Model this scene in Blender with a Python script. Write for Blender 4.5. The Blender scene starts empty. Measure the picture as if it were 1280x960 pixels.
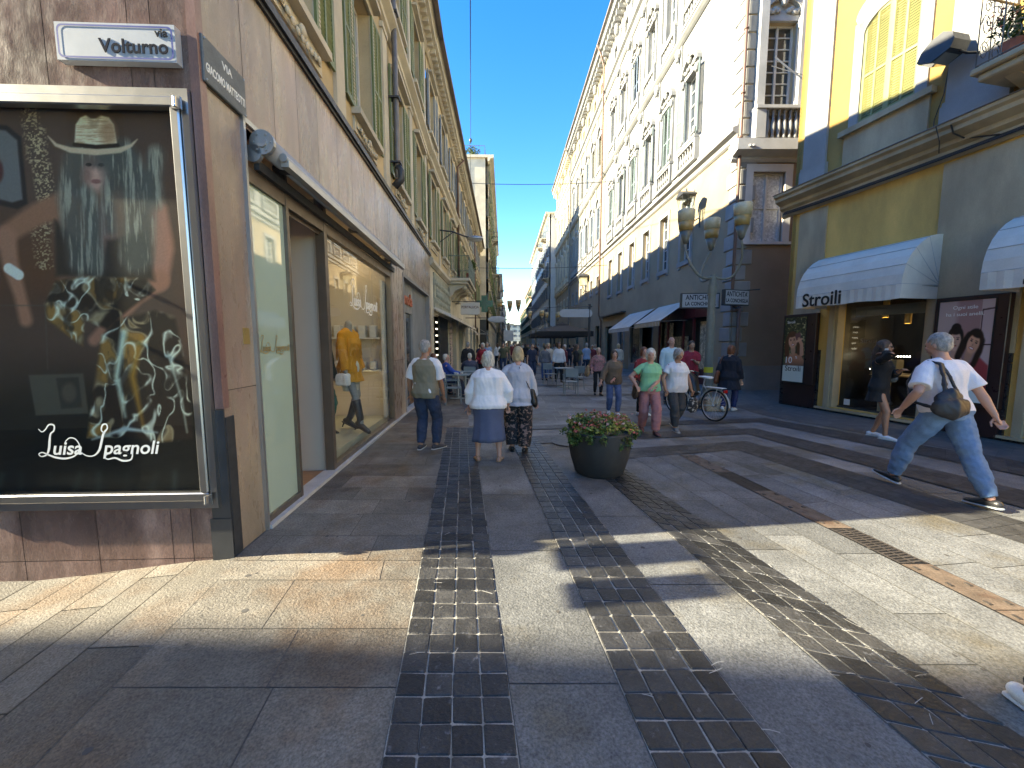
import bpy, math, random
import numpy as np
from mathutils import Vector, Matrix, noise
D = bpy.data; SC = bpy.context.scene; COL = SC.collection
random.seed(11)
R = math.radians
PI = math.pi

# ------------------------------------------------------------------ materials
def lin(c):
    return tuple((x/12.92 if x <= .04045 else ((x+.055)/1.055)**2.4) for x in c)

def mat(name, col, rough=.7, var=.12, vs=2.0, grain=.0, gs=60, bump=0.0, bs=60, metal=0.0, rnd=0.0,
        col2=None, c2s=1.5, c2w=(.5, .62), stretch=(1, 1, 1), spec=.5, dirt=0.0, coat=0.0, vcol=None):
    m = D.materials.new(name); m.use_nodes = True
    nt = m.node_tree; N = nt.nodes; L = nt.links
    b = N['Principled BSDF']
    b.inputs['Roughness'].default_value = rough
    b.inputs['Metallic'].default_value = metal
    b.inputs['Specular IOR Level'].default_value = spec
    b.inputs['Coat Weight'].default_value = coat
    geo = N.new('ShaderNodeNewGeometry')
    mp = N.new('ShaderNodeMapping'); mp.inputs['Scale'].default_value = stretch
    L.new(geo.outputs['Position'], mp.inputs['Vector'])
    def nz(scale, detail=4, rg=.55):
        n = N.new('ShaderNodeTexNoise'); n.inputs['Scale'].default_value = scale
        n.inputs['Detail'].default_value = detail; n.inputs['Roughness'].default_value = rg
        L.new(mp.outputs['Vector'], n.inputs['Vector']); return n.outputs['Fac']
    def ramp(src, a, c_, lo, hi):
        r = N.new('ShaderNodeMapRange'); r.inputs['From Min'].default_value = a; r.inputs['From Max'].default_value = c_
        r.inputs['To Min'].default_value = lo; r.inputs['To Max'].default_value = hi
        L.new(src, r.inputs['Value']); return r.outputs['Result']
    def mul(a, bb):
        x = N.new('ShaderNodeMath'); x.operation = 'MULTIPLY'; L.new(a, x.inputs[0])
        if isinstance(bb, float): x.inputs[1].default_value = bb
        else: L.new(bb, x.inputs[1])
        return x.outputs[0]
    def mixc(f, a, c_):
        x = N.new('ShaderNodeMix'); x.data_type = 'RGBA'
        L.new(f, x.inputs['Factor'])
        for s, v in (('A', a), ('B', c_)):
            i = [q for q in x.inputs if q.name == s and q.type == 'RGBA'][0]
            if isinstance(v, tuple): i.default_value = (*v[:3], 1)
            else: L.new(v, i)
        return [o for o in x.outputs if o.type == 'RGBA'][0]
    f = ramp(nz(vs), .3, .7, 1-var, 1+var)
    if grain: f = mul(f, ramp(nz(gs, 3, .7), .3, .7, 1-grain, 1+grain))
    if rnd:
        a = N.new('ShaderNodeAttribute'); a.attribute_name = 'rnd'
        f = mul(f, ramp(a.outputs['Fac'], 0, 1, 1-rnd, 1+rnd))
    if dirt:
        f = mul(f, ramp(nz(vs*.35, 6, .65), .42, .62, 1-dirt, 1.0))
    if vcol:
        a2 = N.new('ShaderNodeAttribute'); a2.attribute_name = vcol
        base = a2.outputs['Color']
    elif col2:
        base = mixc(ramp(nz(c2s, 5, .6), c2w[0], c2w[1], 0, 1), tuple(col), tuple(col2))
    else:
        r_ = N.new('ShaderNodeRGB'); r_.outputs[0].default_value = (*col[:3], 1); base = r_.outputs[0]
    vm = N.new('ShaderNodeVectorMath'); vm.operation = 'SCALE'
    L.new(base, vm.inputs[0]); L.new(f, vm.inputs['Scale'])
    L.new(vm.outputs[0], b.inputs['Base Color'])
    if bump:
        bp = N.new('ShaderNodeBump'); bp.inputs['Strength'].default_value = bump; bp.inputs['Distance'].default_value = .01
        L.new(nz(bs, 5, .6), bp.inputs['Height']); L.new(bp.outputs[0], b.inputs['Normal'])
    if rough < .9:
        rv_ = .08*min(1, var/.12)**1.5
        L.new(ramp(nz(vs*3), .3, .7, max(0, rough-rv_), min(1, rough+rv_)), b.inputs['Roughness'])
    return m

def glass(name, tint=(.9, .95, .93), dark=.0, ior=1.5, rough=.0):
    m = D.materials.new(name); m.use_nodes = True
    nt = m.node_tree; N = nt.nodes; L = nt.links
    N.remove(N['Principled BSDF']); out = N['Material Output']
    tr = N.new('ShaderNodeBsdfTransparent'); tr.inputs[0].default_value = (*[t*(1-dark) for t in tint], 1)
    gl = N.new('ShaderNodeBsdfGlossy'); gl.inputs['Roughness'].default_value = rough
    geo = N.new('ShaderNodeNewGeometry'); dt = N.new('ShaderNodeVectorMath'); dt.operation = 'DOT_PRODUCT'
    L.new(geo.outputs['Normal'], dt.inputs[0]); L.new(geo.outputs['Incoming'], dt.inputs[1])
    def mth(op, a, b=None):
        x = N.new('ShaderNodeMath'); x.operation = op
        for i, q in enumerate((a, b)):
            if q is None: continue
            if isinstance(q, (int, float)): x.inputs[i].default_value = q
            else: L.new(q, x.inputs[i])
        return x.outputs[0]
    r0 = 2*((ior-1)/(ior+1))**2
    fr = mth('ADD', mth('MULTIPLY', mth('POWER', mth('SUBTRACT', 1.0, mth('ABSOLUTE', dt.outputs['Value'])), 5.0), 1-r0), r0)
    mx = N.new('ShaderNodeMixShader')
    L.new(fr, mx.inputs[0]); L.new(tr.outputs[0], mx.inputs[1]); L.new(gl.outputs[0], mx.inputs[2])
    L.new(mx.outputs[0], out.inputs[0]); return m

def emis(name, col, st):
    m = D.materials.new(name); m.use_nodes = True
    b = m.node_tree.nodes['Principled BSDF']
    b.inputs['Base Color'].default_value = (*col, 1); b.inputs['Emission Color'].default_value = (*col, 1)
    b.inputs['Emission Strength'].default_value = st; return m

# ------------------------------------------------------------------ mesh builder
class MB:
    def __init__(s): s.v = []; s.f = []; s.m = []; s.r = []; s.mi = 0; s.rv = .5
    def add(s, vs, fs):
        o = len(s.v); s.v.extend([tuple(p) for p in vs])
        for f in fs: s.f.append([i+o for i in f]); s.m.append(s.mi); s.r.append(s.rv)
        return s
    def quad(s, a, b, c, d): return s.add([a, b, c, d], [(0, 1, 2, 3)])
    def box(s, x0, x1, y0, y1, z0, z1):
        return s.add([(x0,y0,z0),(x1,y0,z0),(x1,y1,z0),(x0,y1,z0),(x0,y0,z1),(x1,y0,z1),(x1,y1,z1),(x0,y1,z1)],
            [(0,3,2,1),(4,5,6,7),(0,1,5,4),(1,2,6,5),(2,3,7,6),(3,0,4,7)])
    def bbox(s, x0, x1, y0, y1, z0, z1, b=.01):   # box with chamfered long edges (all 12)
        xs=(x0,x0+b,x1-b,x1); ys=(y0,y0+b,y1-b,y1); zs=(z0,z0+b,z1-b,z1)
        P=[]; idx={}
        for i in range(4):
            for j in range(4):
                for k in range(4):
                    e=(i in(0,3))+(j in(0,3))+(k in(0,3))
                    if e==1: idx[(i,j,k)]=len(P); P.append((xs[i],ys[j],zs[k]))
        F=[]
        g=lambda *t: idx[t]
        for k in (0,3): F.append((g(1,1,k),g(2,1,k),g(2,2,k),g(1,2,k)) if k else (g(1,2,k),g(2,2,k),g(2,1,k),g(1,1,k)))
        for j in (0,3): F.append((g(1,j,1),g(2,j,1),g(2,j,2),g(1,j,2)) if not j else (g(1,j,2),g(2,j,2),g(2,j,1),g(1,j,1)))
        for i in (0,3): F.append((g(i,1,1),g(i,1,2),g(i,2,2),g(i,2,1)) if not i else (g(i,2,1),g(i,2,2),g(i,1,2),g(i,1,1)))
        for (j,jj) in ((0,1),(3,2)):
            for (k,kk) in ((0,1),(3,2)): F.append((g(1,jj,k),g(2,jj,k),g(2,j,kk),g(1,j,kk)))
        for (i,ii) in ((0,1),(3,2)):
            for (k,kk) in ((0,1),(3,2)): F.append((g(ii,1,k),g(ii,2,k),g(i,2,kk),g(i,1,kk)))
            for (j,jj) in ((0,1),(3,2)): F.append((g(ii,j,1),g(ii,j,2),g(i,jj,2),g(i,jj,1)))
        for (i,ii) in ((0,1),(3,2)):
            for (j,jj) in ((0,1),(3,2)):
                for (k,kk) in ((0,1),(3,2)): F.append((g(i,jj,kk),g(ii,j,kk),g(ii,jj,k)))
        return s.add(P,F)
    def tube(s, pts, r, n=8, cap=True, squash=None, up=None):
        pts = [Vector(p) for p in pts]; m = len(pts)
        rs = r if isinstance(r, (list, tuple)) else [r]*m
        o = len(s.v); prev = None; vs = []
        for i, p in enumerate(pts):
            t = (pts[min(i+1, m-1)]-pts[max(i-1, 0)])
            if t.length < 1e-9: t = Vector((0, 0, 1))
            t.normalize()
            if up is not None:
                a = Vector(up)
                if abs(a.dot(t)) > .98: a = Vector((1, 0, 0))
            elif prev is None: a = Vector((0, 0, 1)) if abs(t.z) < .9 else Vector((1, 0, 0))
            else: a = prev
            u = (a - t*a.dot(t)); u.normalize(); prev = u
            w = t.cross(u)
            q = rs[i]; qa, qb = q if isinstance(q, (tuple, list)) else (q, q)
            for k in range(n):
                an = 2*PI*k/n
                vs.append(p + u*math.cos(an)*qa + w*math.sin(an)*qb)
        fs = []
        for i in range(m-1):
            for k in range(n):
                a = i*n+k; b = i*n+(k+1) % n; fs.append((a, b, b+n, a+n))
        if cap: fs.append(tuple(range(n-1, -1, -1))); fs.append(tuple((m-1)*n+k for k in range(n)))
        return s.add(vs, fs)
    def capsule(s, pts, r, n=10):   # tube with rounded ends
        pts = [Vector(p) for p in pts]
        rs = list(r) if isinstance(r, (list, tuple)) else [r]*len(pts)
        g = lambda q: q if isinstance(q, (tuple, list)) else (q, q)
        def ends(p, d, q):
            q = g(q); e = (q[0]+q[1])/2
            return [(p+d*e*c, (q[0]*k, q[1]*k)) for c, k in ((.99, .12), (.87, .5), (.5, .87))]
        d0 = (pts[0]-pts[1]).normalized(); d1 = (pts[-1]-pts[-2]).normalized()
        A = ends(pts[0], d0, rs[0]); B = ends(pts[-1], d1, rs[-1])[::-1]
        return s.tube([a[0] for a in A]+pts+[b[0] for b in B], [a[1] for a in A]+[g(q) for q in rs]+[b[1] for b in B], n)
    def ell(s, c, r, n=12, rot=None):
        c = Vector(c); m = n//2+1
        r = r if isinstance(r, (tuple, list)) else (r, r, r)
        vs = []; fs = []
        for i in range(m):
            ph = PI*i/(m-1)
            for k in range(n):
                th = 2*PI*k/n
                p = Vector((r[0]*math.sin(ph)*math.cos(th), r[1]*math.sin(ph)*math.sin(th), r[2]*math.cos(ph)))
                if rot is not None: p = rot @ p
                vs.append(c+p)
        for i in range(m-1):
            for k in range(n):
                a = i*n+k; b = i*n+(k+1) % n; fs.append((a, a+n, b+n, b))
        return s.add(vs, fs)
    def loft(s, rings, n=20, cap=True, fold=0, nf=9):   # rings: (centre, rx, ry) horizontal
        vs = []; fs = []
        for c, rx, ry in rings:
            for k in range(n):
                an = 2*PI*k/n; w = 1+fold*math.cos(nf*an+.7)*(1 if True else 0)
                vs.append((c[0]+rx*w*math.cos(an), c[1]+ry*w*math.sin(an), c[2]))
        m = len(rings)
        for i in range(m-1):
            for k in range(n):
                a = i*n+k; b = i*n+(k+1) % n; fs.append((a, b, b+n, a+n))
        if cap: fs.append(tuple(range(n-1, -1, -1))); fs.append(tuple((m-1)*n+k for k in range(n)))
        return s.add(vs, fs)
    def lathe(s, prof, c=(0, 0, 0), n=16):
        return s.loft([((c[0], c[1], c[2]+z), r, r) for r, z in prof], n)
    def prism(s, poly, a, b, axis='y'):   # poly 2D extruded along axis from a to b
        def P(p, t): return {'y': (p[0], t, p[1]), 'x': (t, p[0], p[1]), 'z': (p[0], p[1], t)}[axis]
        n = len(poly)
        vs = [P(p, a) for p in poly]+[P(p, b) for p in poly]
        fs = [tuple(range(n)), tuple(range(2*n-1, n-1, -1))]+[(i, i+n, (i+1) % n+n, (i+1) % n) for i in range(n)]
        return s.add(vs, fs)
    def mesh(s, name='m'):
        me = D.meshes.new(name); me.from_pydata(s.v, [], s.f)
        if s.f:
            me.polygons.foreach_set('material_index', s.m)
            a = me.attributes.new('rnd', 'FLOAT', 'FACE'); a.data.foreach_set('value', s.r)
        me.update(); return me
    def build(s, name, mats, parent=None, smooth=False, **tags):
        me = s.mesh(name)
        for m in (mats if isinstance(mats, (list, tuple)) else [mats]): me.materials.append(m)
        if smooth: me.shade_smooth()
        return link(name, me, parent, **tags)

def link(name, me, parent=None, **tags):
    o = D.objects.new(name, me); COL.objects.link(o)
    if parent: o.parent = parent
    tag(o, **tags); return o
def tag(o, label=None, cat=None, group=None, kind=None):
    if label: o['label'] = label
    if cat: o['category'] = cat
    if group: o['group'] = group
    if kind: o['kind'] = kind
    return o
def empty(name, loc=(0, 0, 0), rz=0, **tags):
    o = D.objects.new(name, None); COL.objects.link(o); o.location = loc; o.rotation_euler = (0, 0, rz)
    o.empty_display_size = .1
    tag(o, **tags); return o
def copy_tree(o, parent=None, loc=None, label=None, scale=None):
    c = o.copy(); COL.objects.link(c); c.parent = parent
    if loc is not None: c.location = loc
    if scale: c.scale = scale
    if label: c['label'] = label
    for ch in o.children: copy_tree(ch, c)
    return c
def frame_empty(name, P, dirv, **tags):
    return empty(name, (P[0], P[1], 0), math.atan2(dirv[1], dirv[0]), **tags)
def text_mesh(body, size=.2, ext=.004, shear=0, bold=0, align='CENTER', sx=1):
    c = D.curves.new('lettering', 'FONT'); c.body = body; c.size = size; c.extrude = ext; c.shear = shear
    c.offset = bold; c.align_x = align; c.align_y = 'CENTER'; c.resolution_u = 4
    o = D.objects.new('lettering', c); COL.objects.link(o)
    dg = bpy.context.evaluated_depsgraph_get()
    me = D.meshes.new_from_object(o.evaluated_get(dg)); D.objects.remove(o); D.curves.remove(c)
    M = Matrix.Rotation(R(90), 4, 'X') @ Matrix.Diagonal((sx, 1, 1, 1)); me.transform(M)   # lies in XZ, faces -Y
    return me
def text(name, body, m, parent, loc, size=.2, ext=.004, rz=0, **k):
    me = text_mesh(body, size, ext, **k); me.materials.append(m)
    o = link(name, me, parent); o.location = loc; o.rotation_euler = (0, 0, rz); return o
def ribbon(mb, pts, w, y=0, n=10, thick=.004):   # catmull-rom stroke in XZ plane, pen widths per point
    P = [Vector((p[0], p[1])) for p in pts]; out = []; ws = []
    W = w if isinstance(w, (list, tuple)) else [w]*len(P)
    Q = [P[0]*2-P[1]]+P+[P[-1]*2-P[-2]]
    for i in range(len(P)-1):
        for k in range(n):
            t = k/n; a, b, c, d = Q[i:i+4]
            out.append(.5*((2*b)+(c-a)*t+(2*a-5*b+4*c-d)*t*t+(3*b-a-3*c+d)*t**3)); ws.append(W[i]*(1-t)+W[i+1]*t)
    out.append(P[-1]); ws.append(W[-1])
    m = len(out)
    vs = []
    for i, p in enumerate(out):
        t = out[min(i+1, m-1)]-out[max(i-1, 0)]; t = t.normalized() if t.length > 1e-9 else Vector((1, 0))
        nn = Vector((-t.y, t.x))*ws[i]*.5
        for q in (p+nn, p-nn):
            vs.append((q.x, y-thick, q.y))
    mb.add(vs, [(2*i, 2*i+1, 2*i+3, 2*i+2) for i in range(m-1)])
def wall(mb, x0, x1, z0, z1, ops, y=0, depth=.22, px=None, gap=.004, pz=()):
    """front wall face with real openings and reveals; px = panel seams in x"""
    xs = sorted(set([x0, x1]+[o[0] for o in ops]+[o[1] for o in ops]+[x for x in (px or []) if x0 < x < x1]))
    zs = sorted(set([z0, z1]+[o[2] for o in ops]+[o[3] for o in ops]+[z for z in pz if z0 < z < z1]))
    seam = set(px or []); sz = set(pz)
    colr = {}
    for i in range(len(xs)-1):
        k = max([x for x in seam if x <= xs[i]+1e-6], default=x0)
        for j in range(len(zs)-1):
            cx = (xs[i]+xs[i+1])/2; cz = (zs[j]+zs[j+1])/2
            if any(o[0] < cx < o[1] and o[2] < cz < o[3] for o in ops): continue
            kz = max([z for z in sz if z <= zs[j]+1e-6], default=z0)
            if px is not None:
                mb.rv = colr.setdefault((k, kz), random.random())
            a = xs[i]+(gap if xs[i] in seam else 0); b = xs[i+1]-(gap if xs[i+1] in seam else 0)
            c = zs[j]+(gap if zs[j] in sz else 0); d = zs[j+1]-(gap if zs[j+1] in sz else 0)
            mb.quad((a, y, c), (b, y, c), (b, y, d), (a, y, d))
    for o in ops:
        a, b, c, d = o[:4]
        if c > z0+1e-6: mb.quad((a, y, c), (b, y, c), (b, y+depth, c), (a, y+depth, c))
        mb.quad((a, y+depth, d), (b, y+depth, d), (b, y, d), (a, y, d))
        mb.quad((a, y, d), (a, y, c), (a, y+depth, c), (a, y+depth, d))
        mb.quad((b, y, c), (b, y, d), (b, y+depth, d), (b, y+depth, c))
    mb.rv = .5
    return mb
def profile_run(mb, x0, x1, prof, y=0):   # cornice: prof = [(out, z)...] swept along x, closed at ends
    P = [(-o+y, z) for o, z in prof]
    P = [(y+.02, prof[0][1])]+P+[(y+.02, prof[-1][1])]
    mb.prism(P, x0, x1, 'x')
# ------------------------------------------------------------------ camera, light, sky
cam = D.cameras.new('camera'); cam.sensor_width = 36; cam.lens = 36*500/1280; cam.clip_end = 2000; cam.clip_start = .05
co = D.objects.new('camera', cam); COL.objects.link(co); SC.camera = co
co.location = (0, 0, 1.65); co.rotation_euler = (R(90)-math.atan(.1), 0, 0)
W = D.worlds.new('World'); SC.world = W; W.use_nodes = True
nt = W.node_tree; bg = nt.nodes['Background']
SUN_EL = 25.6; sd = Vector((1, .13, 0)).normalized()          # direction the light travels over the ground
sky = nt.nodes.new('ShaderNodeTexSky'); sky.sky_type = 'NISHITA'; sky.sun_disc = False
sky.sun_elevation = R(SUN_EL); sky.sun_rotation = math.atan2(-sd.x, -sd.y) % (2*PI)
sky.altitude = 200; sky.air_density = 1.0; sky.dust_density = .0; sky.ozone_density = 4.0
gm = nt.nodes.new('ShaderNodeHueSaturation'); gm.inputs['Saturation'].default_value = 1.33; gm.inputs['Hue'].default_value = .516
nt.links.new(sky.outputs[0], gm.inputs['Color']); nt.links.new(gm.outputs[0], bg.inputs[0]); bg.inputs[1].default_value = .15
sl = D.lights.new('sun', 'SUN'); sl.energy = 5.0; sl.angle = R(.53); sl.color = (.94, .97, 1)
so = D.objects.new('sun', sl); COL.objects.link(so)
v = Vector((sd.x, sd.y, -math.tan(R(SUN_EL)))).normalized()
so.rotation_euler = v.to_track_quat('-Z', 'Y').to_euler()
SC.view_settings.view_transform = 'Standard'; SC.view_settings.look = 'None'
SC.view_settings.exposure = 2.36; SC.view_settings.gamma = 1
SC.view_settings.use_white_balance = True; SC.view_settings.white_balance_temperature = 9700; SC.view_settings.white_balance_tint = 4
SC.render.engine = 'CYCLES'; SC.cycles.max_bounces = 6; SC.cycles.diffuse_bounces = 4; SC.cycles.transparent_max_bounces = 8

# ------------------------------------------------------------------ material library
M = {}
M['slab'] = mat('stone slab', (.185, .187, .182), .66, .16, 3, .5, 75, .8, 70, rnd=.26, col2=(.15, .128, .09), c2s=.9, c2w=(.52, .66), dirt=.34)
M['slabL'] = mat('brown stone slab', (.178, .158, .130), .62, .2, 2.2, .52, 80, .8, 70, rnd=.34, col2=(.145, .10, .066), c2s=1.3, c2w=(.47, .62), dirt=.36)
M['slabD'] = mat('blue grey slab', (.115, .108, .10), .6, .14, 2, .2, 120, .25, 80, rnd=.16, dirt=.2)
M['grout'] = mat('grout', (.33, .31, .27), .95, .3, 5, .3, 90)
M['groutD'] = mat('dark joint', (.10, .095, .085), .95, .3, 5, .3, 90)
M['cob'] = mat('dark slate cobble', (.032, .031, .030), .42, .35, 9, .4, 110, .8, 45, rnd=.62, col2=(.13, .13, .135), c2s=22, c2w=(.62, .72))
M['cobB'] = mat('worn slate paving', (.05, .048, .046), .55, .25, 6, .3, 110, .4, 50, rnd=.3)
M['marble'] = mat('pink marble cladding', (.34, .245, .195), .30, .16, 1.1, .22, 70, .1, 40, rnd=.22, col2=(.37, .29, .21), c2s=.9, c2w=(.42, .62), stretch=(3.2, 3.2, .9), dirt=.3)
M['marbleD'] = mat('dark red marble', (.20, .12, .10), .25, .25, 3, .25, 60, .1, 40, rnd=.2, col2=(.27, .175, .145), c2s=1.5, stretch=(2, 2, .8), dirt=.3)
M['joint'] = mat('dark joint line', (.06, .045, .04), .9)
M['steel'] = mat('brushed steel', (.50, .50, .50), .3, .04, 3, .05, 300, metal=1)
M['alu'] = mat('grey aluminium', (.42, .42, .41), .4, .06, 3, metal=.8)
M['iron'] = mat('dark metal', (.05, .052, .055), .5, .15, 6, metal=.3)
M['black'] = mat('black paint', (.012, .012, .013), .4, .1)
M['bronze'] = mat('bronze frame', (.16, .125, .095), .4, .12, 4, metal=.5)
M['white'] = mat('white paint', (.58, .57, .54), .6, .06, 3, dirt=.06)
M['cream'] = mat('cream stucco trim', (.62, .55, .42), .85, .1, 1.5, .06, 60, .2, 60, dirt=.22)
M['ochre'] = mat('ochre stucco', (.62, .40, .17), .9, .12, 1.2, .06, 70, .2, 60, dirt=.2)
M['ochreP'] = mat('pale ochre stucco', (.60, .46, .27), .9, .12, 1.2, .06, 70, .2, 60, dirt=.25)
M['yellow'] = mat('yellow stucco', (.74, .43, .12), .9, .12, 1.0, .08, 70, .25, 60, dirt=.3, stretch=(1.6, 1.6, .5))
M['greyst'] = mat('grey beige stucco', (.47, .36, .225), .9, .12, 1.2, .08, 70, .25, 60, dirt=.3, stretch=(1.6, 1.6, .5))
M['whitest'] = mat('white stucco', (.29, .285, .27), .9, .12, 1.2, .06, 70, .15, 60, dirt=.2)
M['tan'] = mat('tan stucco', (.42, .30, .19), .9, .12, 1.0, .06, 70, .2, 50, dirt=.2)
M['palegold'] = mat('pale yellow stucco', (.30, .26, .175), .9, .08, 1.0, .05, 70, .15, 50, dirt=.12)
M['shG'] = mat('green shutter paint', (.15, .185, .07), .5, .15, 5, .1, 90, rnd=.1, dirt=.15)
M['shP'] = mat('pale blue green shutter paint', (.17, .215, .205), .55, .1, 5)
M['shY'] = mat('pale yellow green shutter paint', (.24, .23, .085), .55, .08, 5)
M['shD'] = mat('dark green paint', (.035, .06, .04), .5, .15, 5)
M['blueG'] = mat('grey blue shutter paint', (.16, .20, .24), .5, .15, 5)
M['pane'] = mat('window pane', (.045, .055, .06), .06, .2, 1, spec=1.0)
M['curt'] = mat('white net curtain', (.62, .62, .60), .9, .12, 12, .1, 60, stretch=(3, 3, .3))
M['lace'] = mat('lace curtain', (.55, .55, .53), .9, .35, 14, .3, 50)
M['roof'] = mat('roof edge', (.18, .15, .13), .8, .2, 3)
M['tile'] = mat('red roof tile', (.38, .12, .07), .8, .2, 6)
M['copper'] = mat('brown downpipe', (.16, .09, .065), .5, .15, 6, metal=.2)
M['gutter'] = mat('grey downpipe', (.17, .155, .14), .5, .15, 6, metal=.3)
M['sill'] = mat('grey marble threshold', (.50, .49, .47), .4, .1, 6, .1, 80, dirt=.1)
M['glass'] = glass('shop glass', ior=1.45)
M['gglass'] = glass('poster glass', dark=.05, ior=1.38)
M['frost'] = mat('green tinted frosted glass', (.42, .54, .44), .04, .05, 1, spec=1.0, coat=1.0)
M['beige'] = mat('beige interior wall', (.55, .47, .38), .8, .06, 1)
M['wood'] = mat('warm wood floor', (.40, .20, .09), .4, .15, 8, stretch=(1, 8, 1))
M['canvas'] = mat('white awning canvas', (.64, .585, .50), .85, .08, 2, .05, 60, .6, 7, dirt=.16)
M['canvasB'] = mat('beige awning canvas', (.56, .49, .42), .85, .08, 2, .05, 60, .15, 50, dirt=.12)
M['gold'] = mat('gold lettering', (.55, .38, .14), .35, .1, metal=.6)
M['signw'] = mat('sign white', (.40, .42, .44), .6, .06, 6, dirt=.1)
M['signblue'] = mat('sign blue', (.03, .06, .26), .4, .05)
M['slate'] = mat('slate sign', (.10, .115, .12), .55, .18, 8, .2, 80)
M['ink'] = mat('dark grey ink', (.02, .022, .03), .9, .05, spec=.1)
M['inkw'] = mat('white ink', (.78, .78, .74), .5, .08)
# ------------------------------------------------------------------ ground
def gz(x, y):   # the pavement falls slightly towards the side street on the left
    if x > -2.2 or y > 3.2: return 0
    return -.16*min(1, (-2.2-x)/1.4)
def tile(mb, a, b, c, d, z, gap=.004, h=.0, bev=0.0, jit=0.0):
    P = [Vector((p[0], p[1])) for p in (a, b, c, d)]
    ce = sum(P, Vector((0, 0)))/4
    def ins(Q, g):
        out = []
        for i in range(4):
            p = Q[i]; e1 = (Q[(i+1) % 4]-p); e2 = (Q[i-1]-p)
            e1 = e1.normalized() if e1.length > 1e-6 else e1; e2 = e2.normalized() if e2.length > 1e-6 else e2
            out.append(p+(e1+e2)*g)
        return out
    P = ins(P, gap)
    if jit: P = [p+Vector((random.uniform(-jit, jit), random.uniform(-jit, jit))) for p in P]
    mb.rv = random.random()
    if not bev:
        mb.add([(p.x, p.y, z+gz(p.x, p.y)) for p in P], [(0, 1, 2, 3)])
    else:
        T = ins(P, bev*1.2); n = 4
        zz = z+random.uniform(-.0006, .0006)
        # clipped corners for hand-cut setts: eight-sided top
        def oct_(Q, k):
            o = []
            for i in range(4):
                p = Q[i]; a_ = Q[i-1]-p; b_ = Q[(i+1) % 4]-p
                o += [p+a_.normalized()*k, p+b_.normalized()*k]
            return o
        kk = .005
        O = oct_(P, kk); I = oct_(T, kk*.8)
        vs = [(p.x, p.y, zz+gz(p.x, p.y)-h) for p in O]+[(p.x, p.y, zz+gz(p.x, p.y)) for p in I]
        mb.add(vs, [tuple(range(8, 16))]+[(i, (i+1) % 8, 8+(i+1) % 8, 8+i) for i in range(8)])
def lerp(a, b, t): return (a[0]+(b[0]-a[0])*t, a[1]+(b[1]-a[1])*t)
def bil(q, u, v): return lerp(lerp(q[0], q[1], u), lerp(q[3], q[2], u), v)
def patch(mb, q, nu, nv, z, stagger=False, **k):
    us = [i/nu for i in range(nu+1)]
    for i in range(nu):
        vs = [j/nv for j in range(nv+1)]
        if stagger: vs = [0]+[max(0, min(1, (j+random.uniform(.25, .75))/nv)) for j in range(nv)]+[1]
        for j in range(len(vs)-1):
            if stagger and vs[j+1]-vs[j] < .02: continue
            tile(mb, bil(q, us[i], vs[j]), bil(q, us[i+1], vs[j]), bil(q, us[i+1], vs[j+1]), bil(q, us[i], vs[j+1]), z, **k)
def flat(mb, q, z):
    n = 6
    for j in range(n):
        a, b, c, d = bil(q, 0, j/n), bil(q, 1, j/n), bil(q, 1, (j+1)/n), bil(q, 0, (j+1)/n)
        mb.add([(p[0], p[1], z+gz(*p)) for p in (a, b, c, d)], [(0, 1, 2, 3)])
def rows(mb, xl, xr, y0, y1, h, lmin, lmax, z, slope=.06, **k):
    y = y0
    while y < y1-1e-6:
        hh = h*random.uniform(.85, 1.2); y2 = min(y1, y+hh)
        if y1-y2 < .3*h: y2 = y1
        x = xl(y); off = random.uniform(0, lmax); cuts = [0.0]
        Wd = xr(y)-xl(y); p = random.uniform(lmin*.4, lmax)
        while p < Wd-lmin*.4: cuts.append(p/Wd); p += random.uniform(lmin, lmax)
        cuts.append(1.0)
        for a, b in zip(cuts, cuts[1:]):
            A = lambda t, yy: (xl(yy)+(xr(yy)-xl(yy))*t, yy)
            tile(mb, A(a, y), A(b, y), A(b, y2), A(a, y2), z, **k)
        y = y2
S1l = lambda y: -.51-.1226*(y-1.41); S1r = lambda y: .03-.124*(y-1.41)
S2l = lambda y: .56-.108*(y-1.41);   S2r = lambda y: 1.09-.122*(y-1.41)
S3l = lambda y: 1.66-.158*(y-1.41);  S3r = lambda y: 2.16-.178*(y-1.41)
DRl = lambda y: 2.49+.142*(5.79-y);  DRr = lambda y: 2.72+.138*(5.79-y)
facx = lambda y: -2.16-.0571*(y-2.96)

# earth sheet out to the horizon
g = MB(); g.quad((-600, -600, -.26), (600, -600, -.26), (600, 900, -.26), (-600, 900, -.26))
g.build('ground', mat('far ground', (.16, .15, .14), .95), kind='structure')
g = MB()
xs = [-40, -10, -3.6, -2.9, -2.2, 20]; ys = [-30, 3.2, 3.21, 230]
for i in range(5):
    for j in range(3):
        g.add([(x, y, -.03+gz(x, y)) for x, y in ((xs[i], ys[j]), (xs[i+1], ys[j]), (xs[i+1], ys[j+1]), (xs[i], ys[j+1]))], [(0, 1, 2, 3)])
g.build('paving_bed', M['grout'], kind='structure')
g = MB()
rows(g, lambda y: -2.05, lambda y: 14, -6, 3.0, .62, .7, 1.5, 0)
rows(g, lambda y: -3.0, lambda y: 14, 3.0, 30, .62, .7, 1.5, 0)
rows(g, lambda y: -4.6, lambda y: 13, 30, 70, 1.1, 1.3, 2.4, 0)
rows(g, lambda y: -4.6, lambda y: 13, 70, 200, 4, 3, 6, 0)
g.build('stone_pavement', M['slab'], kind='structure')
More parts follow.
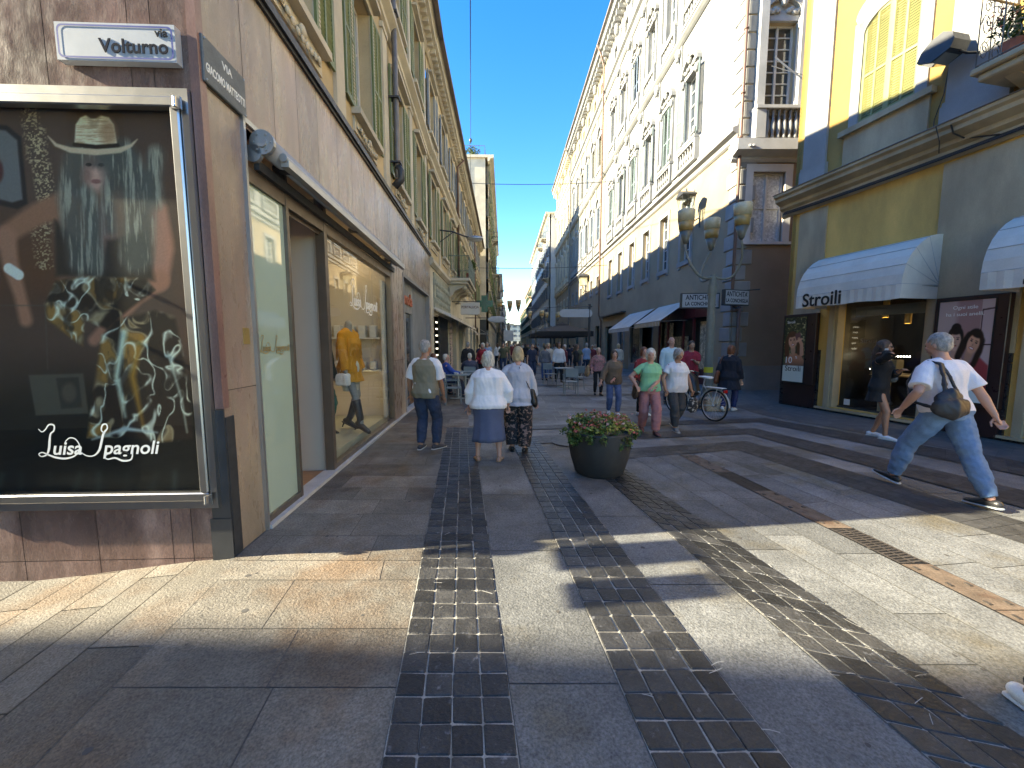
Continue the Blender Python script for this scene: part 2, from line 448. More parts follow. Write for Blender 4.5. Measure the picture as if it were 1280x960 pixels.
# side street, slabs laid lengthways
g = MB(); x = -2.1
while x > -13:
    w = random.uniform(.26, .36); y = -7.0+random.uniform(0, .6)
    top = 2.96+.04*(x+2.16)+.01
    while y < top:
        y2 = min(top, y+random.uniform(.7, 1.4)); sk = -.17
        f = lambda xx, yy: (xx+sk*(yy-2.9)*.9, yy)
        tile(g, f(x-w, y), f(x, y), f(x, y2), f(x-w, y2), .004, gap=.004)
        y = y2
    x -= w
fl = MB()
for xa, xb in ((-40, -10), (-10, -3.6), (-3.6, -2.9), (-2.9, -2.2), (-2.2, -1.95)):
    fl.add([(a, b, -.012+gz(a, b)) for a, b in ((xa, -7), (xb, -7), (xb, 3.1), (xa, 3.1))], [(0, 1, 2, 3)])
fl.build('side_street_bed', M['groutD'], kind='structure')
g.build('side_street_paving', M['slabL'], kind='structure')
# brown slabs along the left shops
g = MB(); fl = MB()
flat(fl, [(-.738, -6), (S1l(-6), -6), (S1l(2.9), 2.9), (-2.1, 2.9)], .005)
flat(fl, [(-2.16, 2.9), (S1l(2.9), 2.9), (S1l(7.77), 7.77), (-2.6, 7.77)], .005)
fl.build('brown_paving_bed', M['groutD'], kind='structure')
rows(g, lambda y: -2.1-.153*(y-2.9)+.004 if y < 2.9 else facx(y)-.02, S1l, -6, 2.9, .43, .42, 1.15, .009, gap=.003)
rows(g, lambda y: facx(y)+.02, S1l, 2.9, 7.77, .40, .45, 1.1, .009, gap=.003)
g.build('brown_paving', M['slabL'], kind='structure')
g = MB()
rows(g, lambda y: facx(y) if y < 13.8 else -2.8, lambda y: S1l(y)+.45, 7.8, 30, .45, .6, 1.2, .006, gap=.003)
g.build('shopfront_paving', M['slabL'], kind='structure')
# slabs between the dark strips
g = MB(); fl = MB()
for l, r, y1, n, off in ((S1r, S2l, 7.3, 10, .1), (S2r, S3l, 5.9, 9, .5)):
    q = [(l(-4), -4), (r(-4), -4), (r(y1), y1), (l(y1), y1)]; flat(fl, q, .005)
    ysx = [-4+off]; 
    while ysx[-1] < y1: ysx.append(ysx[-1]+random.uniform(.95, 1.35))
    ysx = [-4]+[t for t in ysx if t < y1-.3]+[y1]
    for a, b in zip(ysx, ysx[1:]): tile(g, (l(a), a), (r(a), a), (r(b), b), (l(b), b), .009, gap=.0042)
for l, r, l1, y1 in ((S3r, DRl, None, 5.6),):
    for i in range(3):
        L_ = lambda y, i=i: l(y)+(r(y)-l(y))*i/3; R_ = lambda y, i=i: l(y)+(r(y)-l(y))*(i+1)/3
        ysx = [-4, -3+i*.4]
        while ysx[-1] < y1-.5: ysx.append(ysx[-1]+random.uniform(.8, 1.3))
        ysx[-1] = y1+.12*i
        for a, b in zip(ysx, ysx[1:]): tile(g, (L_(a), a), (R_(a), a), (R_(b), b), (L_(b), b), .009, gap=.0042)
    flat(fl, [(l(-4), -4), (r(-4), -4), (r(5.9), 5.9), (l(5.7), 5.7)], .005)
q = [(DRr(-4), -4), (4.35+.25*6.6, -4), (3.5, 6.1), (2.72, 5.88)]
flat(fl, q, .005)
for i in range(3):
    a_, b_ = i/3, (i+1)/3
    ysx = [0, .05+i*.03]
    while ysx[-1] < .93: ysx.append(ysx[-1]+random.uniform(.08, .13))
    ysx[-1] = 1
    for a, b in zip(ysx, ysx[1:]): tile(g, bil(q, a_, a), bil(q, b_, a), bil(q, b_, b), bil(q, a_, b), .009, gap=.0042)
fl.build('grey_paving_bed', M['groutD'], kind='structure')
g.build('grey_paving', M['slab'], kind='structure')
# dark sett strips
fl = MB(); g = MB()
def strip(q, nu, L):
    flat(fl, q, .010)
    nv = max(1, int(round(L/.135)))
    patch(g, q, nu, nv, .0165, gap=.003, h=.006, bev=.0040, jit=.0036)
strip([(S1l(-3), -3), (S1r(-3), -3), (S1r(7.77), 7.77), (S1l(7.77), 7.77)], 4, 10.8)
strip([(S2l(-3), -3), (S2r(-3), -3), (S2r(7.0), 7.0), (S2l(7.0), 7.0)], 4, 10)
strip([(S3l(-3), -3), (S3r(-3), -3), (S3r(5.6), 5.6), (S3l(5.9), 5.9)], 4, 8.7)
fl.build('sett_bed', M['grout'], kind='structure')
g.build('dark_sett_strips', M['cob'], kind='structure')
fl = MB(); g = MB()
def band(q, nu, nv):
    flat(fl, q, .010); patch(g, q, nu, nv, .0135, gap=.003)
band([(1.33, 5.55), (3.5, 6.1), (3.98, 6.66), (.92, 5.98)], 16, 3)
band([(4.98, 2.6), (3.98, 6.66), (3.5, 6.1), (4.35, 2.6)], 3, 26) if False else band([(4.35, 2.6), (4.98, 2.6), (3.98, 6.66), (3.5, 6.1)], 4, 26)
band([(4.35+.25*5, -2.4), (4.98+.26*5, -2.4), (4.98, 2.6), (4.35, 2.6)], 4, 32)
band([(.42, 6.5), (4.33, 7.21), (4.74, 7.7), (.35, 7.02)], 28, 4)
band([(5.9, .8), (6.85, .8), (4.74, 7.7), (4.33, 7.21)], 4, 44)
band([(-.6, 7.42), (5.23, 8.34), (5.62, 8.79), (-.75, 7.77)], 40, 3)
band([(7.3, 2.2), (8.2, 2.9), (5.62, 8.79), (5.23, 8.34)], 4, 42)
band([(-1.1, 9.3), (-.75, 9.3), (-1.15, 11.9), (-1.5, 11.9)], 3, 18)
for yy in (12.6, 15.5, 18.5, 22): band([(-1.3, yy), (5.5, yy+.2), (5.5, yy+.65), (-1.3, yy+.45)], 40, 3)
fl.build('slate_band_bed', M['groutD'], kind='structure')
g.build('slate_paving_bands', M['cobB'], kind='structure')
# smooth blue grey pavement before the jeweller's
fl = MB(); g = MB()
q = [(8.5, 1.5), (9.6, 1.5), (7.4, 11.0), (5.85, 9.2)]
flat(fl, q, .005); patch(g, q, 3, 10, .009, stagger=True, gap=.002)
q = [(5.85, 9.2), (7.4, 11.0), (9.8, 14.3), (6.0, 14.3)]
flat(fl, q, .005); patch(g, q, 3, 5, .009, stagger=True, gap=.002)
fl.build('side_pavement_bed', M['groutD'], kind='structure')
g.build('side_pavement', M['slabD'], kind='structure')
# drainage channel
dr = empty('drainage_channel', (2.75, 4.0, 0), label='narrow rusty brown drain channel with cast grates running through the grey slabs', cat='drain')
rust = mat('rusty cover', (.13, .092, .066), .7, .3, 8, .3, 80, .4, 60, col2=(.10, .06, .04), c2s=6)
castm = mat('cast iron grate', (.07, .058, .05), .6, .3, 10, .2, 80, metal=.3)
def seg(y0, y1, kind):
    n = max(1, int(abs(y1-y0)/.5)); nm = 'drain_cover' if kind == 'b' else 'drain_grate'
    for i in range(n):
        a = y0+(y1-y0)*i/n; b = y0+(y1-y0)*(i+1)/n-.008
        mb = MB(); z = .013
        if kind == 'b':
            mb.add([(DRl(a), a, z), (DRr(a), a, z), (DRr(b), b, z), (DRl(b), b, z)], [(0, 1, 2, 3)])
            for xx in (.2, .8):
                for yy in (.12, .5, .88):
                    y_ = a+(b-a)*yy; x_ = DRl(y_)+(DRr(y_)-DRl(y_))*xx
                    mb.mi = 1; mb.box(x_-.012, x_+.012, y_-.02, y_+.02, z+.002, z+.006); mb.mi = 0
            o = mb.build(nm, [rust, castm], dr)
        else:
            L_ = b-a; k = int(L_/.035)
            for j in range(k):
                y_ = a+L_*j/k
                mb.add([(DRl(y_)+.02, y_, z), (DRr(y_)-.02, y_+.03, z), (DRr(y_)-.02, y_+.048, z), (DRl(y_)+.02, y_+.018, z)], [(0, 1, 2, 3)])
            for e0, e1 in ((0, .02), (-.02, 0)):
                E_ = DRl if e0 == 0 and e1 > 0 else DRr
                mb.add([(E_(a)+e0, a, z+.002), (E_(a)+e1, a, z+.002), (E_(b)+e1, b, z+.002), (E_(b)+e0, b, z+.002)], [(0, 1, 2, 3)])
            mb.add([((DRl(a)+DRr(a))/2-.008, a, z+.003), ((DRl(a)+DRr(a))/2+.008, a, z+.003), ((DRl(b)+DRr(b))/2+.008, b, z+.003), ((DRl(b)+DRr(b))/2-.008, b, z+.003)], [(0, 1, 2, 3)])
            o = mb.build(nm, castm, dr)
        o.matrix_parent_inverse = Matrix.Translation(dr.location).inverted()
mb = MB(); mb.add([(DRl(-4)-.01, -4, .0105), (DRr(-4)+.01, -4, .0105), (DRr(5.8)+.01, 5.8, .0105), (DRl(5.8)-.01, 5.8, .0105)], [(0, 1, 2, 3)])
o = mb.build('channel_bed', M['black'], dr); o.matrix_parent_inverse = Matrix.Translation(dr.location).inverted()
for a, b, k in ((-3, -1, 'b'), (-1, -.3, 'g'), (-.3, 2.85, 'b'), (2.85, 3.42, 'g'), (3.43, 4.35, 'b'), (4.36, 5.0, 'g'), (5.01, 5.79, 'b')): seg(a, b, k)

# scuffs and chalky scratches worn into the dark setts
g = MB(); rs = random.Random(5)
for k in range(38):
    l, r = rs.choice(((S1l, S1r), (S2l, S2r), (S3l, S3r), (S3l, S3r))); y = 1.45+4.0*rs.random()**1.3; x = l(y)+(r(y)-l(y))*rs.random(); a_ = rs.uniform(0, PI); L_ = rs.uniform(.02, .085); w_ = rs.uniform(.0008, .0028)
    dx, dy = math.cos(a_), math.sin(a_); bend = rs.uniform(-.3, .3)
    P_ = [(x+dx*L_*t-dy*bend*L_*t*t, y+dy*L_*t+dx*bend*L_*t*t) for t in (0, .5, 1)]
    for p, q in zip(P_, P_[1:]): g.add([(p[0]-dy*w_, p[1]+dx*w_, .0205), (p[0]+dy*w_, p[1]-dx*w_, .0205), (q[0]+dy*w_, q[1]-dx*w_, .0205), (q[0]-dy*w_, q[1]+dx*w_, .0205)], [(0, 1, 2, 3)])
for k in range(120):   # dark gum spots
    y = rs.uniform(1.4, 8); x = rs.uniform(-2.0, 4.5); r_ = rs.uniform(.008, .02); g.mi = 1
    g.add([(x+r_*math.cos(2*PI*i/7)*rs.uniform(.8, 1.2), y+r_*math.sin(2*PI*i/7), .0112) for i in range(7)], [tuple(range(7))])
g.build('pavement_scuffs', [mat('chalky scratch', (.42, .41, .38), .9, .2), mat('old gum', (.07, .065, .06), .8)], kind='structure')
# ------------------------------------------------------------------ generic facade pieces
def shutter_mesh(w, h, rail=.45, n=None, cols=1, t=.035):
    mb = MB(); f = .055
    n = n or int(h/.055)
    mb.box(0, f, 0, t, 0, h); mb.box(w-f, w, 0, t, 0, h); mb.box(f, w-f, 0, t, 0, f*1.4); mb.box(f, w-f, 0, t, h-f, h)
    mb.box(f, w-f, 0, t, h*rail-f*.5, h*rail+f*.5)
    if cols == 2: mb.box(w/2-.02, w/2+.02, -.002, t+.002, f, h-f)
    for i in range(n):
        z = f*1.4+(h-2.4*f)*(i+.5)/n; mb.rv = random.random()
        if abs(z-h*rail) < f*.6: continue
        d = (h-2.4*f)/n*.48
        mb.add([(f, .004, z-d), (w-f, .004, z-d), (w-f, t-.004, z+d), (f, t-.004, z+d)], [(0, 1, 2, 3)])
        mb.add([(f, .0, z-d-.006), (w-f, .0, z-d-.006), (w-f, .004, z-d), (f, .004, z-d)], [(0, 1, 2, 3)])
    mb.rv = .5
    return mb.mesh('shutter')
def make_window(parent, w, h, fm, pm, sh=None, shm=None, shw=None, ang=0, mull=2, bars=3, depth=.2, leaf=2, surround=None, sm=None, cols=1, curtain=None):
    """window object at its opening's lower centre; local x along the facade, y into the wall"""
    mb = MB(); f = .06; y0 = depth-.07; y1 = depth-.01
    mb.box(-w/2, -w/2+f, y0, y1, 0, h); mb.box(w/2-f, w/2, y0, y1, 0, h)
    mb.box(-w/2+f, w/2-f, y0, y1, 0, f); mb.box(-w/2+f, w/2-f, y0, y1, h-f, h)
    for i in range(1, mull):
        x = -w/2+w*i/mull; mb.box(x-.035, x+.035, y0-.01, y1, f, h-f)
    for i in range(1, bars):
        z = h*i/bars; mb.box(-w/2+f, w/2-f, y0+.015, y1, z-.014, z+.014)
    fo = mb.build('window', fm, parent)
    p = MB(); p.quad((-w/2+.02, depth-.015, .02), (w/2-.02, depth-.015, .02), (w/2-.02, depth-.015, h-.02), (-w/2+.02, depth-.015, h-.02))
    p.build('pane', curtain or pm, fo)
    if surround: 
        s = surround(w, h); so_ = s.build('surround', sm, fo)
    if sh:
        shw = shw or w/2
        me = shutter_mesh(shw, h, cols=cols); me.materials.append(shm)
        for sgn, a in (((-1, ang), (1, ang)) if not isinstance(ang, tuple) else ((-1, ang[0]), (1, ang[1]))):
            if a is None: continue
            o = link('shutter', me, fo)
            # hinge at the opening's edge; a = 0 closed in the opening, 180 folded flat on the wall
            if sgn < 0: o.location = (-w/2, -.01, 0); o.rotation_euler = (0, 0, -R(a))
            else: o.location = (w/2, -.01, 0); o.scale = (-1, 1, 1); o.rotation_euler = (0, 0, R(a))
    return fo
def surr_plain(t=.14, out=.05, sill=.09, crown=.0, apron=0):
    def f(w, h):
        mb = MB()
        mb.box(-w/2-t, -w/2, -out, .02, 0, h+t); mb.box(w/2, w/2+t, -out, .02, 0, h+t)
        mb.box(-w/2, w/2, -out, .02, h, h+t)
        mb.box(-w/2-t-.05, w/2+t+.05, -out-sill, .02, -.09, 0)
        if crown: mb.box(-w/2-t-.06, w/2+t+.06, -out-.12, .02, h+t+.003, h+t+crown)
        if apron:
            mb.box(-w/2-t, w/2+t, -out+.01, .02, -.09-apron, -.093)
            mb.box(-w/2-t+.08, w/2+t-.08, -out-.01, -out+.008, -.09-apron+.07, -.16)
        return mb
    return f
def body(mb, x0, x1, y0, y1, z0, z1): return mb.box(x0, x1, y0, y1, z0, z1)

# ------------------------------------------------------------------ LEFT BUILDING
LP = (-2.16, 2.96); LD = (-.62, 10.86)
LB = frame_empty('building', LP, LD, label='ochre building on the left whose ground floor is clad in pink marble', cat='building')
S = 10.95   # marble front length to the bend
op_shop = (.45, 5.4, 0.0, 3.42); op2 = (6.5, 10.6, -.05, 3.3)
seams = [0]; 
while seams[-1] < S: seams.append(seams[-1]+random.uniform(.46, .62))
w = MB(); wall(w, 0, S, -.2, 4.62, [op_shop, op2], depth=.12, px=seams[:-1], pz=(1.3, 3.46), gap=.0035)
w.build('marble_front', M['marble'], LB)
w = MB(); wall(w, 0, S, -.2, 4.62, [op_shop, op2], y=.008, depth=.10); w.build('joint_backing', M['joint'], LB)
w = MB(); w.box(-.03, S, -.06, .02, 4.62, 4.70); w.box(-.02, S, -.03, .02, 4.58, 4.617); w.build('ledge', M['iron'], LB)
# upper wall with two floors of windows
F1 = [1.6, 4.0, 6.65, 9.2]; F2 = [1.6, 4.0, 6.65, 9.2]; ww = .98
ops = [(c-ww/2, c+ww/2, 5.15, 7.25) for c in F1]+[(c-ww/2, c+ww/2, 8.75, 10.45) for c in F2]
w = MB(); wall(w, 0, S, 4.70, 11.1, ops, y=.03, depth=.3); w.build('wall', M['ochreP'], LB)
for i, c in enumerate([.35, 2.8, 5.33, 7.95, 10.4]):
    w = MB(); w.box(c-.16, c+.16, -.02, .03, 4.705, 7.55); w.box(c-.12, c+.12, -.028, .03, 8.25, 10.95)
    w.box(c-.2, c+.2, -.04, .028, 7.553, 7.65); w.build('pilaster', M['cream'], LB)
prof_s = [(.04, 7.70), (.10, 7.74), (.10, 7.84), (.22, 7.95), (.22, 8.03), (.06, 8.10), (.06, 8.25)]
w = MB(); profile_run(w, -.05, S, prof_s, .03); w.build('string_course', M['cream'], LB)
prof_c = [(.05, 10.95), (.12, 11.0), (.12, 11.1), (.38, 11.18), (.38, 11.35), (.45, 11.45)]
w = MB(); profile_run(w, -.05, S, prof_c, .03)
for i in range(int(S/.32)): w.box(.1+i*.32, .22+i*.32, -.27, .028, 11.02, 11.175)
w.build('cornice', M['cream'], LB)
w = MB(); w.box(-.05, S, -.5, .3, 11.452, 11.5); w.box(-.05, S, -.58, -.46, 11.40, 11.5); w.build('roof_gutter', M['roof'], LB)
wp = make_window(LB, ww, 2.1, M['white'], M['pane'], True, M['shG'], .5, 178, cols=2, depth=.27, surround=surr_plain(.12, .04, .10, .08, .22), sm=M['cream'])
wp.location = (F1[0], .03, 5.15)
for c in F1[1:]: copy_tree(wp, LB, (c, .03, 5.15))
wq = make_window(LB, ww, 1.7, M['white'], M['pane'], True, M['shG'], .5, (178, 178), cols=2, depth=.27, surround=surr_plain(.11, .04, .08, .06, .15), sm=M['cream'])
wq.location = (F2[0], .03, 8.75)
for c in F2[1:]: copy_tree(wq, LB, (c, .03, 8.75))
# solid mass behind (rooms of the shops stay hollow)
w = MB(); w.box(.35, S+.3, .34, 9, 3.9, 11.35); w.box(5.55, 6.45, .14, 9, -.2, 3.9); w.box(10.7, S+.3, .14, 9, -.2, 3.9)
w.box(.32, .38, .2, 9, -.2, 3.9)
w.build('inner_mass', M['tan'], LB)
# wall on the side street with the poster
PP = LP; PD = (1, .04)
def PL(x, y): return None
WL = frame_empty('wall_frame', PP, PD)   # helper frame: turned into part of the building below
D.objects.remove(WL)
angp = math.atan2(.04, 1); angl = math.atan2(LD[1], LD[0])
side = empty('side_facade', (0, 0, 0), angp-angl); side.parent = LB
def sbuild(mb, name, m, **k): return mb.build(name, m, side, **k)
sp = [-12+.55*i for i in range(22)]+[-.30]
w = MB(); wall(w, -12, 0, -.3, 4.62, [(-1.98, -.10, .45, 3.35)], depth=.06, px=sp, pz=(.0,), gap=.0025); 
for i in range(len(w.f)): pass
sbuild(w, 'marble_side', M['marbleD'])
w = MB(); w.box(-12, -1.98, .008, .2, -.3, 4.62); w.box(-.10, -.006, .008, .2, -.3, 4.62); w.box(-1.98, -.10, .008, .2, -.3, .45); w.box(-1.98, -.10, .008, .2, 3.35, 4.62); w.box(-1.98, -.10, .062, .2, .45, 3.35)
sbuild(w, 'joint_backing', M['joint'])
w = MB(); w.box(-12, .0, .01, .20, 4.62, 11.35); w.box(-12, -.6, .20, 5, 4.62, 11.3); sbuild(w, 'side_wall', M['ochreP'])
w = MB(); w.box(-12, .03, -.06, .01, 4.62, 4.7); sbuild(w, 'side_ledge', M['iron'])
w = MB(); profile_run(w, -12, .05, prof_c, .03); sbuild(w, 'side_cornice', M['cream'])
w = MB(); w.box(-.13, .008, -.014, -.003, -.02, 1.16); w.box(-.004, .012, -.014, .30, -.02, 1.16) if False else None
w.box(-.145, .014, -.020, -.0145, -.05, .32); sbuild(w, 'corner_guard', M['iron'])
w = MB(); w.box(-.05, .012, -.016, .05, 1.17, 4.6); sbuild(w, 'corner_strip', mat('reddish marble edge', (.22, .12, .10), .35, .2, 3, .2, 60, stretch=(2, 2, .6)))
w = MB(); w.box(.0, .10, -.012, -.002, -.02, 1.1); w.build('corner_guard', M['iron'], LB)
w = MB(); w.box(.30, .38, -.008, -.001, 1.65, 1.78); w.build('brass_plate', M['gold'], LB)
# ---- shop front 1
sh = empty('shop_front', (0, 0, 0)); sh.parent = LB; sh.name = 'shop_front'
# interior
w = MB(); w.box(.46, 5.39, .13, 4.4, -.06, .02); w.build('shop_floor', M['wood'], LB)
D.objects.remove(sh)
w = MB(); w.box(.40, .46, .13, 4.4, .02, 3.5); w.box(5.39, 5.5, .13, 4.4, .02, 3.5); w.box(.4, 5.5, 4.4, 4.5, .02, 3.5); w.box(.4, 5.5, .13, 4.4, 3.43, 3.5)
w.build('shop_room', M['beige'], LB)
w = MB()
for x in (2.6, 3.4, 4.2, 5.0): w.box(x-.12, x+.12, .5, .74, 3.40, 3.428)
for x in (1.3, 2.6, 4.0): w.box(x-.15, x+.15, 2.6, 2.9, 3.40, 3.428)
w.build('ceiling_light', emis('shop ceiling light', (1, .88, .72), 3.5), LB)
w = MB()
for x, y, z in ((4.75, .55, 1.0), (4.75, .56, .86), (4.75, .57, .70)): w.ell((x, y, z), .03, 10)
w.build('spot_light', emis('warm display spot', (1, .8, .45), 9), LB)
w = MB(); w.box(5.12, 5.38, .2, 1.4, 1.75, 1.78); w.box(5.12, 5.38, .2, 1.4, 1.1, 1.13); w.box(5.10, 5.38, .12, .16, .16, 2.9)
for y in (.28, .5, .72, .98, 1.2): w.bbox(5.16, 5.34, y, y+.13, 1.78, 2.02, .01); w.bbox(5.16, 5.32, y+.02, y+.15, 1.13, 1.30, .02)
w.build('display_shelf', M['white'], LB)
w = MB(); w.box(2.10, 2.16, .13, 1.5, .02, 3.4); w.box(1.98, 2.10, .9, 1.0, .02, 3.4); w.box(2.16, 5.39, 1.5, 1.56, .02, .45); w.box(1.15, 2.1, 1.45, 1.51, 2.95, 3.4)
w.build('partition', M['beige'], LB)
w = MB(); w.box(2.18, 5.37, .16, 1.45, .02, .16); w.build('display_plinth', mat('display plinth', (.42, .40, .30), .5, .08, 3), LB)
w = MB(); w.box(.46, 5.39, -.05, .13, -.06, .045); w.build('threshold', M['sill'], LB)
w = MB(); w.box(5.45, 11, -.05, .0, -.06, .03); w.box(6.5, 10.6, 0, .13, -.06, .03); w.build('threshold', M['sill'], LB)
w = MB()
for x0, x1 in ((.45, .51), (1.12, 1.17), (2.03, 2.12), (5.30, 5.39)): w.box(x0, x1, -.005, .10, .045, 3.40)
w.box(.51, 1.12, .0, .09, .045, .10); w.box(2.12, 5.30, .0, .09, .045, .10); w.box(.51, 5.3, .0, .12, 3.0, 3.12)
w.build('shop_frame', M['bronze'], LB)
w = MB(); w.box(.51, 1.12, .03, .05, .10, 3.0); w.build('frosted_pane', M['frost'], LB)
w = MB(); w.quad((2.12, .04, .10), (5.30, .04, .10), (5.30, .04, 3.0), (2.12, .04, 3.0)); w.build('shop_window', M['glass'], LB)
w = MB(); w.box(1.15, 2.05, .05, .058, 2.96, 3.0); w.build('door_header', M['bronze'], LB)
w = MB(); w.box(.44, .47, -.03, .0, -.02, 3.48); w.box(.44, 5.45, -.03, .0, 3.44, 3.48); w.build('trim', M['alu'], LB)
# rolled awning (own thing)
aw = frame_empty('rolled_awning', LP, LD, label='rolled-up grey awning cassette running above the marble shop front', cat='awning')
w = MB(); w.tube([(.62, -.10, 3.33), (5.55, -.10, 3.33)], .085, 16); w.build('fabric_roll', mat('grey awning fabric', (.33, .33, .34), .7, .1, 4), aw, smooth=True)
w = MB(); w.box(.72, 5.6, -.24, -.17, 3.20, 3.26); w.tube([(.7, -.20, 3.27), (5.62, -.20, 3.27)], .035, 12); w.build('front_bar', M['alu'], aw, smooth=False)
w = MB()
w.tube([(.56, -.10, 3.33), (.60, -.10, 3.33)], .10, 20); w.tube([(.545, -.10, 3.33), (.56, -.10, 3.33)], .045, 14); w.tube([(.56, -.02, 3.24), (.60, -.02, 3.24)], .07, 16)
for k in range(6): a = k*PI/3; w.tube([(.55, -.10+.07*math.cos(a), 3.33+.07*math.sin(a)), (.562, -.10+.07*math.cos(a), 3.33+.07*math.sin(a))], .010, 6)
w.build('end_cap', M['alu'], aw)
w = MB(); w.box(.6, 5.5, -.05, -.004, 3.12, 3.20)
for k in range(3): w.box(.9+k*2, 1.0+k*2, -.22, -.004, 3.24, 3.28)
w.build('bracket', M['iron'], aw)
# ---- shop front 2 (white framed, recessed)
w = MB()
w.box(6.5, 6.58, -.012, .12, .03, 3.3); w.box(10.52, 10.6, -.012, .12, .03, 3.3); w.box(6.58, 10.52, -.012, .12, 3.22, 3.3)
w.box(6.58, 10.5, .12, .18, 2.45, 3.22); w.box(8.2, 10.5, .12, .2, .03, 2.45)
w.box(6.58, 6.7, .14, .2, .03, 2.45); w.box(7.3, 7.42, .14, .2, .03, 2.45); w.box(6.7, 7.3, .14, .2, 2.35, 2.45)
for k in range(11): w.box(8.25+.2*k, 8.28+.2*k, .105, .12, .03, 3.2)
for k in range(8): w.box(6.62+.2*k, 6.64+.2*k, .112, .12, 2.47, 3.2)
w.build('white_shop_frame', M['whitest'], LB)
w = MB(); w.quad((6.7, .17, .03), (7.3, .17, .03), (7.3, .17, 2.35), (6.7, .17, 2.35)); w.quad((7.42, .17, .03), (8.2, .17, .03), (8.2, .17, 2.45), (7.42, .17, 2.45)); w.build('shop_glass', M['pane'], LB)
w = MB(); w.box(6.5, 10.6, .22, .3, -.1, 3.5); w.build('shop_back', M['tan'], LB)
w = MB(); w.box(6.72, 7.28, .135, .165, .03, .22); w.box(6.78, 7.22, .15, .168, 1.15, 1.9); w.build('door_panel', M['white'], LB)
text('shop_lettering', 'amoda', mat('red orange lettering', (.45, .10, .04), .5), LB, (7.5, .10, 2.78), .42, .02, bold=.008)
# pots: gutters, downpipe
w = MB(); w.tube([(5.72, -.12, 11.3), (5.72, -.12, 5.35), (5.72, -.12, 5.0)], .055, 10); w.build('downpipe', M['gutter'], LB, smooth=True)
w = MB(); w.tube([(5.72, -.12, 5.30), (5.72, -.19, 5.2), (5.72, -.19, 5.05), (5.72, -.05, 4.9)], .075, 10)
w.build('pipe_elbow', M['iron'], LB, smooth=True)
for z in (5.35, 6.6, 8.2, 9.6): w = MB(); w.box(5.63, 5.81, -.2, .02, z, z+.035); w.build('pipe_clamp', M['iron'], LB)
for c in F1:   # stucco festoons under the windows
    w = MB()
    for k in range(9):
        t = (k-4)/4; w.ell((c+t*.42, -.045, 4.92-.07*(1-t*t)), (.045, .02, .04), 8)
    w.ell((c, -.05, 4.93), (.08, .03, .06), 8); w.build('stucco_garland', M['cream'], LB, smooth=True)

# street signs
sg = empty('street_sign', (0, 0, 0), angp, label='white street name plate with a blue border reading via Volturno', cat='street sign'); sg.location = (LP[0], LP[1], 0)
w = MB(); w.box(-.87, -.10, -.06, -.004, 3.535, 3.77); w.build('plate', M['signw'], sg)
w = MB()
def rr(x0, x1, z0, z1, r, n=6):
    P = []
    for cx, cz, a0 in ((x1-r, z1-r, 0), (x0+r, z1-r, 90), (x0+r, z0+r, 180), (x1-r, z0+r, 270)):
        for k in range(n+1): a = R(a0+90*k/n); P.append((cx+r*math.cos(a), cz+r*math.sin(a)))
    return P
A = rr(-.857, -.113, 3.548, 3.757, .035); B = rr(-.845, -.125, 3.56, 3.745, .028); n = len(A)
w.add([(p[0], -.0625, p[1]) for p in A]+[(p[0], -.0625, p[1]) for p in B], [(i, (i+1) % n, n+(i+1) % n, n+i) for i in range(n)])
w.build('border', M['signblue'], sg)
text('lettering', 'via', M['ink'], sg, (-.145, -.063, 3.715), .075, .002, align='RIGHT', bold=.001)
text('lettering', 'Volturno', M['ink'], sg, (-.145, -.063, 3.625), .122, .002, align='RIGHT', bold=.002)
sg = frame_empty('street_sign', LP, LD, label='dark slate street plate on the corner reading VIA GIACOMO MATTEOTTI', cat='street sign')
w = MB(); w.bbox(.01, .50, -.03, -.003, 3.47, 3.78, .006); w.build('plate', M['slate'], sg)
text('lettering', 'VIA', M['inkw'], sg, (.27, -.031, 3.70), .075, .001, bold=.001)
text('lettering', 'GIACOMO MATTEOTTI', M['inkw'], sg, (.255, -.031, 3.575), .082, .001, bold=.002, sx=.52)
for x in (.03, .48):
    for z in (3.49, 3.76): w = MB(); w.ell((x, -.032, z), .007, 6); w.build('screw', M['alu'], sg)

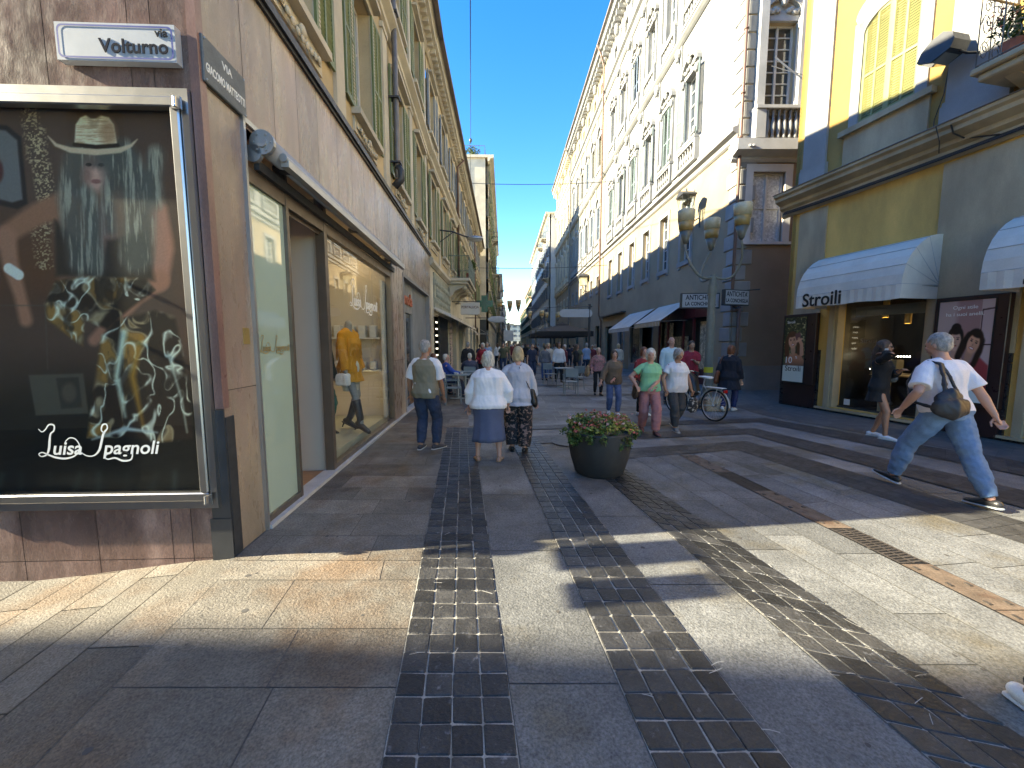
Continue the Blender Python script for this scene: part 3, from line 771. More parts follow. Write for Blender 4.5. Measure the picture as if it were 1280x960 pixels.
# logo writing: flourished script (flat letters)
def script_logo(parent, loc, size, m, thick=.003, name='lettering'):
    mb = MB(); W_ = .055
    def st(pts, ws=None):
        k = [W_*.55+W_*.75*math.sin(PI*i/(len(pts)-1)) for i in range(len(pts))] if ws is None else [W_*q for q in ws]
        ribbon(mb, pts, k, 0, 10, thick)
    st([(-.22, .98), (-.12, .88), (.0, .95), (.14, 1.12), (.30, 1.10), (.28, .92), (.16, .80), (.10, .55), (.05, .28), (-.05, .08), (-.22, .02), (-.30, .10), (-.18, .16), (.0, .08), (.25, -.02), (.55, -.06), (.85, .02), (1.02, .2), (1.06, .42), (.95, .62), (.78, .66), (.66, .58), (.60, .5)], [.5, .6, .7, .9, 1, .9, .9, 1.4, 1.4, 1, .6, .6, .7, 1, 1.3, 1.2, .9, .7, .7, .7, .7, .6, .5])
    def glyph(s, x, sz=.66, dz=.28):
        me = text_mesh(s, sz, thick*.5, shear=.25, bold=.010, align='LEFT', sx=.98)
        o = len(mb.v); mb.add([(q.co.x+x, q.co.y-thick, q.co.z+dz) for q in me.vertices], [tuple(p.vertices) for p in me.polygons])
    glyph('uisa', .13)
    st([(1.95, .80), (1.84, .92), (1.90, 1.10), (2.02, 1.12), (2.04, .98), (1.90, .80), (1.80, .5), (1.70, .22), (1.52, .04), (1.30, .02), (1.12, .12), (1.02, .2)], [.6, .8, 1, .9, .8, 1.3, 1.4, 1.3, .8, .7, .6, .4])
    glyph('pagnoli', 1.82)
    st([(1.98, .10), (1.86, -.02), (1.96, -.10), (2.2, -.06), (2.45, -.16), (2.72, -.12), (2.80, .10), (2.82, .30)], [.6, .8, .8, 1.1, 1.3, .9, .7, .6])
    me = mb.mesh(name); me.transform(Matrix.Scale(size, 4)); me.materials.append(m)
    o = link(name, me, parent); o.location = loc; return o
ob = script_logo(LB, (.60, .026, 1.575), .135, M['gold'], .01, 'pane_lettering')
ob = script_logo(LB, (3.05, .030, 2.20), .36, M['inkw'], .01, 'pane_lettering')
# ------------------------------------------------------------------ printed pictures painted in code on dense grids
class Paint:
    def __init__(s, U, V, bg): s.U = U; s.V = V; s.C = np.zeros((U.size, 3)); s.C[:] = bg
    def blend(s, a, col): 
        a = np.clip(a, 0, 1)[:, None]; s.C = s.C*(1-a)+np.array(col)*a
    def ell(s, cx, cy, rx, ry, col, rot=0, soft=.25, al=1.0):
        c, n = math.cos(rot), math.sin(rot); x = s.U-cx; y = s.V-cy
        d = np.sqrt(((x*c+y*n)/rx)**2+((-x*n+y*c)/ry)**2); s.blend((1-(d-1+soft/2)/soft).clip(0, 1)*al, col); return d
    def stroke(s, pts, w, col, soft=2.0, al=1.0):
        ws = w if isinstance(w, (list, tuple)) else [w]*len(pts); best = np.full(s.U.size, 1e9)
        for i in range(len(pts)-1):
            (ax, ay), (bx, by) = pts[i], pts[i+1]; dx, dy = bx-ax, by-ay
            t = (((s.U-ax)*dx+(s.V-ay)*dy)/(dx*dx+dy*dy+1e-9)).clip(0, 1)
            d = np.hypot(s.U-ax-t*dx, s.V-ay-t*dy)-(ws[i]+(ws[i+1]-ws[i])*t)*.5; best = np.minimum(best, d)
        s.blend((.5-best/soft)*al, col) if soft else None; return best
    def poly(s, P, col, soft=2.0, al=1.0, modulate=None):
        ins = np.zeros(s.U.size, bool); best = np.full(s.U.size, 1e9); n = len(P)
        for i in range(n):
            (ax, ay), (bx, by) = P[i], P[(i+1) % n]
            t = (((s.U-ax)*(bx-ax)+(s.V-ay)*(by-ay))/((bx-ax)**2+(by-ay)**2+1e-9)).clip(0, 1)
            best = np.minimum(best, np.hypot(s.U-ax-t*(bx-ax), s.V-ay-t*(by-ay)))
            c = ((ay > s.V) != (by > s.V)) & (s.U < (bx-ax)*(s.V-ay)/(by-ay+1e-9)+ax); ins ^= c
        d = np.where(ins, -best, best); a = (.5-d/soft).clip(0, 1)*al
        if modulate is not None: a = a*modulate
        s.blend(a, col); return a
def vnoise(U, V, seed=0):   # smooth value noise with numpy
    rs = np.random.RandomState(seed); T = rs.rand(256, 256)
    i = np.floor(U).astype(int); j = np.floor(V).astype(int); f = U-i; g = V-j
    f = f*f*(3-2*f); g = g*g*(3-2*g); q = lambda a, b: T[a % 256, b % 256]
    return (q(i, j)*(1-f)+q(i+1, j)*f)*(1-g)+(q(i, j+1)*(1-f)+q(i+1, j+1)*f)*g
def fbm(U, V, seed=0, o=4):
    r = 0; a = .5; t = 0
    for k in range(o): r = r+a*vnoise(U*2**k, V*2**k, seed+k); t += a; a *= .55
    return r/t
def picture(x0, x1, z0, z1, nx, nz, y, painter, mapf, m, parent, name='picture'):
    X, Z = np.meshgrid(np.linspace(x0, x1, nx), np.linspace(z0, z1, nz)); X = X.ravel(); Z = Z.ravel()
    U, V = mapf(X, Z); C = painter(U, V)
    C = np.clip(C, 0, 1); C = np.where(C <= .04045, C/12.92, ((C+.055)/1.055)**2.4)
    me = D.meshes.new(name); n = nx*nz; me.vertices.add(n)
    co_ = np.stack([X, np.full(n, y), Z], 1).astype(np.float32); me.vertices.foreach_set('co', co_.ravel())
    a = (np.arange(nz-1)[:, None]*nx+np.arange(nx-1)[None]).ravel()
    F = np.stack([a, a+1, a+1+nx, a+nx], 1).astype(np.int32); k = len(F)
    me.loops.add(k*4); me.polygons.add(k)
    me.loops.foreach_set('vertex_index', F.ravel()); me.polygons.foreach_set('loop_start', np.arange(k)*4)
    me.update(calc_edges=True); me.validate()
    at = me.color_attributes.new('print', 'FLOAT_COLOR', 'POINT')
    at.data.foreach_set('color', np.concatenate([C, np.ones((n, 1))], 1).astype(np.float32).ravel())
    me.materials.append(m); return link(name, me, parent)
PRINT = mat('printed paper', (1, 1, 1), .5, .0, 2, vcol='print', spec=.3)

def paint_hat(U, V):
    n1 = fbm(U/30, V/30, 3); n2 = fbm(U/6, V/6, 9)
    P = Paint(U, V, (.27, .20, .17))
    P.blend((U < 240)*(.5+.5*np.sin(V/60))*.25, (.26, .175, .145))
    P.blend(((V-430)/80).clip(0, 1), (.095, .08, .07))
    P.ell(20, 330, 70, 60, (.30, .18, .13), 0, .9, .7); P.ell(60, 330, 50, 40, (.33, .20, .13), .4, .9, .6)
    # mirror on the left
    P.poly([(-80, 150), (10, 158), (27, 172), (33, 255), (20, 262), (-80, 240)], (.10, .085, .10), 3); P.poly([(-80, 156), (8, 164), (22, 176), (27, 250), (14, 254), (-80, 232)], (.34, .335, .33), 3)
    P.ell(-5, 215, 9, 16, (.25, .08, .08), 0, .4, .8)
    # column of shells
    cell = fbm(U/2.2, V/1.7, 21, 2)
    for cx, cy, hh in ((40, 160, 40), (52, 210, 45), (56, 250, 40), (50, 310, 22)):
        P.blend(((cell-.55)*9).clip(0, 1)*(1-((np.abs(U-cx-(V-cy)*.12)/14)**3)).clip(0, 1)*(np.abs(V-cy) < hh+6)*.8, (.62, .54, .42))
    # body
    sk = (.50, .33, .27); sd_ = (.33, .22, .18)
    P.poly([(60, 262), (85, 240), (150, 235), (200, 245), (214, 300), (208, 352), (70, 352)], (.38, .26, .21), 10)
    P.stroke([(78, 255), (45, 268), (8, 292), (2, 300)], [32, 28, 24, 24], (.50, .33, .25), 8); P.stroke([(6, 296), (10, 330), (22, 372), (28, 400)], [24, 20, 15, 16], (.54, .36, .28), 7)
    P.stroke([(4, 290), (16, 340)], 8, (.52, .36, .29), 8, .6)
    P.stroke([(8, 336), (20, 344)], 13, (.72, .69, .64), 2)
    P.stroke([(195, 262), (203, 310), (196, 352)], [26, 24, 22], (.54, .36, .30), 8); P.stroke([(196, 350), (168, 368), (128, 410), (112, 425)], [26, 22, 17, 14], (.52, .34, .27), 6)
    P.ell(131, 285, 12, 34, (.50, .34, .30), 0, .8, .8)
    P.poly([(66, 275), (95, 300), (118, 345), (66, 345)], (.17, .13, .11), 6); P.poly([(130, 300), (180, 290), (190, 350), (120, 350)], (.18, .14, .12), 8)
    # face
    P.ell(118, 214, 17, 26, (.64, .47, .41), 0, .5); P.ell(121, 200, 17, 10, (.30, .25, .23), 0, .8, .9)
    P.ell(110, 205, 4, 2.2, (.10, .08, .08)); P.ell(126, 205, 4, 2.2, (.10, .08, .08)); P.ell(119, 215, 2.5, 7, (.66, .50, .44), 0, .8, .7)
    P.ell(119, 226, 6.5, 2.8, (.47, .28, .26), 0, .6); P.ell(107, 218, 6, 10, (.40, .28, .25), 0, .9, .7)
    # hair
    hn = fbm(U/3.2, V/40, 5, 3)
    for pts, w_ in (([(98, 188), (88, 215), (84, 250), (92, 300), (95, 330)], 26), ([(128, 190), (138, 220), (134, 260), (136, 285)], 18), ([(104, 240), (112, 270), (116, 330)], 20), ([(150, 192), (168, 225), (172, 270), (168, 320)], 40), ([(196, 190), (190, 220), (192, 250)], 20), ([(112, 250), (115, 340)], 16)):
        b = P.stroke(pts, w_, 0, 0); a = (.5-b/12).clip(0, 1)
        P.blend(a*.75, (.25, .255, .24)); P.blend(a*((hn-.5)*6).clip(0, 1)*.8, (.56, .53, .46))
    P.poly([(70, 190), (205, 190), (205, 330), (150, 345), (80, 330)], (.44, .42, .38), 10, .10)
    # hat
    P.poly([(93, 180), (95, 155), (101, 146), (108, 143), (114, 147), (121, 147), (127, 143), (137, 145), (143, 154), (147, 182)], (.74, .66, .55), 2)
    hb = fbm(U/14, V/1.1, 31, 3)
    P.poly([(94, 179), (96, 155), (108, 144), (127, 144), (142, 155), (146, 179)], (.58, .44, .33), 3, .8, ((hb-.45)*4).clip(0, 1)); P.ell(136, 165, 10, 16, (.52, .36, .26), 0, .9, .7)
    P.poly([(110, 144), (119, 150), (126, 144), (122, 158), (114, 158)], (.50, .40, .32), 4, .6)
    P.stroke([(60, 170), (70, 181), (88, 187), (120, 189), (150, 186), (164, 180), (172, 172)], [1, 4, 7, 8, 7, 4, 1], (.66, .56, .46), 2)
    P.stroke([(93, 180), (120, 182.5), (147, 180)], 5, (.14, .11, .10), 1.5)
    # dress print
    a1 = fbm(U/34+3, V/36, 41, 2)*2.6; wx = fbm(U/20+a1, V/24-a1, 51, 2); wy = fbm(U/30-a1, V/44+a1, 61, 2)
    line = 1-np.abs(wx-.5)*13; line2 = 1-np.abs(wy-.52)*11
    region = [[(66, 352), (100, 346), (178, 348), (190, 362), (150, 392), (130, 412), (100, 398), (98, 432), (78, 418), (55, 400), (52, 380)],
              [(122, 420), (140, 400), (190, 388), (215, 395), (222, 430), (232, 500), (236, 548), (190, 552), (150, 545), (102, 545), (112, 480)]]
    for g_ in region:
        a = P.poly(g_, (.15, .105, .085), 5)
        P.blend(a*((wy-.5)*7).clip(0, 1)*.95, (.50, .35, .18)); P.blend(a*line2.clip(0, 1)*.75, (.60, .52, .40)); P.blend(a*line.clip(0, 1)*.9, (.74, .75, .68))
        P.blend(a*((fbm(U/20, V/40, 77)-.55)*8).clip(0, 1)*.75, (.12, .085, .07))
    P.stroke([(150, 415), (140, 470), (150, 520)], [10, 7, 3], (.62, .64, .56), 5, .8); P.stroke([(172, 420), (160, 470), (172, 530)], [5, 9, 3], (.50, .35, .14), 6, .8); P.stroke([(205, 440), (222, 500), (228, 540)], [3, 3, 2], (.55, .57, .52), 3, .7)
    # dim room behind: framed print, shelf
    P.poly([(30, 468), (98, 466), (104, 516), (38, 518)], (.29, .27, .23), 2, .75); P.poly([(64, 472), (92, 471), (96, 508), (70, 510)], (.15, .13, .12), 2, .8); P.ell(80, 490, 9, 12, (.36, .31, .25), 0, .5, .5)
    P.stroke([(-80, 382), (52, 382), (54, 460)], 1.6, (.28, .25, .22), 1.5, .6)
    P.stroke([(108, 548), (150, 535), (190, 540)], [2, 6, 2], (.55, .57, .55), 3, .8)
    for k in range(9): P.stroke([(-40+k*32+5*math.sin(k*2.1), 590), (-46+k*32, 622)], 5, (.30, .36, .35), 9, .22+.12*math.sin(k*1.7))
    P.C *= 1.4; P.C *= (.94+.12*fbm(U/1.2, V/1.2, 90, 2))[:, None]
    return P.C
case = empty('advertising_case', (LP[0], LP[1], 0), angp, label='large steel framed advertising case with a dark poster of a woman in a straw hat', cat='advertising case')
w = MB()
w.box(-2.02, -.055, -.05, .04, .42, .475); w.box(-2.02, -.055, -.05, .04, 3.325, 3.38); w.box(-.105, -.055, -.05, .04, .475, 3.325); w.box(-2.02, -1.97, -.05, .04, .475, 3.325)
w.build('outer_frame', M['steel'], case)
w = MB()
w.bbox(-1.965, -.11, -.07, .0, .48, .545, .008); w.bbox(-1.965, -.11, -.07, .0, 3.255, 3.32, .008); w.bbox(-.17, -.11, -.07, .0, .545, 3.255, .008); w.bbox(-1.965, -1.90, -.07, .0, .545, 3.255, .008)
w.build('inner_frame', M['steel'], case)
for z in (.49, 3.26): w = MB(); w.box(-.14, -.08, -.09, -.0705, z-.03, z+.05); w.tube([(-.11, -.095, z-.02), (-.11, -.095, z+.04)], .012, 8); w.build('hinge', M['steel'], case)
def mapc(X, Z):
    d_ = 3.37-Z; t = d_/2.9; V = 118+192.7*d_-6.67*d_*d_; return 215+31*t-(-X-.235)*(187-17*t), V
picture(-1.95, -.11, .48, 3.34, 330, 560, .055-.015, paint_hat, mapc, PRINT, case)
w = MB(); w.quad((-1.90, -.02, .54), (-.17, -.02, .54), (-.17, -.02, 3.26), (-1.90, -.02, 3.26)); w.build('glass_pane', M['gglass'], case)
script_logo(case, (-1.265, -.024, .82), .215, M['inkw'], .003)

# ------------------------------------------------------------------ jeweller's posters (pictures share the painter)
def face(P, cx, cy, s_, skin, hair, tilt=0, long=False, smile=False):
    c = lambda x, y: (cx+(x*math.cos(tilt)-y*math.sin(tilt))*s_, cy+(x*math.sin(tilt)+y*math.cos(tilt))*s_)
    if long:
        P.stroke([c(-.9, -.5), c(-1.2, .6), c(-1.3, 2.2)], [.9*s_, 1.0*s_, .9*s_], hair, s_*.25); P.stroke([c(.9, -.5), c(1.15, .6), c(1.1, 2.2)], [.9*s_, .8*s_, .7*s_], hair, s_*.25)
    x, y = c(0, -.35); P.ell(x, y, 1.15*s_, 1.25*s_, hair, tilt, .15)
    x, y = c(0, 1.5); P.ell(x, y, .5*s_, .9*s_, tuple(q*.85 for q in skin), tilt, .4)
    x, y = c(0, .15); P.ell(x, y, .82*s_, 1.12*s_, skin, tilt, .2)
    x, y = c(.35, .3); P.ell(x, y, .5*s_, .8*s_, tuple(q*.88 for q in skin), tilt, .8, .6)
    x, y = c(0, -.95); P.ell(x, y, .75*s_, .35*s_, hair, tilt, .4)
    for k in (-.36, .36):
        x, y = c(k, -.08); P.ell(x, y, .17*s_, .08*s_, (.12, .08, .07), tilt, .5); x, y = c(k, -.28); P.ell(x, y, .22*s_, .045*s_, (.2, .13, .1), tilt, .5)
    x, y = c(0, .3); P.ell(x, y, .09*s_, .12*s_, tuple(q*.75 for q in skin), tilt, .8)
    x, y = c(0, .68); P.ell(x, y, (.36 if smile else .26)*s_, (.15 if smile else .09)*s_, (.62, .22, .22), tilt, .3)
    if smile: P.ell(x, y, .28*s_, .07*s_, (.95, .92, .90), tilt, .3)
def paint_two(U, V):   # U 0..100 across, V 0..150 down
    P = Paint(U, V, (.70, .60, .58)); P.blend(((U-30)/10).clip(0, 1), (.62, .47, .46)); P.blend((U > 78)*1., (.74, .64, .62))
    P.poly([(79, 14), (101, 12), (101, 66), (79, 66)], (.25, .10, .11), .8); P.poly([(81, 16), (101, 14), (101, 64), (81, 64)], (.72, .62, .62), .8)
    P.poly([(60, 96), (84, 84), (99, 95), (101, 132), (55, 132)], (.62, .22, .24), 3); P.poly([(18, 92), (34, 86), (52, 96), (62, 132), (20, 132)], (.72, .50, .42), 3)
    P.poly([(44, 92), (52, 86), (64, 100), (66, 132), (48, 124)], (.08, .07, .08), 3)
    face(P, 36, 58, 13, (.86, .66, .57), (.12, .08, .07)); P.ell(36, 40, 9, 7, (.12, .08, .07), 0, .2)
    face(P, 70, 62, 13, (.86, .62, .50), (.14, .08, .06), .35, True, True)
    P.stroke([(86, 126), (72, 108), (58, 96), (50, 90)], [10, 9, 8, 3], (.84, .62, .52), 1.5)
    for k in range(4): P.stroke([(62, 96+2*k), (50-k, 86+4*k)], [3.4, 2.2], (.86, .64, .54), 1)
    P.stroke([(30, 126), (36, 112), (42, 100)], [10, 8, 4], (.82, .60, .50), 1.5)
    for k in range(4): P.stroke([(38, 108+2.5*k), (50, 102+4*k)], [3, 2.2], (.85, .63, .53), 1)
    P.ell(47, 103, 2, 2, (.9, .9, .92), 0, .3); P.ell(55, 92, 1.6, 1.6, (.95, .93, .85), 0, .3)
    P.blend(((V-131)*2).clip(0, 1), (.86, .88, .85))
    return P.C
def paint_one(U, V):   # 0..60, 0..150
    P = Paint(U, V, (.20, .21, .13)); n = fbm(U/9, V/9, 8); P.blend(((n-.5)*5).clip(0, 1), (.42, .42, .24)); P.blend(((fbm(U/5, V/5, 12)-.62)*8).clip(0, 1), (.70, .66, .50))
    P.poly([(2, 118), (12, 88), (30, 82), (50, 86), (60, 100), (60, 118)], (.72, .47, .35), 3)
    face(P, 24, 54, 14, (.84, .60, .47), (.36, .20, .11), -.15, True, True)
    P.poly([(30, 38), (44, 34), (48, 46), (34, 52)], (.45, .28, .28), 1.5); P.stroke([(52, 84), (50, 62), (42, 50)], [11, 9, 8], (.80, .56, .44), 2); P.stroke([(36, 56), (50, 50)], 5, (.84, .62, .50), 2)
    P.blend(((V-96)/20).clip(0, 1)*(V < 112)*.6, (.25, .18, .14))
    P.blend(((V-112)*2).clip(0, 1), (.80, .82, .76))
    return P.C
# ------------------------------------------------------------------ YELLOW BUILDING (right, near)
YP = (7.52, 10.94); YD = (.87, -4.28)
YB = frame_empty('building', YP, YD, label='yellow stucco building on the right with the jeweller shop under dome awnings', cat='building')
YE = 13.0
ops = [(1.25, 3.10, .12, 2.72), (4.55, 6.6, .12, 2.72), (8.2, 10.4, .12, 2.72)]
w = MB(); wall(w, -.12, YE, -.05, 5.05, ops, depth=.30); w.build('wall', M['yellow'], YB)
for a, b in ((.12, .86), (3.12, 4.34), (6.9, 7.9), (10.8, 11.8)): w = MB(); w.box(a, b, -.035, -.003, 1.50, 5.0); w.build('pilaster', M['greyst'], YB)
plm = mat('black stone plinth', (.025, .022, .024), .3, .4, 5, .2, 60)
for a, b, c, d, e in ((-.13, .95, -.05, -.002, 1.5), (3.28, 4.33, -.05, -.002, 1.5), (6.85, 8.0, -.05, -.002, 1.5), (10.7, YE, -.05, -.002, 1.5), (.952, 3.278, -.03, -.002, .10), (4.332, 6.848, -.03, -.002, .10), (-.14, -.1205, -.03, 3, 1.5)):
    w = MB(); w.box(a, b, c, d, -.05, e); w.build('plinth', plm, YB)
w = MB()
for a, b in ((1.25, 3.10), (4.55, 6.6)):
    w.box(a-.12, a, -.05, .02, .10, 2.8); w.box(b, b+.12, -.05, .02, .10, 2.8); w.box(a-.12, b+.12, -.055, .02, 2.8, 2.95); w.box(a-.3, b+.25, -.10, .02, .055, .10)
    w.box(a, a+.06, 0, .2, .12, 2.72); w.box(b-.06, b, 0, .2, .12, 2.72)
w.build('stone_surround', M['greyst'], YB)
# main string cornice
pr = [(.03, 5.05), (.06, 5.10), (.06, 5.22), (.14, 5.28), (.14, 5.36), (.30, 5.44), (.30, 5.52), (.36, 5.56), (.36, 5.62), (.05, 5.70)]
w = MB(); profile_run(w, -.42, YE, pr, 0); 
w.build('string_course', M['greyst'], YB)
w = MB(); w.box(-.44, YE, -.38, .0, 5.625, 5.64); w.build('cornice_flashing', M['roof'], YB)
wops = [(1.42, 2.52, 6.55, 8.75), (4.35, 5.45, 6.2, 8.75), (7.3, 8.4, 6.55, 8.75), (10.2, 11.3, 6.55, 8.75), (1.42, 2.52, 10.6, 12.8), (4.35, 5.45, 10.6, 12.8), (7.3, 8.4, 10.6, 12.8)]
w = MB(); wall(w, -.12, YE, 5.7, 14.5, wops, depth=.25); w.build('upper_wall', mat('sun-offset yellow stucco', (.37, .225, .065), .9, .1, 1, .07, 60, .2, 60, dirt=.2), YB)  # upper stucco coloured darker to offset the full sun on it
for a, b in ((.12, .72), (3.05, 3.9), (6.0, 6.7), (9, 9.7)): w = MB(); w.box(a, b, -.06, -.002, 6.05, 14.2); w.box(a-.05, b+.05, -.10, -.002, 5.72, 6.05); w.box(a-.03, b+.03, -.085, -.0605, 6.05, 6.12); w.build('upper_pilaster', M['whitest'], YB)
for c in (1.97, 7.85): w = MB(); w.box(c-.82, c+.82, -.05, -.002, 5.72, 6.42); w.box(c-.90, c+.90, -.14, -.002, 6.42, 6.54); w.build('apron', M['greyst'], YB)
def surr_arch(t=.2, out=.045):
    def f(w_, h):
        mb = MB(); mb.box(-w_/2-t, -w_/2, -out, .02, -.0, h); mb.box(w_/2, w_/2+t, -out, .02, 0, h)
        n = 16; a0 = [( (w_/2)*math.cos(PI*k/n), h-.32+.34*math.sin(PI*k/n)) for k in range(n+1)]
        b0 = [((w_/2+t)*math.cos(PI*k/n), h+.10+.42*math.sin(PI*k/n)) for k in range(n+1)]
        for k in range(n):
            P = [a0[k], a0[k+1], b0[k+1], b0[k]]; mb.prism([(p[0], max(p[1], h-.34)) for p in P], -out, .04)
        return mb
    return f
y1 = make_window(YB, 1.1, 2.2, M['white'], M['pane'], True, M['shY'], .55, (2, 2), cols=2, depth=.25, surround=surr_arch(), sm=M['whitest']); y1.location = (1.97, 0, 6.55)
for x, z in ((4.9, 6.55), (7.85, 6.55), (10.75, 6.55), (1.97, 10.6), (4.9, 10.6), (7.85, 10.6)): copy_tree(y1, YB, (x, 0, z))
w = MB(); profile_run(w, -.4, YE, [(.05, 13.9), (.15, 14.0), (.2, 14.1), (.55, 14.25), (.55, 14.5)], 0); w.build('roof_cornice', M['whitest'], YB)
w = MB(); w.box(-.12, YE, .5, 9, 2.95, 14.48); w.box(-.12, 1.1, .305, 9, -.05, 2.95); w.box(3.2, 4.45, .305, 9, -.05, 2.95); w.box(6.7, YE, .305, 9, -.05, 2.95); w.box(-.12, -.0, .0, 9, -.05, 14.4); w.build('side_wall', M['yellow'], YB)
# shop interior
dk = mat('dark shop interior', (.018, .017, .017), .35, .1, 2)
w = MB()
for a, b in ((1.1, 3.2), (4.45, 6.7)):
    w.box(a, b, 3.4, 3.5, 0, 2.95); w.box(a, a+.04, .3, 3.5, .05, 2.9); w.box(b-.04, b, .3, 3.5, .05, 2.9); w.box(a, b, .3, 3.5, 2.90, 2.95); w.box(a, b, .3, 3.5, .0, .05)
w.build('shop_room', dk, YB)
w = MB(); w.quad((1.31, .19, .16), (3.04, .19, .16), (3.04, .19, 2.72), (1.31, .19, 2.72)); w.build('shop_window', M['glass'], YB); w = MB(); w.quad((4.61, .19, .16), (6.54, .19, .16), (6.54, .19, 2.72), (4.61, .19, 2.72)); w.build('shop_window', M['glass'], YB)
w = MB()
for a, b in ((1.31, 3.04), (4.61, 6.54)): w.box(a, b, .17, .21, .12, .16); w.box((a+b)/2-.13, (a+b)/2-.09, .185, .205, .16, 2.72) if a > 4 else None
w.box(1.31, 3.04, .17, .21, 2.64, 2.72); w.build('shop_frame', M['iron'], YB)
w = MB(); w.box(1.36, 3.0, .45, .5, 2.30, 2.52); w.build('lintel_panel', mat('grey shop header', (.10, .11, .12), .4), YB)
w = MB(); w.box(1.9, 2.5, .35, .75, .98, 1.0); w.box(2.0, 2.13, .45, .62, .12, .98); w.box(1.45, 2.6, .9, 1.4, .9, .93); w.build('display_table', M['greyst'], YB)
w = MB(); w.box(2.25, 3.0, 1.3, 1.7, .1, .9); w.box(2.3, 3.0, 1.65, 1.7, 1.45, 2.05); w.box(2.3, 2.98, 1.4, 1.7, 1.2, 1.23); w.box(1.98, 2.28, .5, .7, 1.0, 1.3); w.box(2.5, 2.9, .9, 1.2, .93, 1.15); w.build('display_case', mat('cream display case', (.34, .27, .17), .5, .1), YB)
wl = emis('warm display light', (1, .74, .45), 6); cl = emis('cool spot light', (.85, .92, 1), 6)
w = MB(); w.box(2.34, 2.94, 1.62, 1.645, 1.95, 2.02); w.box(2.34, 2.94, 1.62, 1.645, 1.5, 1.52)
for k in range(5): w.box(2.02-.0*k, 2.2, 1.7+.12*k, 1.72+.12*k, 1.3+.16*k, 1.315+.16*k)
w.build('warm_light', wl, YB)
w = MB()
for k in range(7): w.ell((1.62+.06*k, 1.3, 1.36), .016, 8); w.ell((2.5+.055*k, 1.2, 1.48), .016, 8)
w.ell((2.9, .8, .82), .03, 8); w.ell((1.45, .9, 1.05), .012, 6); w.build('spot_light', cl, YB)
for k, (x, y, z) in enumerate(((1.9, .6, 2.25), (2.25, .75, 2.1), (2.72, .9, 2.3))):
    p = empty('pendant_lamp', (0, 0, 0)); p.parent = YB; p.location = (x, y, z)
    w = MB(); w.tube([(0, 0, 0), (0, 0, .40)], .06, 14, cap=False); w.build('shade', M['gold'], p, smooth=True)
    w = MB(); w.tube([(0, 0, .01), (0, 0, .015)], .05, 12); w.build('bulb', wl, p)
text('pane_lettering', 'Stroili', mat('faint pane lettering', (.12, .12, .12), .5), YB, (1.72, .185, 1.72), .15, .001, align='LEFT')
w = MB(); w.box(1.46, 1.60, .183, .187, .20, .34); w.build('notice', M['white'], YB)
# awnings: dome shape with a valance
def dome_awning(x0, x1, zt, zb, out, label, word, wx, ws):
    a = frame_empty('dome_awning', YP, YD, label=label, cat='awning', group='dome awnings of the jeweller')
    n = 8; ns = 6; zp = zb+.27
    arc = [(out*math.sin(PI/2*k/n), zp+(zt-zp)*math.cos(PI/2*k/n)) for k in range(n+1)]     # from the wall top to the front edge
    inset = lambda k: .30*(1-math.sin(PI/2*k/n)*.0)*0
    canvas = MB()
    ex = .62   # sides curve in towards the top like a half dome
    def xr(k, side):
        t = k/n
        return (x1-ex*(1-math.sin(PI/2*min(1, t*1.0)))*.0) if side > 0 else x0
    for k in range(n):
        (o1, z1), (o2, z2) = arc[k], arc[k+1]; canvas.rv = .5
        canvas.add([(x0+.0, -o1, z1), (x1, -o1, z1), (x1, -o2, z2), (x0, -o2, z2)], [(0, 1, 2, 3)])
    # gusseted end caps: quarter fans that bulge outwards
    for x, sg_ in ((x0, -1), (x1, 1)):
        for k in range(n):
            (o1, z1), (o2, z2) = arc[k], arc[k+1]
            bl = .0
            canvas.add([(x, -.02, zp), (x+sg_*.0, -o1, z1), (x+sg_*.0, -o2, z2)], [(0, 1, 2)])
    canvas.build('canvas', M['canvas'], a, smooth=False)
    seam = MB()
    for k in (2, 4, 6, 8):
        o_, z_ = arc[k]; seam.tube([(x0, -.0, zp), (x0, -o_-.004, z_+.004), (x1, -o_-.004, z_+.004), (x1+.003, -.0, zp)], .006, 6)
    seam.build('seam', mat('awning seam', (.40, .39, .38), .8), a)
    v = MB(); zb2 = zb; nsg = 26
    pts = [(x0, -.01)]+[(x0-.004, -out*t) for t in (.5,)]+[(x0+(x1-x0)*i/nsg, -out-.012*(i % 2)) for i in range(nsg+1)]+[(x1+.004, -out*.5), (x1, -.01)]
    for p, q in zip(pts, pts[1:]): v.add([(p[0], p[1], zb2-.01*math.sin(p[0]*7)), (q[0], q[1], zb2-.01*math.sin(q[0]*7)), (q[0], q[1]+.0, zp+.002), (p[0], p[1], zp+.002)], [(0, 1, 2, 3)])
    v.build('valance', M['canvas'], a)
    f = MB(); f.tube([(x0, -.0, zp-.02), (x0+.01, -out+.02, zp-.02), (x1-.01, -out+.02, zp-.02), (x1, 0, zp-.02)], .014, 6); f.build('frame', M['alu'], a)
    text('lettering', word, M['black'], a, (wx, -out-.018, zb+.145), ws, .003, bold=.006, align='LEFT', sx=.92)
    return a
dome_awning(1.02, 3.22, 3.72, 2.50, .92, 'white dome awning with the word Stroili above the shop window', 'Stroili', 1.20, .42)
dome_awning(4.32, 6.75, 3.72, 2.50, .92, 'second white dome awning, cut off by the right edge of the photo', 'Stroili', 4.80, .42)
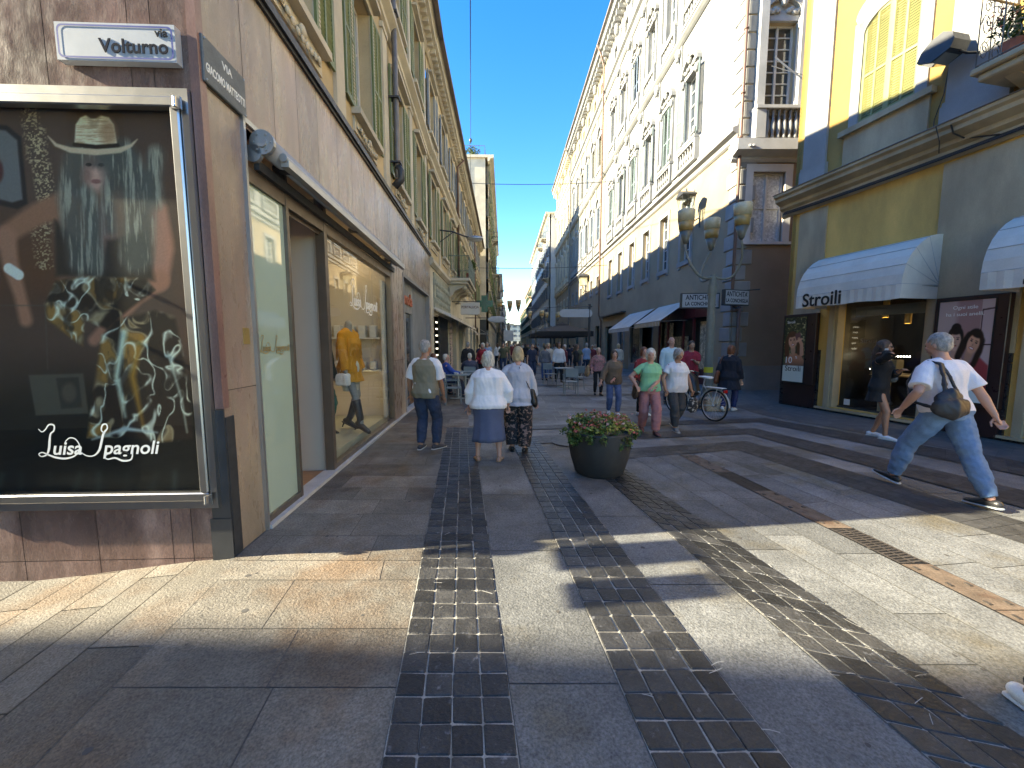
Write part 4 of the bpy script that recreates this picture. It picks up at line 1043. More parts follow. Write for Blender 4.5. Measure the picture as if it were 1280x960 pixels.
# poster boxes
def poster_box(x0, x1, z0, z1, label, painter, um, vm, xin, texts):
    a = frame_empty('poster_box', YP, YD, label=label, cat='poster box')
    w = MB(); w.bbox(x0, x1, -.17, -.052, z0, z1, .008); w.box(x0+.05, x1-.02, -.10, -.052, .05, z0)
    fm = mat('black and dark red box', (.03, .012, .012), .35, .2); w.build('housing', fm, a)
    i0, i1, j0, j1 = xin
    nx = 90; nz = 150
    picture(i0, i1, j0, j1, nx, nz, -.1725, painter, lambda X, Z: ((X-i0)/(i1-i0)*um, (j1-Z)/(j1-j0)*vm), mat('backlit print', (1, 1, 1), .35, 0, vcol='print'), a)
    w = MB(); t_ = .02
    w.box(i0-t_, i0, -.18, -.171, j0-t_, j1+t_); w.box(i1, i1+t_, -.18, -.171, j0-t_, j1+t_); w.box(i0, i1, -.18, -.171, j1, j1+t_); w.box(i0, i1, -.18, -.171, j0-t_, j0); w.build('frame', M['black'], a)
    for s_, x, z, sz, m_, al in texts: text('lettering', s_, m_, a, (x, -.176, z), sz, .001, align=al)
poster_box(-.02, .92, .62, 2.42, 'narrow black poster box with a smiling woman and a 10 at the building corner', paint_one, 60, 150, (.04, .66, .66, 2.34),
    [('10', .08, 1.22, .24, M['inkw'], 'LEFT'), ('Stroili', .35, 1.00, .20, M['ink'], 'CENTER'), ('%', .40, 1.30, .09, M['inkw'], 'LEFT'), ('Stroili', .10, 2.22, .10, M['inkw'], 'LEFT')])
poster_box(3.30, 4.30, .55, 2.50, 'wide black poster box showing two women under the words Ogni stile', paint_two, 100, 150, (3.37, 4.13, .62, 2.42),
    [('Ogni stile', 3.74, 2.30, .09, M['inkw'], 'CENTER'), ('ha i suoi anelli.', 3.74, 2.18, .09, M['inkw'], 'CENTER')])
# balcony with plants
bl = empty('balcony', (0, 0, 0)); bl.parent = YB; bl.location = (5.2, 0, 0)
w = MB(); w.bbox(-1.35, 1.35, -.85, .0, 5.98, 6.08, .02); w.bbox(-1.28, 1.28, -.78, .0, 5.86, 5.98, .02)
for x in (-1.0, 1.0): w.prism([(0, 5.70), (-.14, 5.72), (-.55, 5.86), (0, 5.86)], x-.08, x+.08, 'x')
w.build('slab', M['greyst'], bl)
w = MB()
def rail_run(w, a, b, z0, z1, n):
    for i in range(n+1):
        p = [a[k]+(b[k]-a[k])*i/n for k in (0, 1)]; w.tube([(p[0], p[1], z0), (p[0], p[1], z1)], .009, 6)
        if i < n:
            q = [a[k]+(b[k]-a[k])*(i+.5)/n for k in (0, 1)]; d = [(b[k]-a[k])/n*.42 for k in (0, 1)]
            for zc, rr_, tw in ((z0+.28, .16, 1), (z0+.66, .17, -1), (z0+.95, .10, 1)):
                pts = [(q[0]+d[0]*rr_/.17*math.cos(t)*tw*(1-t/14), q[1]+d[1]*rr_/.17*math.cos(t)*tw*(1-t/14), zc+rr_*math.sin(t)*(1-t/14)) for t in [j*.55 for j in range(17)]]
                w.tube(pts, .006, 4)
    w.tube([(a[0], a[1], z1), (b[0], b[1], z1)], .018, 6); w.tube([(a[0], a[1], z0+.03), (b[0], b[1], z0+.03)], .012, 6)
rail_run(w, (-1.3, -.80), (1.3, -.80), 6.09, 7.15, 9); rail_run(w, (-1.3, -.80), (-1.3, -.02), 6.09, 7.15, 3); rail_run(w, (1.3, -.80), (1.3, -.02), 6.09, 7.15, 3)
w.build('railing', M['bronze'], bl)
leafm = mat('leaf green', (.07, .12, .025), .5, .3, 8, rnd=.5); leafp = mat('pink flower', (.46, .12, .10), .6, .3, 8, rnd=.4); leafy = mat('yellow green leaf', (.26, .25, .045), .55, .3, 8, rnd=.5)
def leaves(mb, c, r, n, sz, fn=None):
    for _ in range(n):
        d = Vector((random.gauss(0, 1), random.gauss(0, 1), random.gauss(0, 1))).normalized()*random.random()**.4
        p = Vector(c)+Vector((d.x*r[0], d.y*r[1], d.z*r[2])); a = Vector((random.gauss(0, 1), random.gauss(0, 1), random.gauss(0, .6))).normalized(); b = a.cross(Vector((random.gauss(0, 1), random.gauss(0, 1), random.gauss(0, 1)))).normalized()
        s_ = sz*random.uniform(.6, 1.3); mb.rv = random.random()
        mb.add([p-a*s_, p-b*s_*.45+a*s_*.1, p+a*s_, p+b*s_*.45+a*s_*.1], [(0, 1, 2, 3)])
pl = frame_empty('balcony_plants', YP, YD, label='flowering pot plants behind the wrought iron balcony railing', cat='plants')
w = MB()
for x in (4.2, 4.7, 5.3): leaves(w, (x, -.58, 6.55), (.30, .18, .32), 260, .05)
w.build('foliage', leafm, pl)
w = MB()
for x in (4.1, 4.65): leaves(w, (x, -.62, 6.72), (.25, .18, .15), 60, .035)
w.build('flowers', leafp, pl)
for x in (4.2, 4.7, 5.3): w = MB(); w.lathe([(.10, 6.09), (.14, 6.3), (.145, 6.32)], (x, -.58, 0), 14); w.build('pot', M['tile'], pl)
# cables along the cornice
w = MB()
def droop(a, b, n=10, s=.1): return [tuple(a[k]+(b[k]-a[k])*i/n-(s*4*(i/n)*(1-i/n) if k == 2 else 0) for k in range(3)) for i in range(n+1)]
for k in range(4): w.tube(droop((-.3, -.09-.02*k, 5.19-.025*k), (4.3, -.09-.02*k, 5.16-.02*k), 14, .04), .013, 6)
w.tube(droop((4.3, -.12, 5.16), (YE-1, -.12, 5.16), 10, .05), .014, 6)
w.tube([(3.3, -.20, 5.64), (3.35, -.35, 5.60), (3.38, -.30, 5.40), (3.45, -.12, 5.3), (3.9, -.12, 5.15)], .014, 6); w.tube([(3.1, -.1, 5.64), (3.15, -.37, 5.62), (3.2, -.33, 5.35), (3.1, -.16, 5.2)], .009, 6)
w.tube([(3.05, -.05, 6.75), (3.02, -.06, 6.3), (2.9, -.05, 5.9), (3.0, -.2, 5.66), (3.1, -.36, 5.64)], .008, 6)
w.build('cable_bundle', M['black'], YB)
# floodlight
fl_ = frame_empty('floodlight', YP, YD, label='grey floodlight on a bracket beside the balcony of the yellow building', cat='floodlight')
w = MB(); w.tube([(3.48, -.02, 6.72), (3.42, -.25, 6.72), (3.35, -.36, 6.80)], .022, 8); w.box(3.40, 3.56, -.03, -.003, 6.62, 6.84); w.build('bracket', M['black'], fl_)
w = MB()
poly = [(-.38, 6.82), (-.20, 6.70), (.02, 6.78), (.06, 6.90), (.03, 7.03), (-.08, 7.12), (-.22, 7.08), (-.33, 6.96)]
w.prism([(3.37+p[0]*1.25, p[1]) for p in poly], -.60, -.22); w.build('housing', M['iron'], fl_)
w = MB(); w.prism([(2.90, 6.80), (3.14, 6.685), (3.36, 6.775), (3.35, 6.79), (3.14, 6.70), (2.92, 6.82)], -.57, -.25); w.build('lens', mat('floodlight lens', (.18, .20, .20), .15), fl_)
# ------------------------------------------------------------------ ORNATE WHITE BUILDING (right, beyond the side street)
RP = (7.8, 14.45); RDv = (.02, -1)
def surr_ped(t=.2, out=.10, rich=True):
    def f(w, h):
        mb = MB()
        mb.box(-w/2-t, -w/2, -out, .02, 0, h); mb.box(w/2, w/2+t, -out, .02, 0, h); mb.box(-w/2-t, w/2+t, -out, .02, h, h+.16)
        mb.box(-w/2-t-.12, w/2+t+.12, -out-.12, .02, -.12, 0)
        # arched pediment
        n = 12; r0 = w/2+t+.02; zc = h+.17
        for k in range(n):
            a, b = PI*k/n, PI*(k+1)/n
            q = [(r*math.cos(x), zc+r*.78*math.sin(x)) for r, x in ((r0-.13, a), (r0-.13, b), (r0+.06, b), (r0+.06, a))]
            mb.prism(q, -out-.12, .02)
        mb.prism([(r0*.9*math.cos(PI*k/n), zc+r0*.68*math.sin(PI*k/n)) for k in range(n+1)], -out+.03, .02)
        if rich:
            mb.ell((0, -out-.06, zc+.42), (.13, .11, .2), 10); mb.ell((0, -out-.12, zc+.60), (.09, .09, .11), 10)
            for sx_ in (-1, 1):
                for k in range(5): mb.ell((sx_*(.18+.09*k), -out-.02, zc+.12+.05*math.sin(k*2)), (.09, .06, .08), 8)
                mb.ell((sx_*(w/2+t*.5), -out-.05, h-.1), (.11, .09, .2), 8); mb.ell((sx_*(w/2+t*.5), -out-.05, .25), (.10, .07, .16), 8)
        return mb
    return f
def balustrade(w, h=.85, n=6):
    mb = MB(); mb.box(-w/2-.12, w/2+.12, -.22, .02, h-.1, h); mb.box(-w/2-.12, w/2+.12, -.22, .02, 0, .12); mb.box(-w/2-.12, -w/2+.04, -.21, .02, .12, h-.1); mb.box(w/2-.04, w/2+.12, -.21, .02, .12, h-.1)
    for i in range(n):
        x = -w/2+.04+(w-.08)*(i+.5)/n
        mb.lathe([(.035, .12), (.05, .16), (.03, .22), (.065, .34), (.06, .42), (.03, .58), (.028, .66), (.05, h-.14), (.04, h-.1)], (x, -.12, 0), 10)
    return mb
mezzS = (lambda t=.18: (lambda w, h: (lambda mb: (mb.box(-w/2-t, -w/2, -.05, .02, -.0, h+t), mb.box(w/2, w/2+t, -.05, .02, 0, h+t), mb.box(-w/2, w/2, -.05, .02, h, h+t), mb.box(-w/2-t-.04, w/2+t+.04, -.08, .02, -.2, 0), mb.box(-w/2-t, -w/2-t+.22, -.05, .02, -.32, -.2), mb.box(w/2+t-.22, w/2+t, -.05, .02, -.32, -.2), mb)[-1])(MB())))()
def ornate(root, s0, s1, cs, wm, tm, mezz, pattern='AC', shm=None, seedv=0, plain=False):
    X = lambda s: -s
    a, b = X(s1), X(s0); ww = 1.05
    ops = [(X(c)-.5, X(c)+.5, 5.35, 7.95) for c in cs] if mezz else [(X(c)-.45, X(c)+.45, 6.2, 7.4) for c in cs]
    w = MB(); wall(w, a, b, 4.15, 8.75, ops, depth=.25); w.build('mezzanine_wall', M['tanR'], root)
    ops = [(X(c)-ww/2, X(c)+ww/2, 10.32, 13.1) for c in cs]+[(X(c)-ww/2, X(c)+ww/2, 16.1, 18.8) for c in cs]+[(X(c)-.35, X(c)+.35, 22.0, 22.9) for c in cs]
    w = MB(); wall(w, a, b, 8.75, 24.0, ops, depth=.25); w.build('wall', wm, root)
    w = MB(); w.box(a, b-(.3 if s0 == 0 else 0), .27, 9, 4.3, 24.3); w.build('inner_mass', M['tan'], root)
    for nm, pr_ in (('string_course', [(.03, 8.62), (.10, 8.68), (.10, 8.82), (.26, 8.9), (.26, 9.02), (.10, 9.08), (.06, 9.3)]),
                    ('string_course', [(.05, 15.0), (.12, 15.05), (.22, 15.15), (.22, 15.25), (.06, 15.32)]),
                    ('entablature', [(.05, 20.7), (.14, 20.8), (.14, 21.1), (.30, 21.2), (.30, 21.32), (.06, 21.4)]),
                    ('roof_cornice', [(.05, 23.7), (.18, 23.8), (.22, 24.0), (.62, 24.2), (.62, 24.45), (.72, 24.6)])):
        w = MB(); profile_run(w, a, b, pr_, 0)
        if nm == 'roof_cornice':
            for i in range(int((b-a)/.55)): w.box(a+.1+i*.55, a+.32+i*.55, -.50, .0, 23.65, 24.0)
        w.build(nm, tm, root)
    w = MB(); w.box(a, b, -.85, .5, 24.602, 24.75); w.build('roof_edge', M['roof'], root)
    # ornament on piers between the windows
    mids = [(cs[i]+cs[i+1])/2 for i in range(len(cs)-1)]
    for m_ in mids:
        w = MB()
        for z0, z1 in ((9.35, 14.95), (15.35, 20.65)):
            w.box(X(m_)-.20, X(m_)+.20, -.08, -.002, z0, z1); w.box(X(m_)-.26, X(m_)+.26, -.14, -.002, z0, z0+.7)
            if not plain:
                w.ell((X(m_), -.16, z1-.25), (.19, .14, .22), 10); w.ell((X(m_), -.2, z1-.5), (.10, .1, .12), 8)
        w.ell((X(m_), -.3, 23.1), (.16, .2, .45), 8)
        w.build('pilaster', tm, root)
    if mezz: m0 = make_window(root, 1.0, 2.6, M['white'], M['paneR'], depth=.24, surround=mezzS, sm=tm, mull=2, bars=5)
    else: m0 = make_window(root, .9, 1.2, M['white'], M['paneR'], depth=.24, surround=mezzS, sm=tm, mull=2, bars=2)
    zm = 5.35 if mezz else 6.2
    m0.location = (X(cs[0]), 0, zm)
    pO = make_window(root, ww, 2.78, M['white'], M['paneR'], True, shm or M['shP'], .55, 160, depth=.24, surround=surr_ped(rich=not plain), sm=tm, bars=5)
    pC = make_window(root, ww, 2.78, M['white'], M['paneR'], True, shm or M['shP'], .52, 3, depth=.24, surround=surr_ped(rich=not plain), sm=tm, bars=5)
    uO = make_window(root, ww, 2.7, M['white'], M['paneR'], None, depth=.24, surround=surr_ped(.18, .08, not plain), sm=tm, bars=5)
    uC = make_window(root, ww, 2.7, M['white'], M['paneR'], True, M['blueG'], .52, 3, depth=.24, surround=surr_ped(.18, .08, not plain), sm=tm, bars=5)
    at = make_window(root, .7, .9, M['white'], M['paneR'], depth=.24, mull=2, bars=2)
    bs = balustrade(ww+.5).build('balustrade', tm, root)
    used = set()
    def put(p, x, z):
        if p in used: return copy_tree(p, root, (x, 0, z))
        used.add(p); p.location = (x, 0, z); return p
    used.add(m0)
    for i, c in enumerate(cs):
        if i: copy_tree(m0, root, (X(c), 0, zm))
        put(pO if pattern[i % len(pattern)] == 'A' else pC, X(c), 10.32)
        put(uC if (i+seedv) % 3 == 0 else uO, X(c), 16.1); put(at, X(c), 22.0)
        put(bs, X(c), 9.3); put(bs, X(c), 15.33)
    for p in (pO, pC, uO, uC):
        if p not in used: 
            for ch in list(p.children): D.objects.remove(ch)
            D.objects.remove(p)
M['tanR'] = mat('warm ochre plaster', (.33, .255, .165), .9, .10, .9, .06, 60, .2, 40, dirt=.16)
M['paneR'] = mat('reflecting window pane', (.035, .045, .055), .08, .25, 1, spec=1.0)
RB = frame_empty('building', RP, RDv, label='ornate white stucco corner building with pedimented windows and the red shop front', cat='building')
C1 = [3.85, 6.35, 8.9, 11.45, 14.0, 16.55]
ornate(RB, 0, 18.85, C1, M['whitest'], M['whitest'], True, 'ACACAC')
# ground floor of it
w = MB(); wall(w, -18.85, 0, -.05, 4.15, [(-6.7, -1.3, 0, 3.3), (-11.6, -7.4, 0, 3.2), (-14.2, -12.6, 0, 3.2), (-17.8, -15.6, 0, 3.0)], depth=.2); w.build('ground_floor', M['tanR'], RB)
w = MB(); w.box(-18.85, -.05, .5, 8, -.05, 4.3); w.build('ground_floor_core', M['tan'], RB)
redm = mat('dark red shop front', (.10, .014, .016), .35, .15, 3)
w = MB()
for a in (-6.7, -5.6, -3.9, -2.9, -1.42): w.box(a, a+.12, .0, .1, 0, 3.3)
w.box(-6.7, -1.3, .02, .12, 2.75, 3.3); w.box(-6.7, -3.9, .02, .12, 0, .5); w.box(-2.9, -1.3, .02, .12, 0, .6)
w.build('red_shop_front', redm, RB)
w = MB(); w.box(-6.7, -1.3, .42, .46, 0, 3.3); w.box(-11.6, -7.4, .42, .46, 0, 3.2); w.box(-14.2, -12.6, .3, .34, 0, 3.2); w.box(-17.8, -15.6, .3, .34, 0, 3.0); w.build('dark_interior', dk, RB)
w = MB(); w.box(-6.58, -5.62, .3, .35, .5, 2.7); w.box(-5.48, -3.92, .3, .34, .5, 2.0); w.box(-2.78, -1.45, .3, .34, .6, 2.6); w.build('display', mat('lit shop display', (.5, .42, .28), .6, .6, 5, .5, 20), RB)
w = MB(); w.box(-11.6, -11.4, 0, .1, 0, 3.2); w.box(-9.6, -9.4, 0, .1, 0, 3.2); w.box(-7.6, -7.4, 0, .1, 0, 3.2); w.box(-11.6, -7.4, 0, .1, 2.9, 3.2); w.box(-11.4, -9.6, .02, .1, 0, .45)
w.box(-12.75, -12.6, -.03, .1, 0, 3.2); w.box(-14.2, -14.05, -.03, .1, 0, 3.2); w.build('shop_frame', M['whitest'], RB)
w = MB(); w.box(-14.05, -12.75, .1, .14, 0, 2.9); w.box(-11.4, -9.6, .1, .14, .45, 2.9); w.build('shop_glass', M['paneR'], RB)
w = MB(); w.box(-18.6, -12.4, -.35, .0, 3.75, 3.83); w.build('shelf_hood', M['iron'], RB)
# quoins
w = MB(); z = .1; k = 0
while z < 20.4:
    ex = .62 if k % 2 else .42
    w.bbox(-ex, .04, -.05, .03, z+.02, z+.52, .02); k += 1; z += .54
w.build('quoin', M['whitest'], RB)
# side facade (faces the camera)
sf = empty('side_facade', (0, 0, 0), math.atan2(0, 1)-math.atan2(RDv[1], RDv[0])); sf.parent = RB
w = MB(); wall(w, .0, 8, -.05, 8.0, [(.50, 1.62, 5.2, 7.55)], depth=.2); w.build('lower_wall', M['tanS'] if 'tanS' in M else mat('brown plaster', (.30, .22, .15), .9, .1, .8, .06, 60, .2, 40, dirt=.2), sf)
w = MB(); wall(w, .0, 8, 8.0, 24, [(.62, 1.68, 9.4, 12.3), (.62, 1.68, 16.1, 18.8), (4, 5, 9.4, 12.3)], depth=.25); w.build('upper_wall', M['greyst'], sf)
w = MB(); w.box(.0, 8, -.03, -.002, -.05, .82); w.box(.0, 8, -.04, -.002, .82, .87); w.box(1.05, 1.6, -.07, -.03, .05, 1.3) if False else None; w.build('plinth', mat('grey plinth', (.22, .21, .20), .8, .1), sf)
w = MB(); z = .1; k = 0
while z < 20.4:
    ex = .42 if k % 2 else .62
    w.bbox(.052, ex, -.05, -.002, z+.02, z+.52, .02); k += 1; z += .54
w.build('quoin', M['whitest'], sf)
gst = mat('grey stone trim', (.46, .45, .43), .8, .1, 2, .08, 60, .15, 50, dirt=.15)
w = MB(); profile_run(w, -.3, 8, [(.05, 7.85), (.12, 7.92), (.12, 8.0), (.45, 8.1), (.45, 8.45), (.05, 8.5)], 0)
w.box(.30, .62, -.40, -.002, 8.5, 9.4); w.box(1.78, 2.2, -.40, -.002, 8.5, 9.4); w.box(.28, 2.4, -.44, -.002, 9.4, 9.5)
for x in (.1, .22): w.ell((x, -.48, 8.2), (.05, .04, .05), 6)
w.box(.36, .62, -.25, -.002, 9.5, 14.6); w.box(1.72, 2.3, -.25, -.002, 9.5, 14.6)
w.ell((.49, -.28, 14.2), (.22, .12, .3), 10)
w.build('stone_trim', gst, sf)
bb = MB()
for i in range(6):
    bb.lathe([(.04, 8.5), (.06, 8.56), (.04, 8.64), (.085, 8.82), (.075, 8.95), (.04, 9.15), (.035, 9.25), (.06, 9.36), (.05, 9.4)], (.72+.19*i, -.30, 0), 12)
bb.build('balustrade', M['whitest'], sf, smooth=True)
o = make_window(sf, 1.06, 2.9, M['white'], M['pane'], depth=.22, surround=surr_ped(.14, .08), sm=gst, mull=2, bars=8); o.location = (1.15, 0, 9.4)
copy_tree(o, sf, (1.15, 0, 16.1)); copy_tree(o, sf, (4.5, 0, 9.4))
o = make_window(sf, 1.12, 2.35, M['white'], M['lace'], depth=.18, surround=surr_plain(.24, .06, .05), sm=M['white'], mull=2, bars=2, curtain=M['lace']); o.location = (1.06, 0, 5.2)
w = MB(); w.tube([(-.05, -.13, 24), (-.05, -.13, 3.1), (.1, -.14, 2.9)], .055, 10); w.tube([(.22, -.14, 3.2), (.22, -.14, 1.45), (.18, -.14, 1.25), (-.08, -.15, 1.05), (-.12, -.15, .75), (-.12, -.15, 0)], .06, 10)
w.tube([(.1, -.14, 2.9), (.22, -.14, 2.8), (.22, -.14, 1.3)], .05, 10)
for z in (4, 6, 8.6, 10, 12, 14): w.tube([(-.05, -.13, z), (-.05, -.13, z+.05)], .075, 10)
w.build('downpipe', M['copper'], sf, smooth=True)
for s_ in (18.75,):
    w = MB(); w.tube([(-s_, -.85, 24.5), (-s_, -.5, 23.6), (-s_, -.32, 23.0), (-s_, -.32, 4), (-s_, -.12, 3.5), (-s_, -.12, 0)], .07, 8); w.build('downpipe', M['copper'], RB, smooth=True)
# sloped awnings
def slope_awning(frame, x0, x1, zt, zb, out, m, label, val=.2, mv=None, grp=None):
    a = frame_empty('shop_awning', *frame, label=label, cat='awning')
    w = MB(); w.add([(x0, 0, zt), (x1, 0, zt), (x1, -out, zb+val), (x0, -out, zb+val), (x0, 0, zt-.012), (x1, 0, zt-.012), (x1, -out, zb+val-.012), (x0, -out, zb+val-.012)], [(0, 3, 2, 1), (4, 5, 6, 7), (0, 1, 5, 4), (1, 2, 6, 5), (3, 0, 4, 7)])
    w.build('canvas', m, a)
    v = MB(); n = int((x1-x0)/.09)
    for i in range(n):
        p = x0+(x1-x0)*i/n; q = x0+(x1-x0)*(i+1)/n; v.mi = i % 2; o1 = out+.012*(i % 2)
        v.add([(p, -o1, zb), (q, -out-.012*((i+1) % 2), zb), (q, -out-.002, zb+val), (p, -out-.002, zb+val)], [(0, 1, 2, 3)])
    v.build('valance', [m, mv or m], a)
    f = MB(); f.tube([(x0+.05, -.02, zb+val+.02), (x0+.05, -out+.02, zb+val-.02)], .012, 6); f.tube([(x1-.05, -.02, zb+val+.02), (x1-.05, -out+.02, zb+val-.02)], .012, 6); f.tube([(x0, -out, zb+val), (x1, -out, zb+val)], .018, 6)
    f.build('frame', M['alu'], a); return a
slope_awning((RP, RDv), -6.75, -3.3, 3.55, 2.45, 1.25, M['canvasB'], 'beige awning with a striped valance over the dark red shop front', .22, mat('valance stripe', (.48, .30, .12), .8))
slope_awning((RP, RDv), -11.6, -7.3, 3.55, 2.35, 1.35, M['canvasB'], 'plain beige awning beyond the striped one on the right side', .20)
# box signs ANTICHITA'
def box_sign(loc, rz, w_, h_, label, lines, group=None, m=None, tm=None, arm=True, sx=.8):
    a = empty('hanging_sign', loc, rz, label=label, cat='sign', group=group)
    w = MB(); w.bbox(-w_/2, w_/2, -.07, .07, -h_/2, h_/2, .01); w.build('case', M['iron'], a)
    for sg_ in (-1, 1):
        w = MB(); y = sg_*.072; e = .04
        w.box(-w_/2+e, w_/2-e, min(y, y+sg_*.003), max(y, y+sg_*.003), -h_/2+e, h_/2-e); w.build('face', m or M['signw'], a)
        for s_, z, sz in lines: text('lettering', s_, tm or M['ink'], a, (0, y+sg_*.004, z), sz, .001, bold=.004, sx=sx, rz=0 if sg_ < 0 else PI)
    return a
box_sign((6.42, 13.9, 3.12), R(-2), 1.3, .52, 'black framed white sign reading ANTICHITA and LA CONCHIGLIA left of the lamp post', [("ANTICHITA'", .10, .23), ('LA CONCHIGLIA', -.11, .17)])
box_sign((7.42, 13.5, 3.18), R(18), 1.05, .52, 'black framed white sign reading ANTICHITA and LA CONCHIGLIA right of the lamp post', [("ANTICHITA'", .10, .23), ('LA CONCHIGLIA', -.11, .17)], sx=.72)
w = MB(); w.tube([(-.05, -.10, 2.88), (-.05, -.7, 2.88)], .02, 6); w.tube([(-.05, -.10, 3.45), (-.05, -.62, 3.45)], .02, 6); w.tube([(.1, -.1, 3.5), (.62, -.62, 3.5)], .02, 6); w.build('sign_bracket', M['iron'], sf)
# wall lantern on the white building
def lantern(P, rz, label, sc=1.0):
    a = empty('wall_lantern', P, rz, label=label, cat='lantern')
    w = MB(); w.prism([(-.34, .55), (.34, .55), (.30, .60), (.08, .72), (-.08, .72), (-.30, .60)], -.28, .28); w.lathe([(.04, .72), (.03, .82), (.0, .9)], n=8); w.build('cap', M['iron'], a)
    w = MB()
    for sx_ in (-1, 1):
        for sy in (-1, 1): w.tube([(sx_*.15, sy*.15, 0), (sx_*.26, sy*.26, .55)], .012, 5)
    for zz, r_ in ((0, .15), (.5, .25)): w.tube([(-r_, -r_, zz), (r_, -r_, zz), (r_, r_, zz), (-r_, r_, zz), (-r_, -r_, zz)], .012, 5)
    w.build('cage', M['iron'], a)
    w = MB(); w.loft([((0, 0, .01), .19, .19), ((0, 0, .54), .34, .34)], 4, cap=False); o = w.build('glass_body', glass('lantern glass '+label[:4]), a); o.rotation_euler = (0, 0, R(45)) if False else (0, 0, 0)
    w = MB(); w.tube([(0, 0, 0), (0, .02, -.2), (0, .12, -.35), (0, .3, -.38), (0, .55, -.22)], .022, 8); w.tube([(0, .1, -.32), (.0, .05, -.55), (0, .2, -.62), (0, .28, -.5), (0, .18, -.45)], .014, 6); w.tube([(0, .55, -.6), (0, .55, .1)], .03, 6)
    for t in ((0, .02, -.12), (0, .2, -.5), (0, .05, -.42)): w.ell(t, .045, 8)
    w.build('bracket', M['iron'], a)
    a.scale = (sc,)*3; return a
lantern((7.05, 16.85, 7.0), R(-90), 'old black wrought iron lantern on the white corner building', 1.05)
lantern((6.78, 39.0, 7.2), R(-90), 'distant wrought iron lantern on the pale yellow facade', 1.5)
# continuation: pale yellow and grey neighbours
RB2 = frame_empty('building', RP, RDv, label='pale yellow stucco building with white trim beyond the ornate white one', cat='building')
ornate(RB2, 18.87, 35.0, [20.6, 23.1, 25.6, 28.1, 30.6, 33.1], M['palegold'], M['whitest'], False, 'CCA', M['blueG'], 1, plain=True)
w = MB(); wall(w, -35.0, -18.87, -.05, 4.15, [(-c-.8, -c+.8, 0, 3.2) for c in (20.6, 25.6, 30.6)], depth=.2); w.build('ground_floor', M['tanR'], RB2)
w = MB(); w.box(-35.0, -18.9, .3, 8, -.05, 4.3); w.build('ground_floor_core', dk, RB2)
w = MB(); w.tube([(-34.9, -.85, 24.5), (-34.9, -.4, 23.4), (-34.9, -.2, 23.0), (-34.9, -.2, 0)], .09, 8); w.build('downpipe', M['gutter'], RB2)
RB3 = frame_empty('building', RP, RDv, label='grey shaded palazzo further down on the right side of the street', cat='building')
ornate(RB3, 35.02, 49.0, [37, 39.8, 42.6, 45.4, 48], M['palegold'], M['cream'], False, 'CCC', M['blueG'], 2, plain=True)
w = MB(); wall(w, -49.0, -35.02, -.05, 4.15, [(-c-.9, -c+.9, 0, 3.2) for c in (37.5, 42.6, 46.5)], depth=.2); w.build('ground_floor', M['greyst'], RB3)
w = MB(); w.box(-49.0, -35.02, .3, 8, -.05, 4.3); w.build('ground_floor_core', dk, RB3)
# simple but articulated far buildings
def far_building(P, dv, L_, H, wm, tm, label, floors=5, shm=None, balc=(), depth=12, flip=False, roofm=None, pitch=3.0):
    a = frame_empty('building', P, dv, label=label, cat='building')
    x0, x1 = (-L_, 0) if flip else (0, L_)
    fh = (H-4.4)/floors; n = int(L_/pitch); cs = [x0+(i+.5)*L_/n for i in range(n)]
    ops = [(c-.55, c+.55, 4.4+fh*f+.9, 4.4+fh*f+min(fh-.5, 2.9)) for c in cs for f in range(floors)]
    w = MB(); wall(w, x0, x1, 4.0, H, ops, depth=.25); w.build('wall', wm, a)
    w = MB(); wall(w, x0, x1, -.05, 4.0, [(c-1.0, c+1.0, 0, 3.1) for c in cs], depth=.25); w.build('ground_floor', wm, a)
    w = MB(); w.box(x0+.02, x1-.02, .27, depth, -.05, 4.2); w.build('dark_shops', dk, a)
    w = MB(); w.box(x0, x1, .27, depth, 4.2, H-.02); w.build('side_wall', wm, a)
    w = MB(); profile_run(w, x0-.2, x1+.2, [(.05, H-.5), (.2, H-.4), (.2, H-.25), (.6, H-.1), (.6, H+.15)], 0); profile_run(w, x0, x1, [(.05, 4.0), (.2, 4.1), (.2, 4.25), (.05, 4.3)], 0)
    w.box(x0-.2, x1+.2, .0, depth+.2, H-.1, H+.15); w.build('cornice', tm, a)
    if roofm:
        w = MB(); w.add([(x0-.3, -.7, H+.16), (x1+.3, -.7, H+.16), (x1+.3, depth+.3, H+.16), (x0-.3, depth+.3, H+.16), (x0+3, depth/2, H+2.2), (x1-3, depth/2, H+2.2)], [(0, 1, 5, 4), (1, 2, 5), (2, 3, 4, 5), (3, 0, 4)]); w.build('roof', roofm, a)
    h = min(fh-.5, 2.9)-.9
    p = make_window(a, 1.1, h, M['white'], M['paneR'], True, shm or M['shD'], .55, 165, depth=.24, surround=surr_plain(.14, .05, .1, .08), sm=tm)
    first = True
    for c in cs:
        for f in range(floors):
            loc = (c, 0, 4.4+fh*f+.9)
            if first: p.location = loc; first = False
            else: copy_tree(p, a, loc)
    bm = None
    for (i, f) in balc:
        if i >= len(cs): continue
        loc = (cs[i], 0, 4.4+fh*f+.6)
        if bm is None:
            w = MB(); w.box(-1.1, 1.1, -.9, 0, -.05, .1); w.prism([(0, -.5), (-.7, -.05), (0, -.05)], -.8, -.6, 'x'); w.prism([(0, -.5), (-.7, -.05), (0, -.05)], .6, .8, 'x'); bm = w.build('balcony', tm, a)
            w = MB(); rail_run2(w); w.build('railing', M['iron'], bm); bm.location = loc
        else: copy_tree(bm, a, loc)
    return a
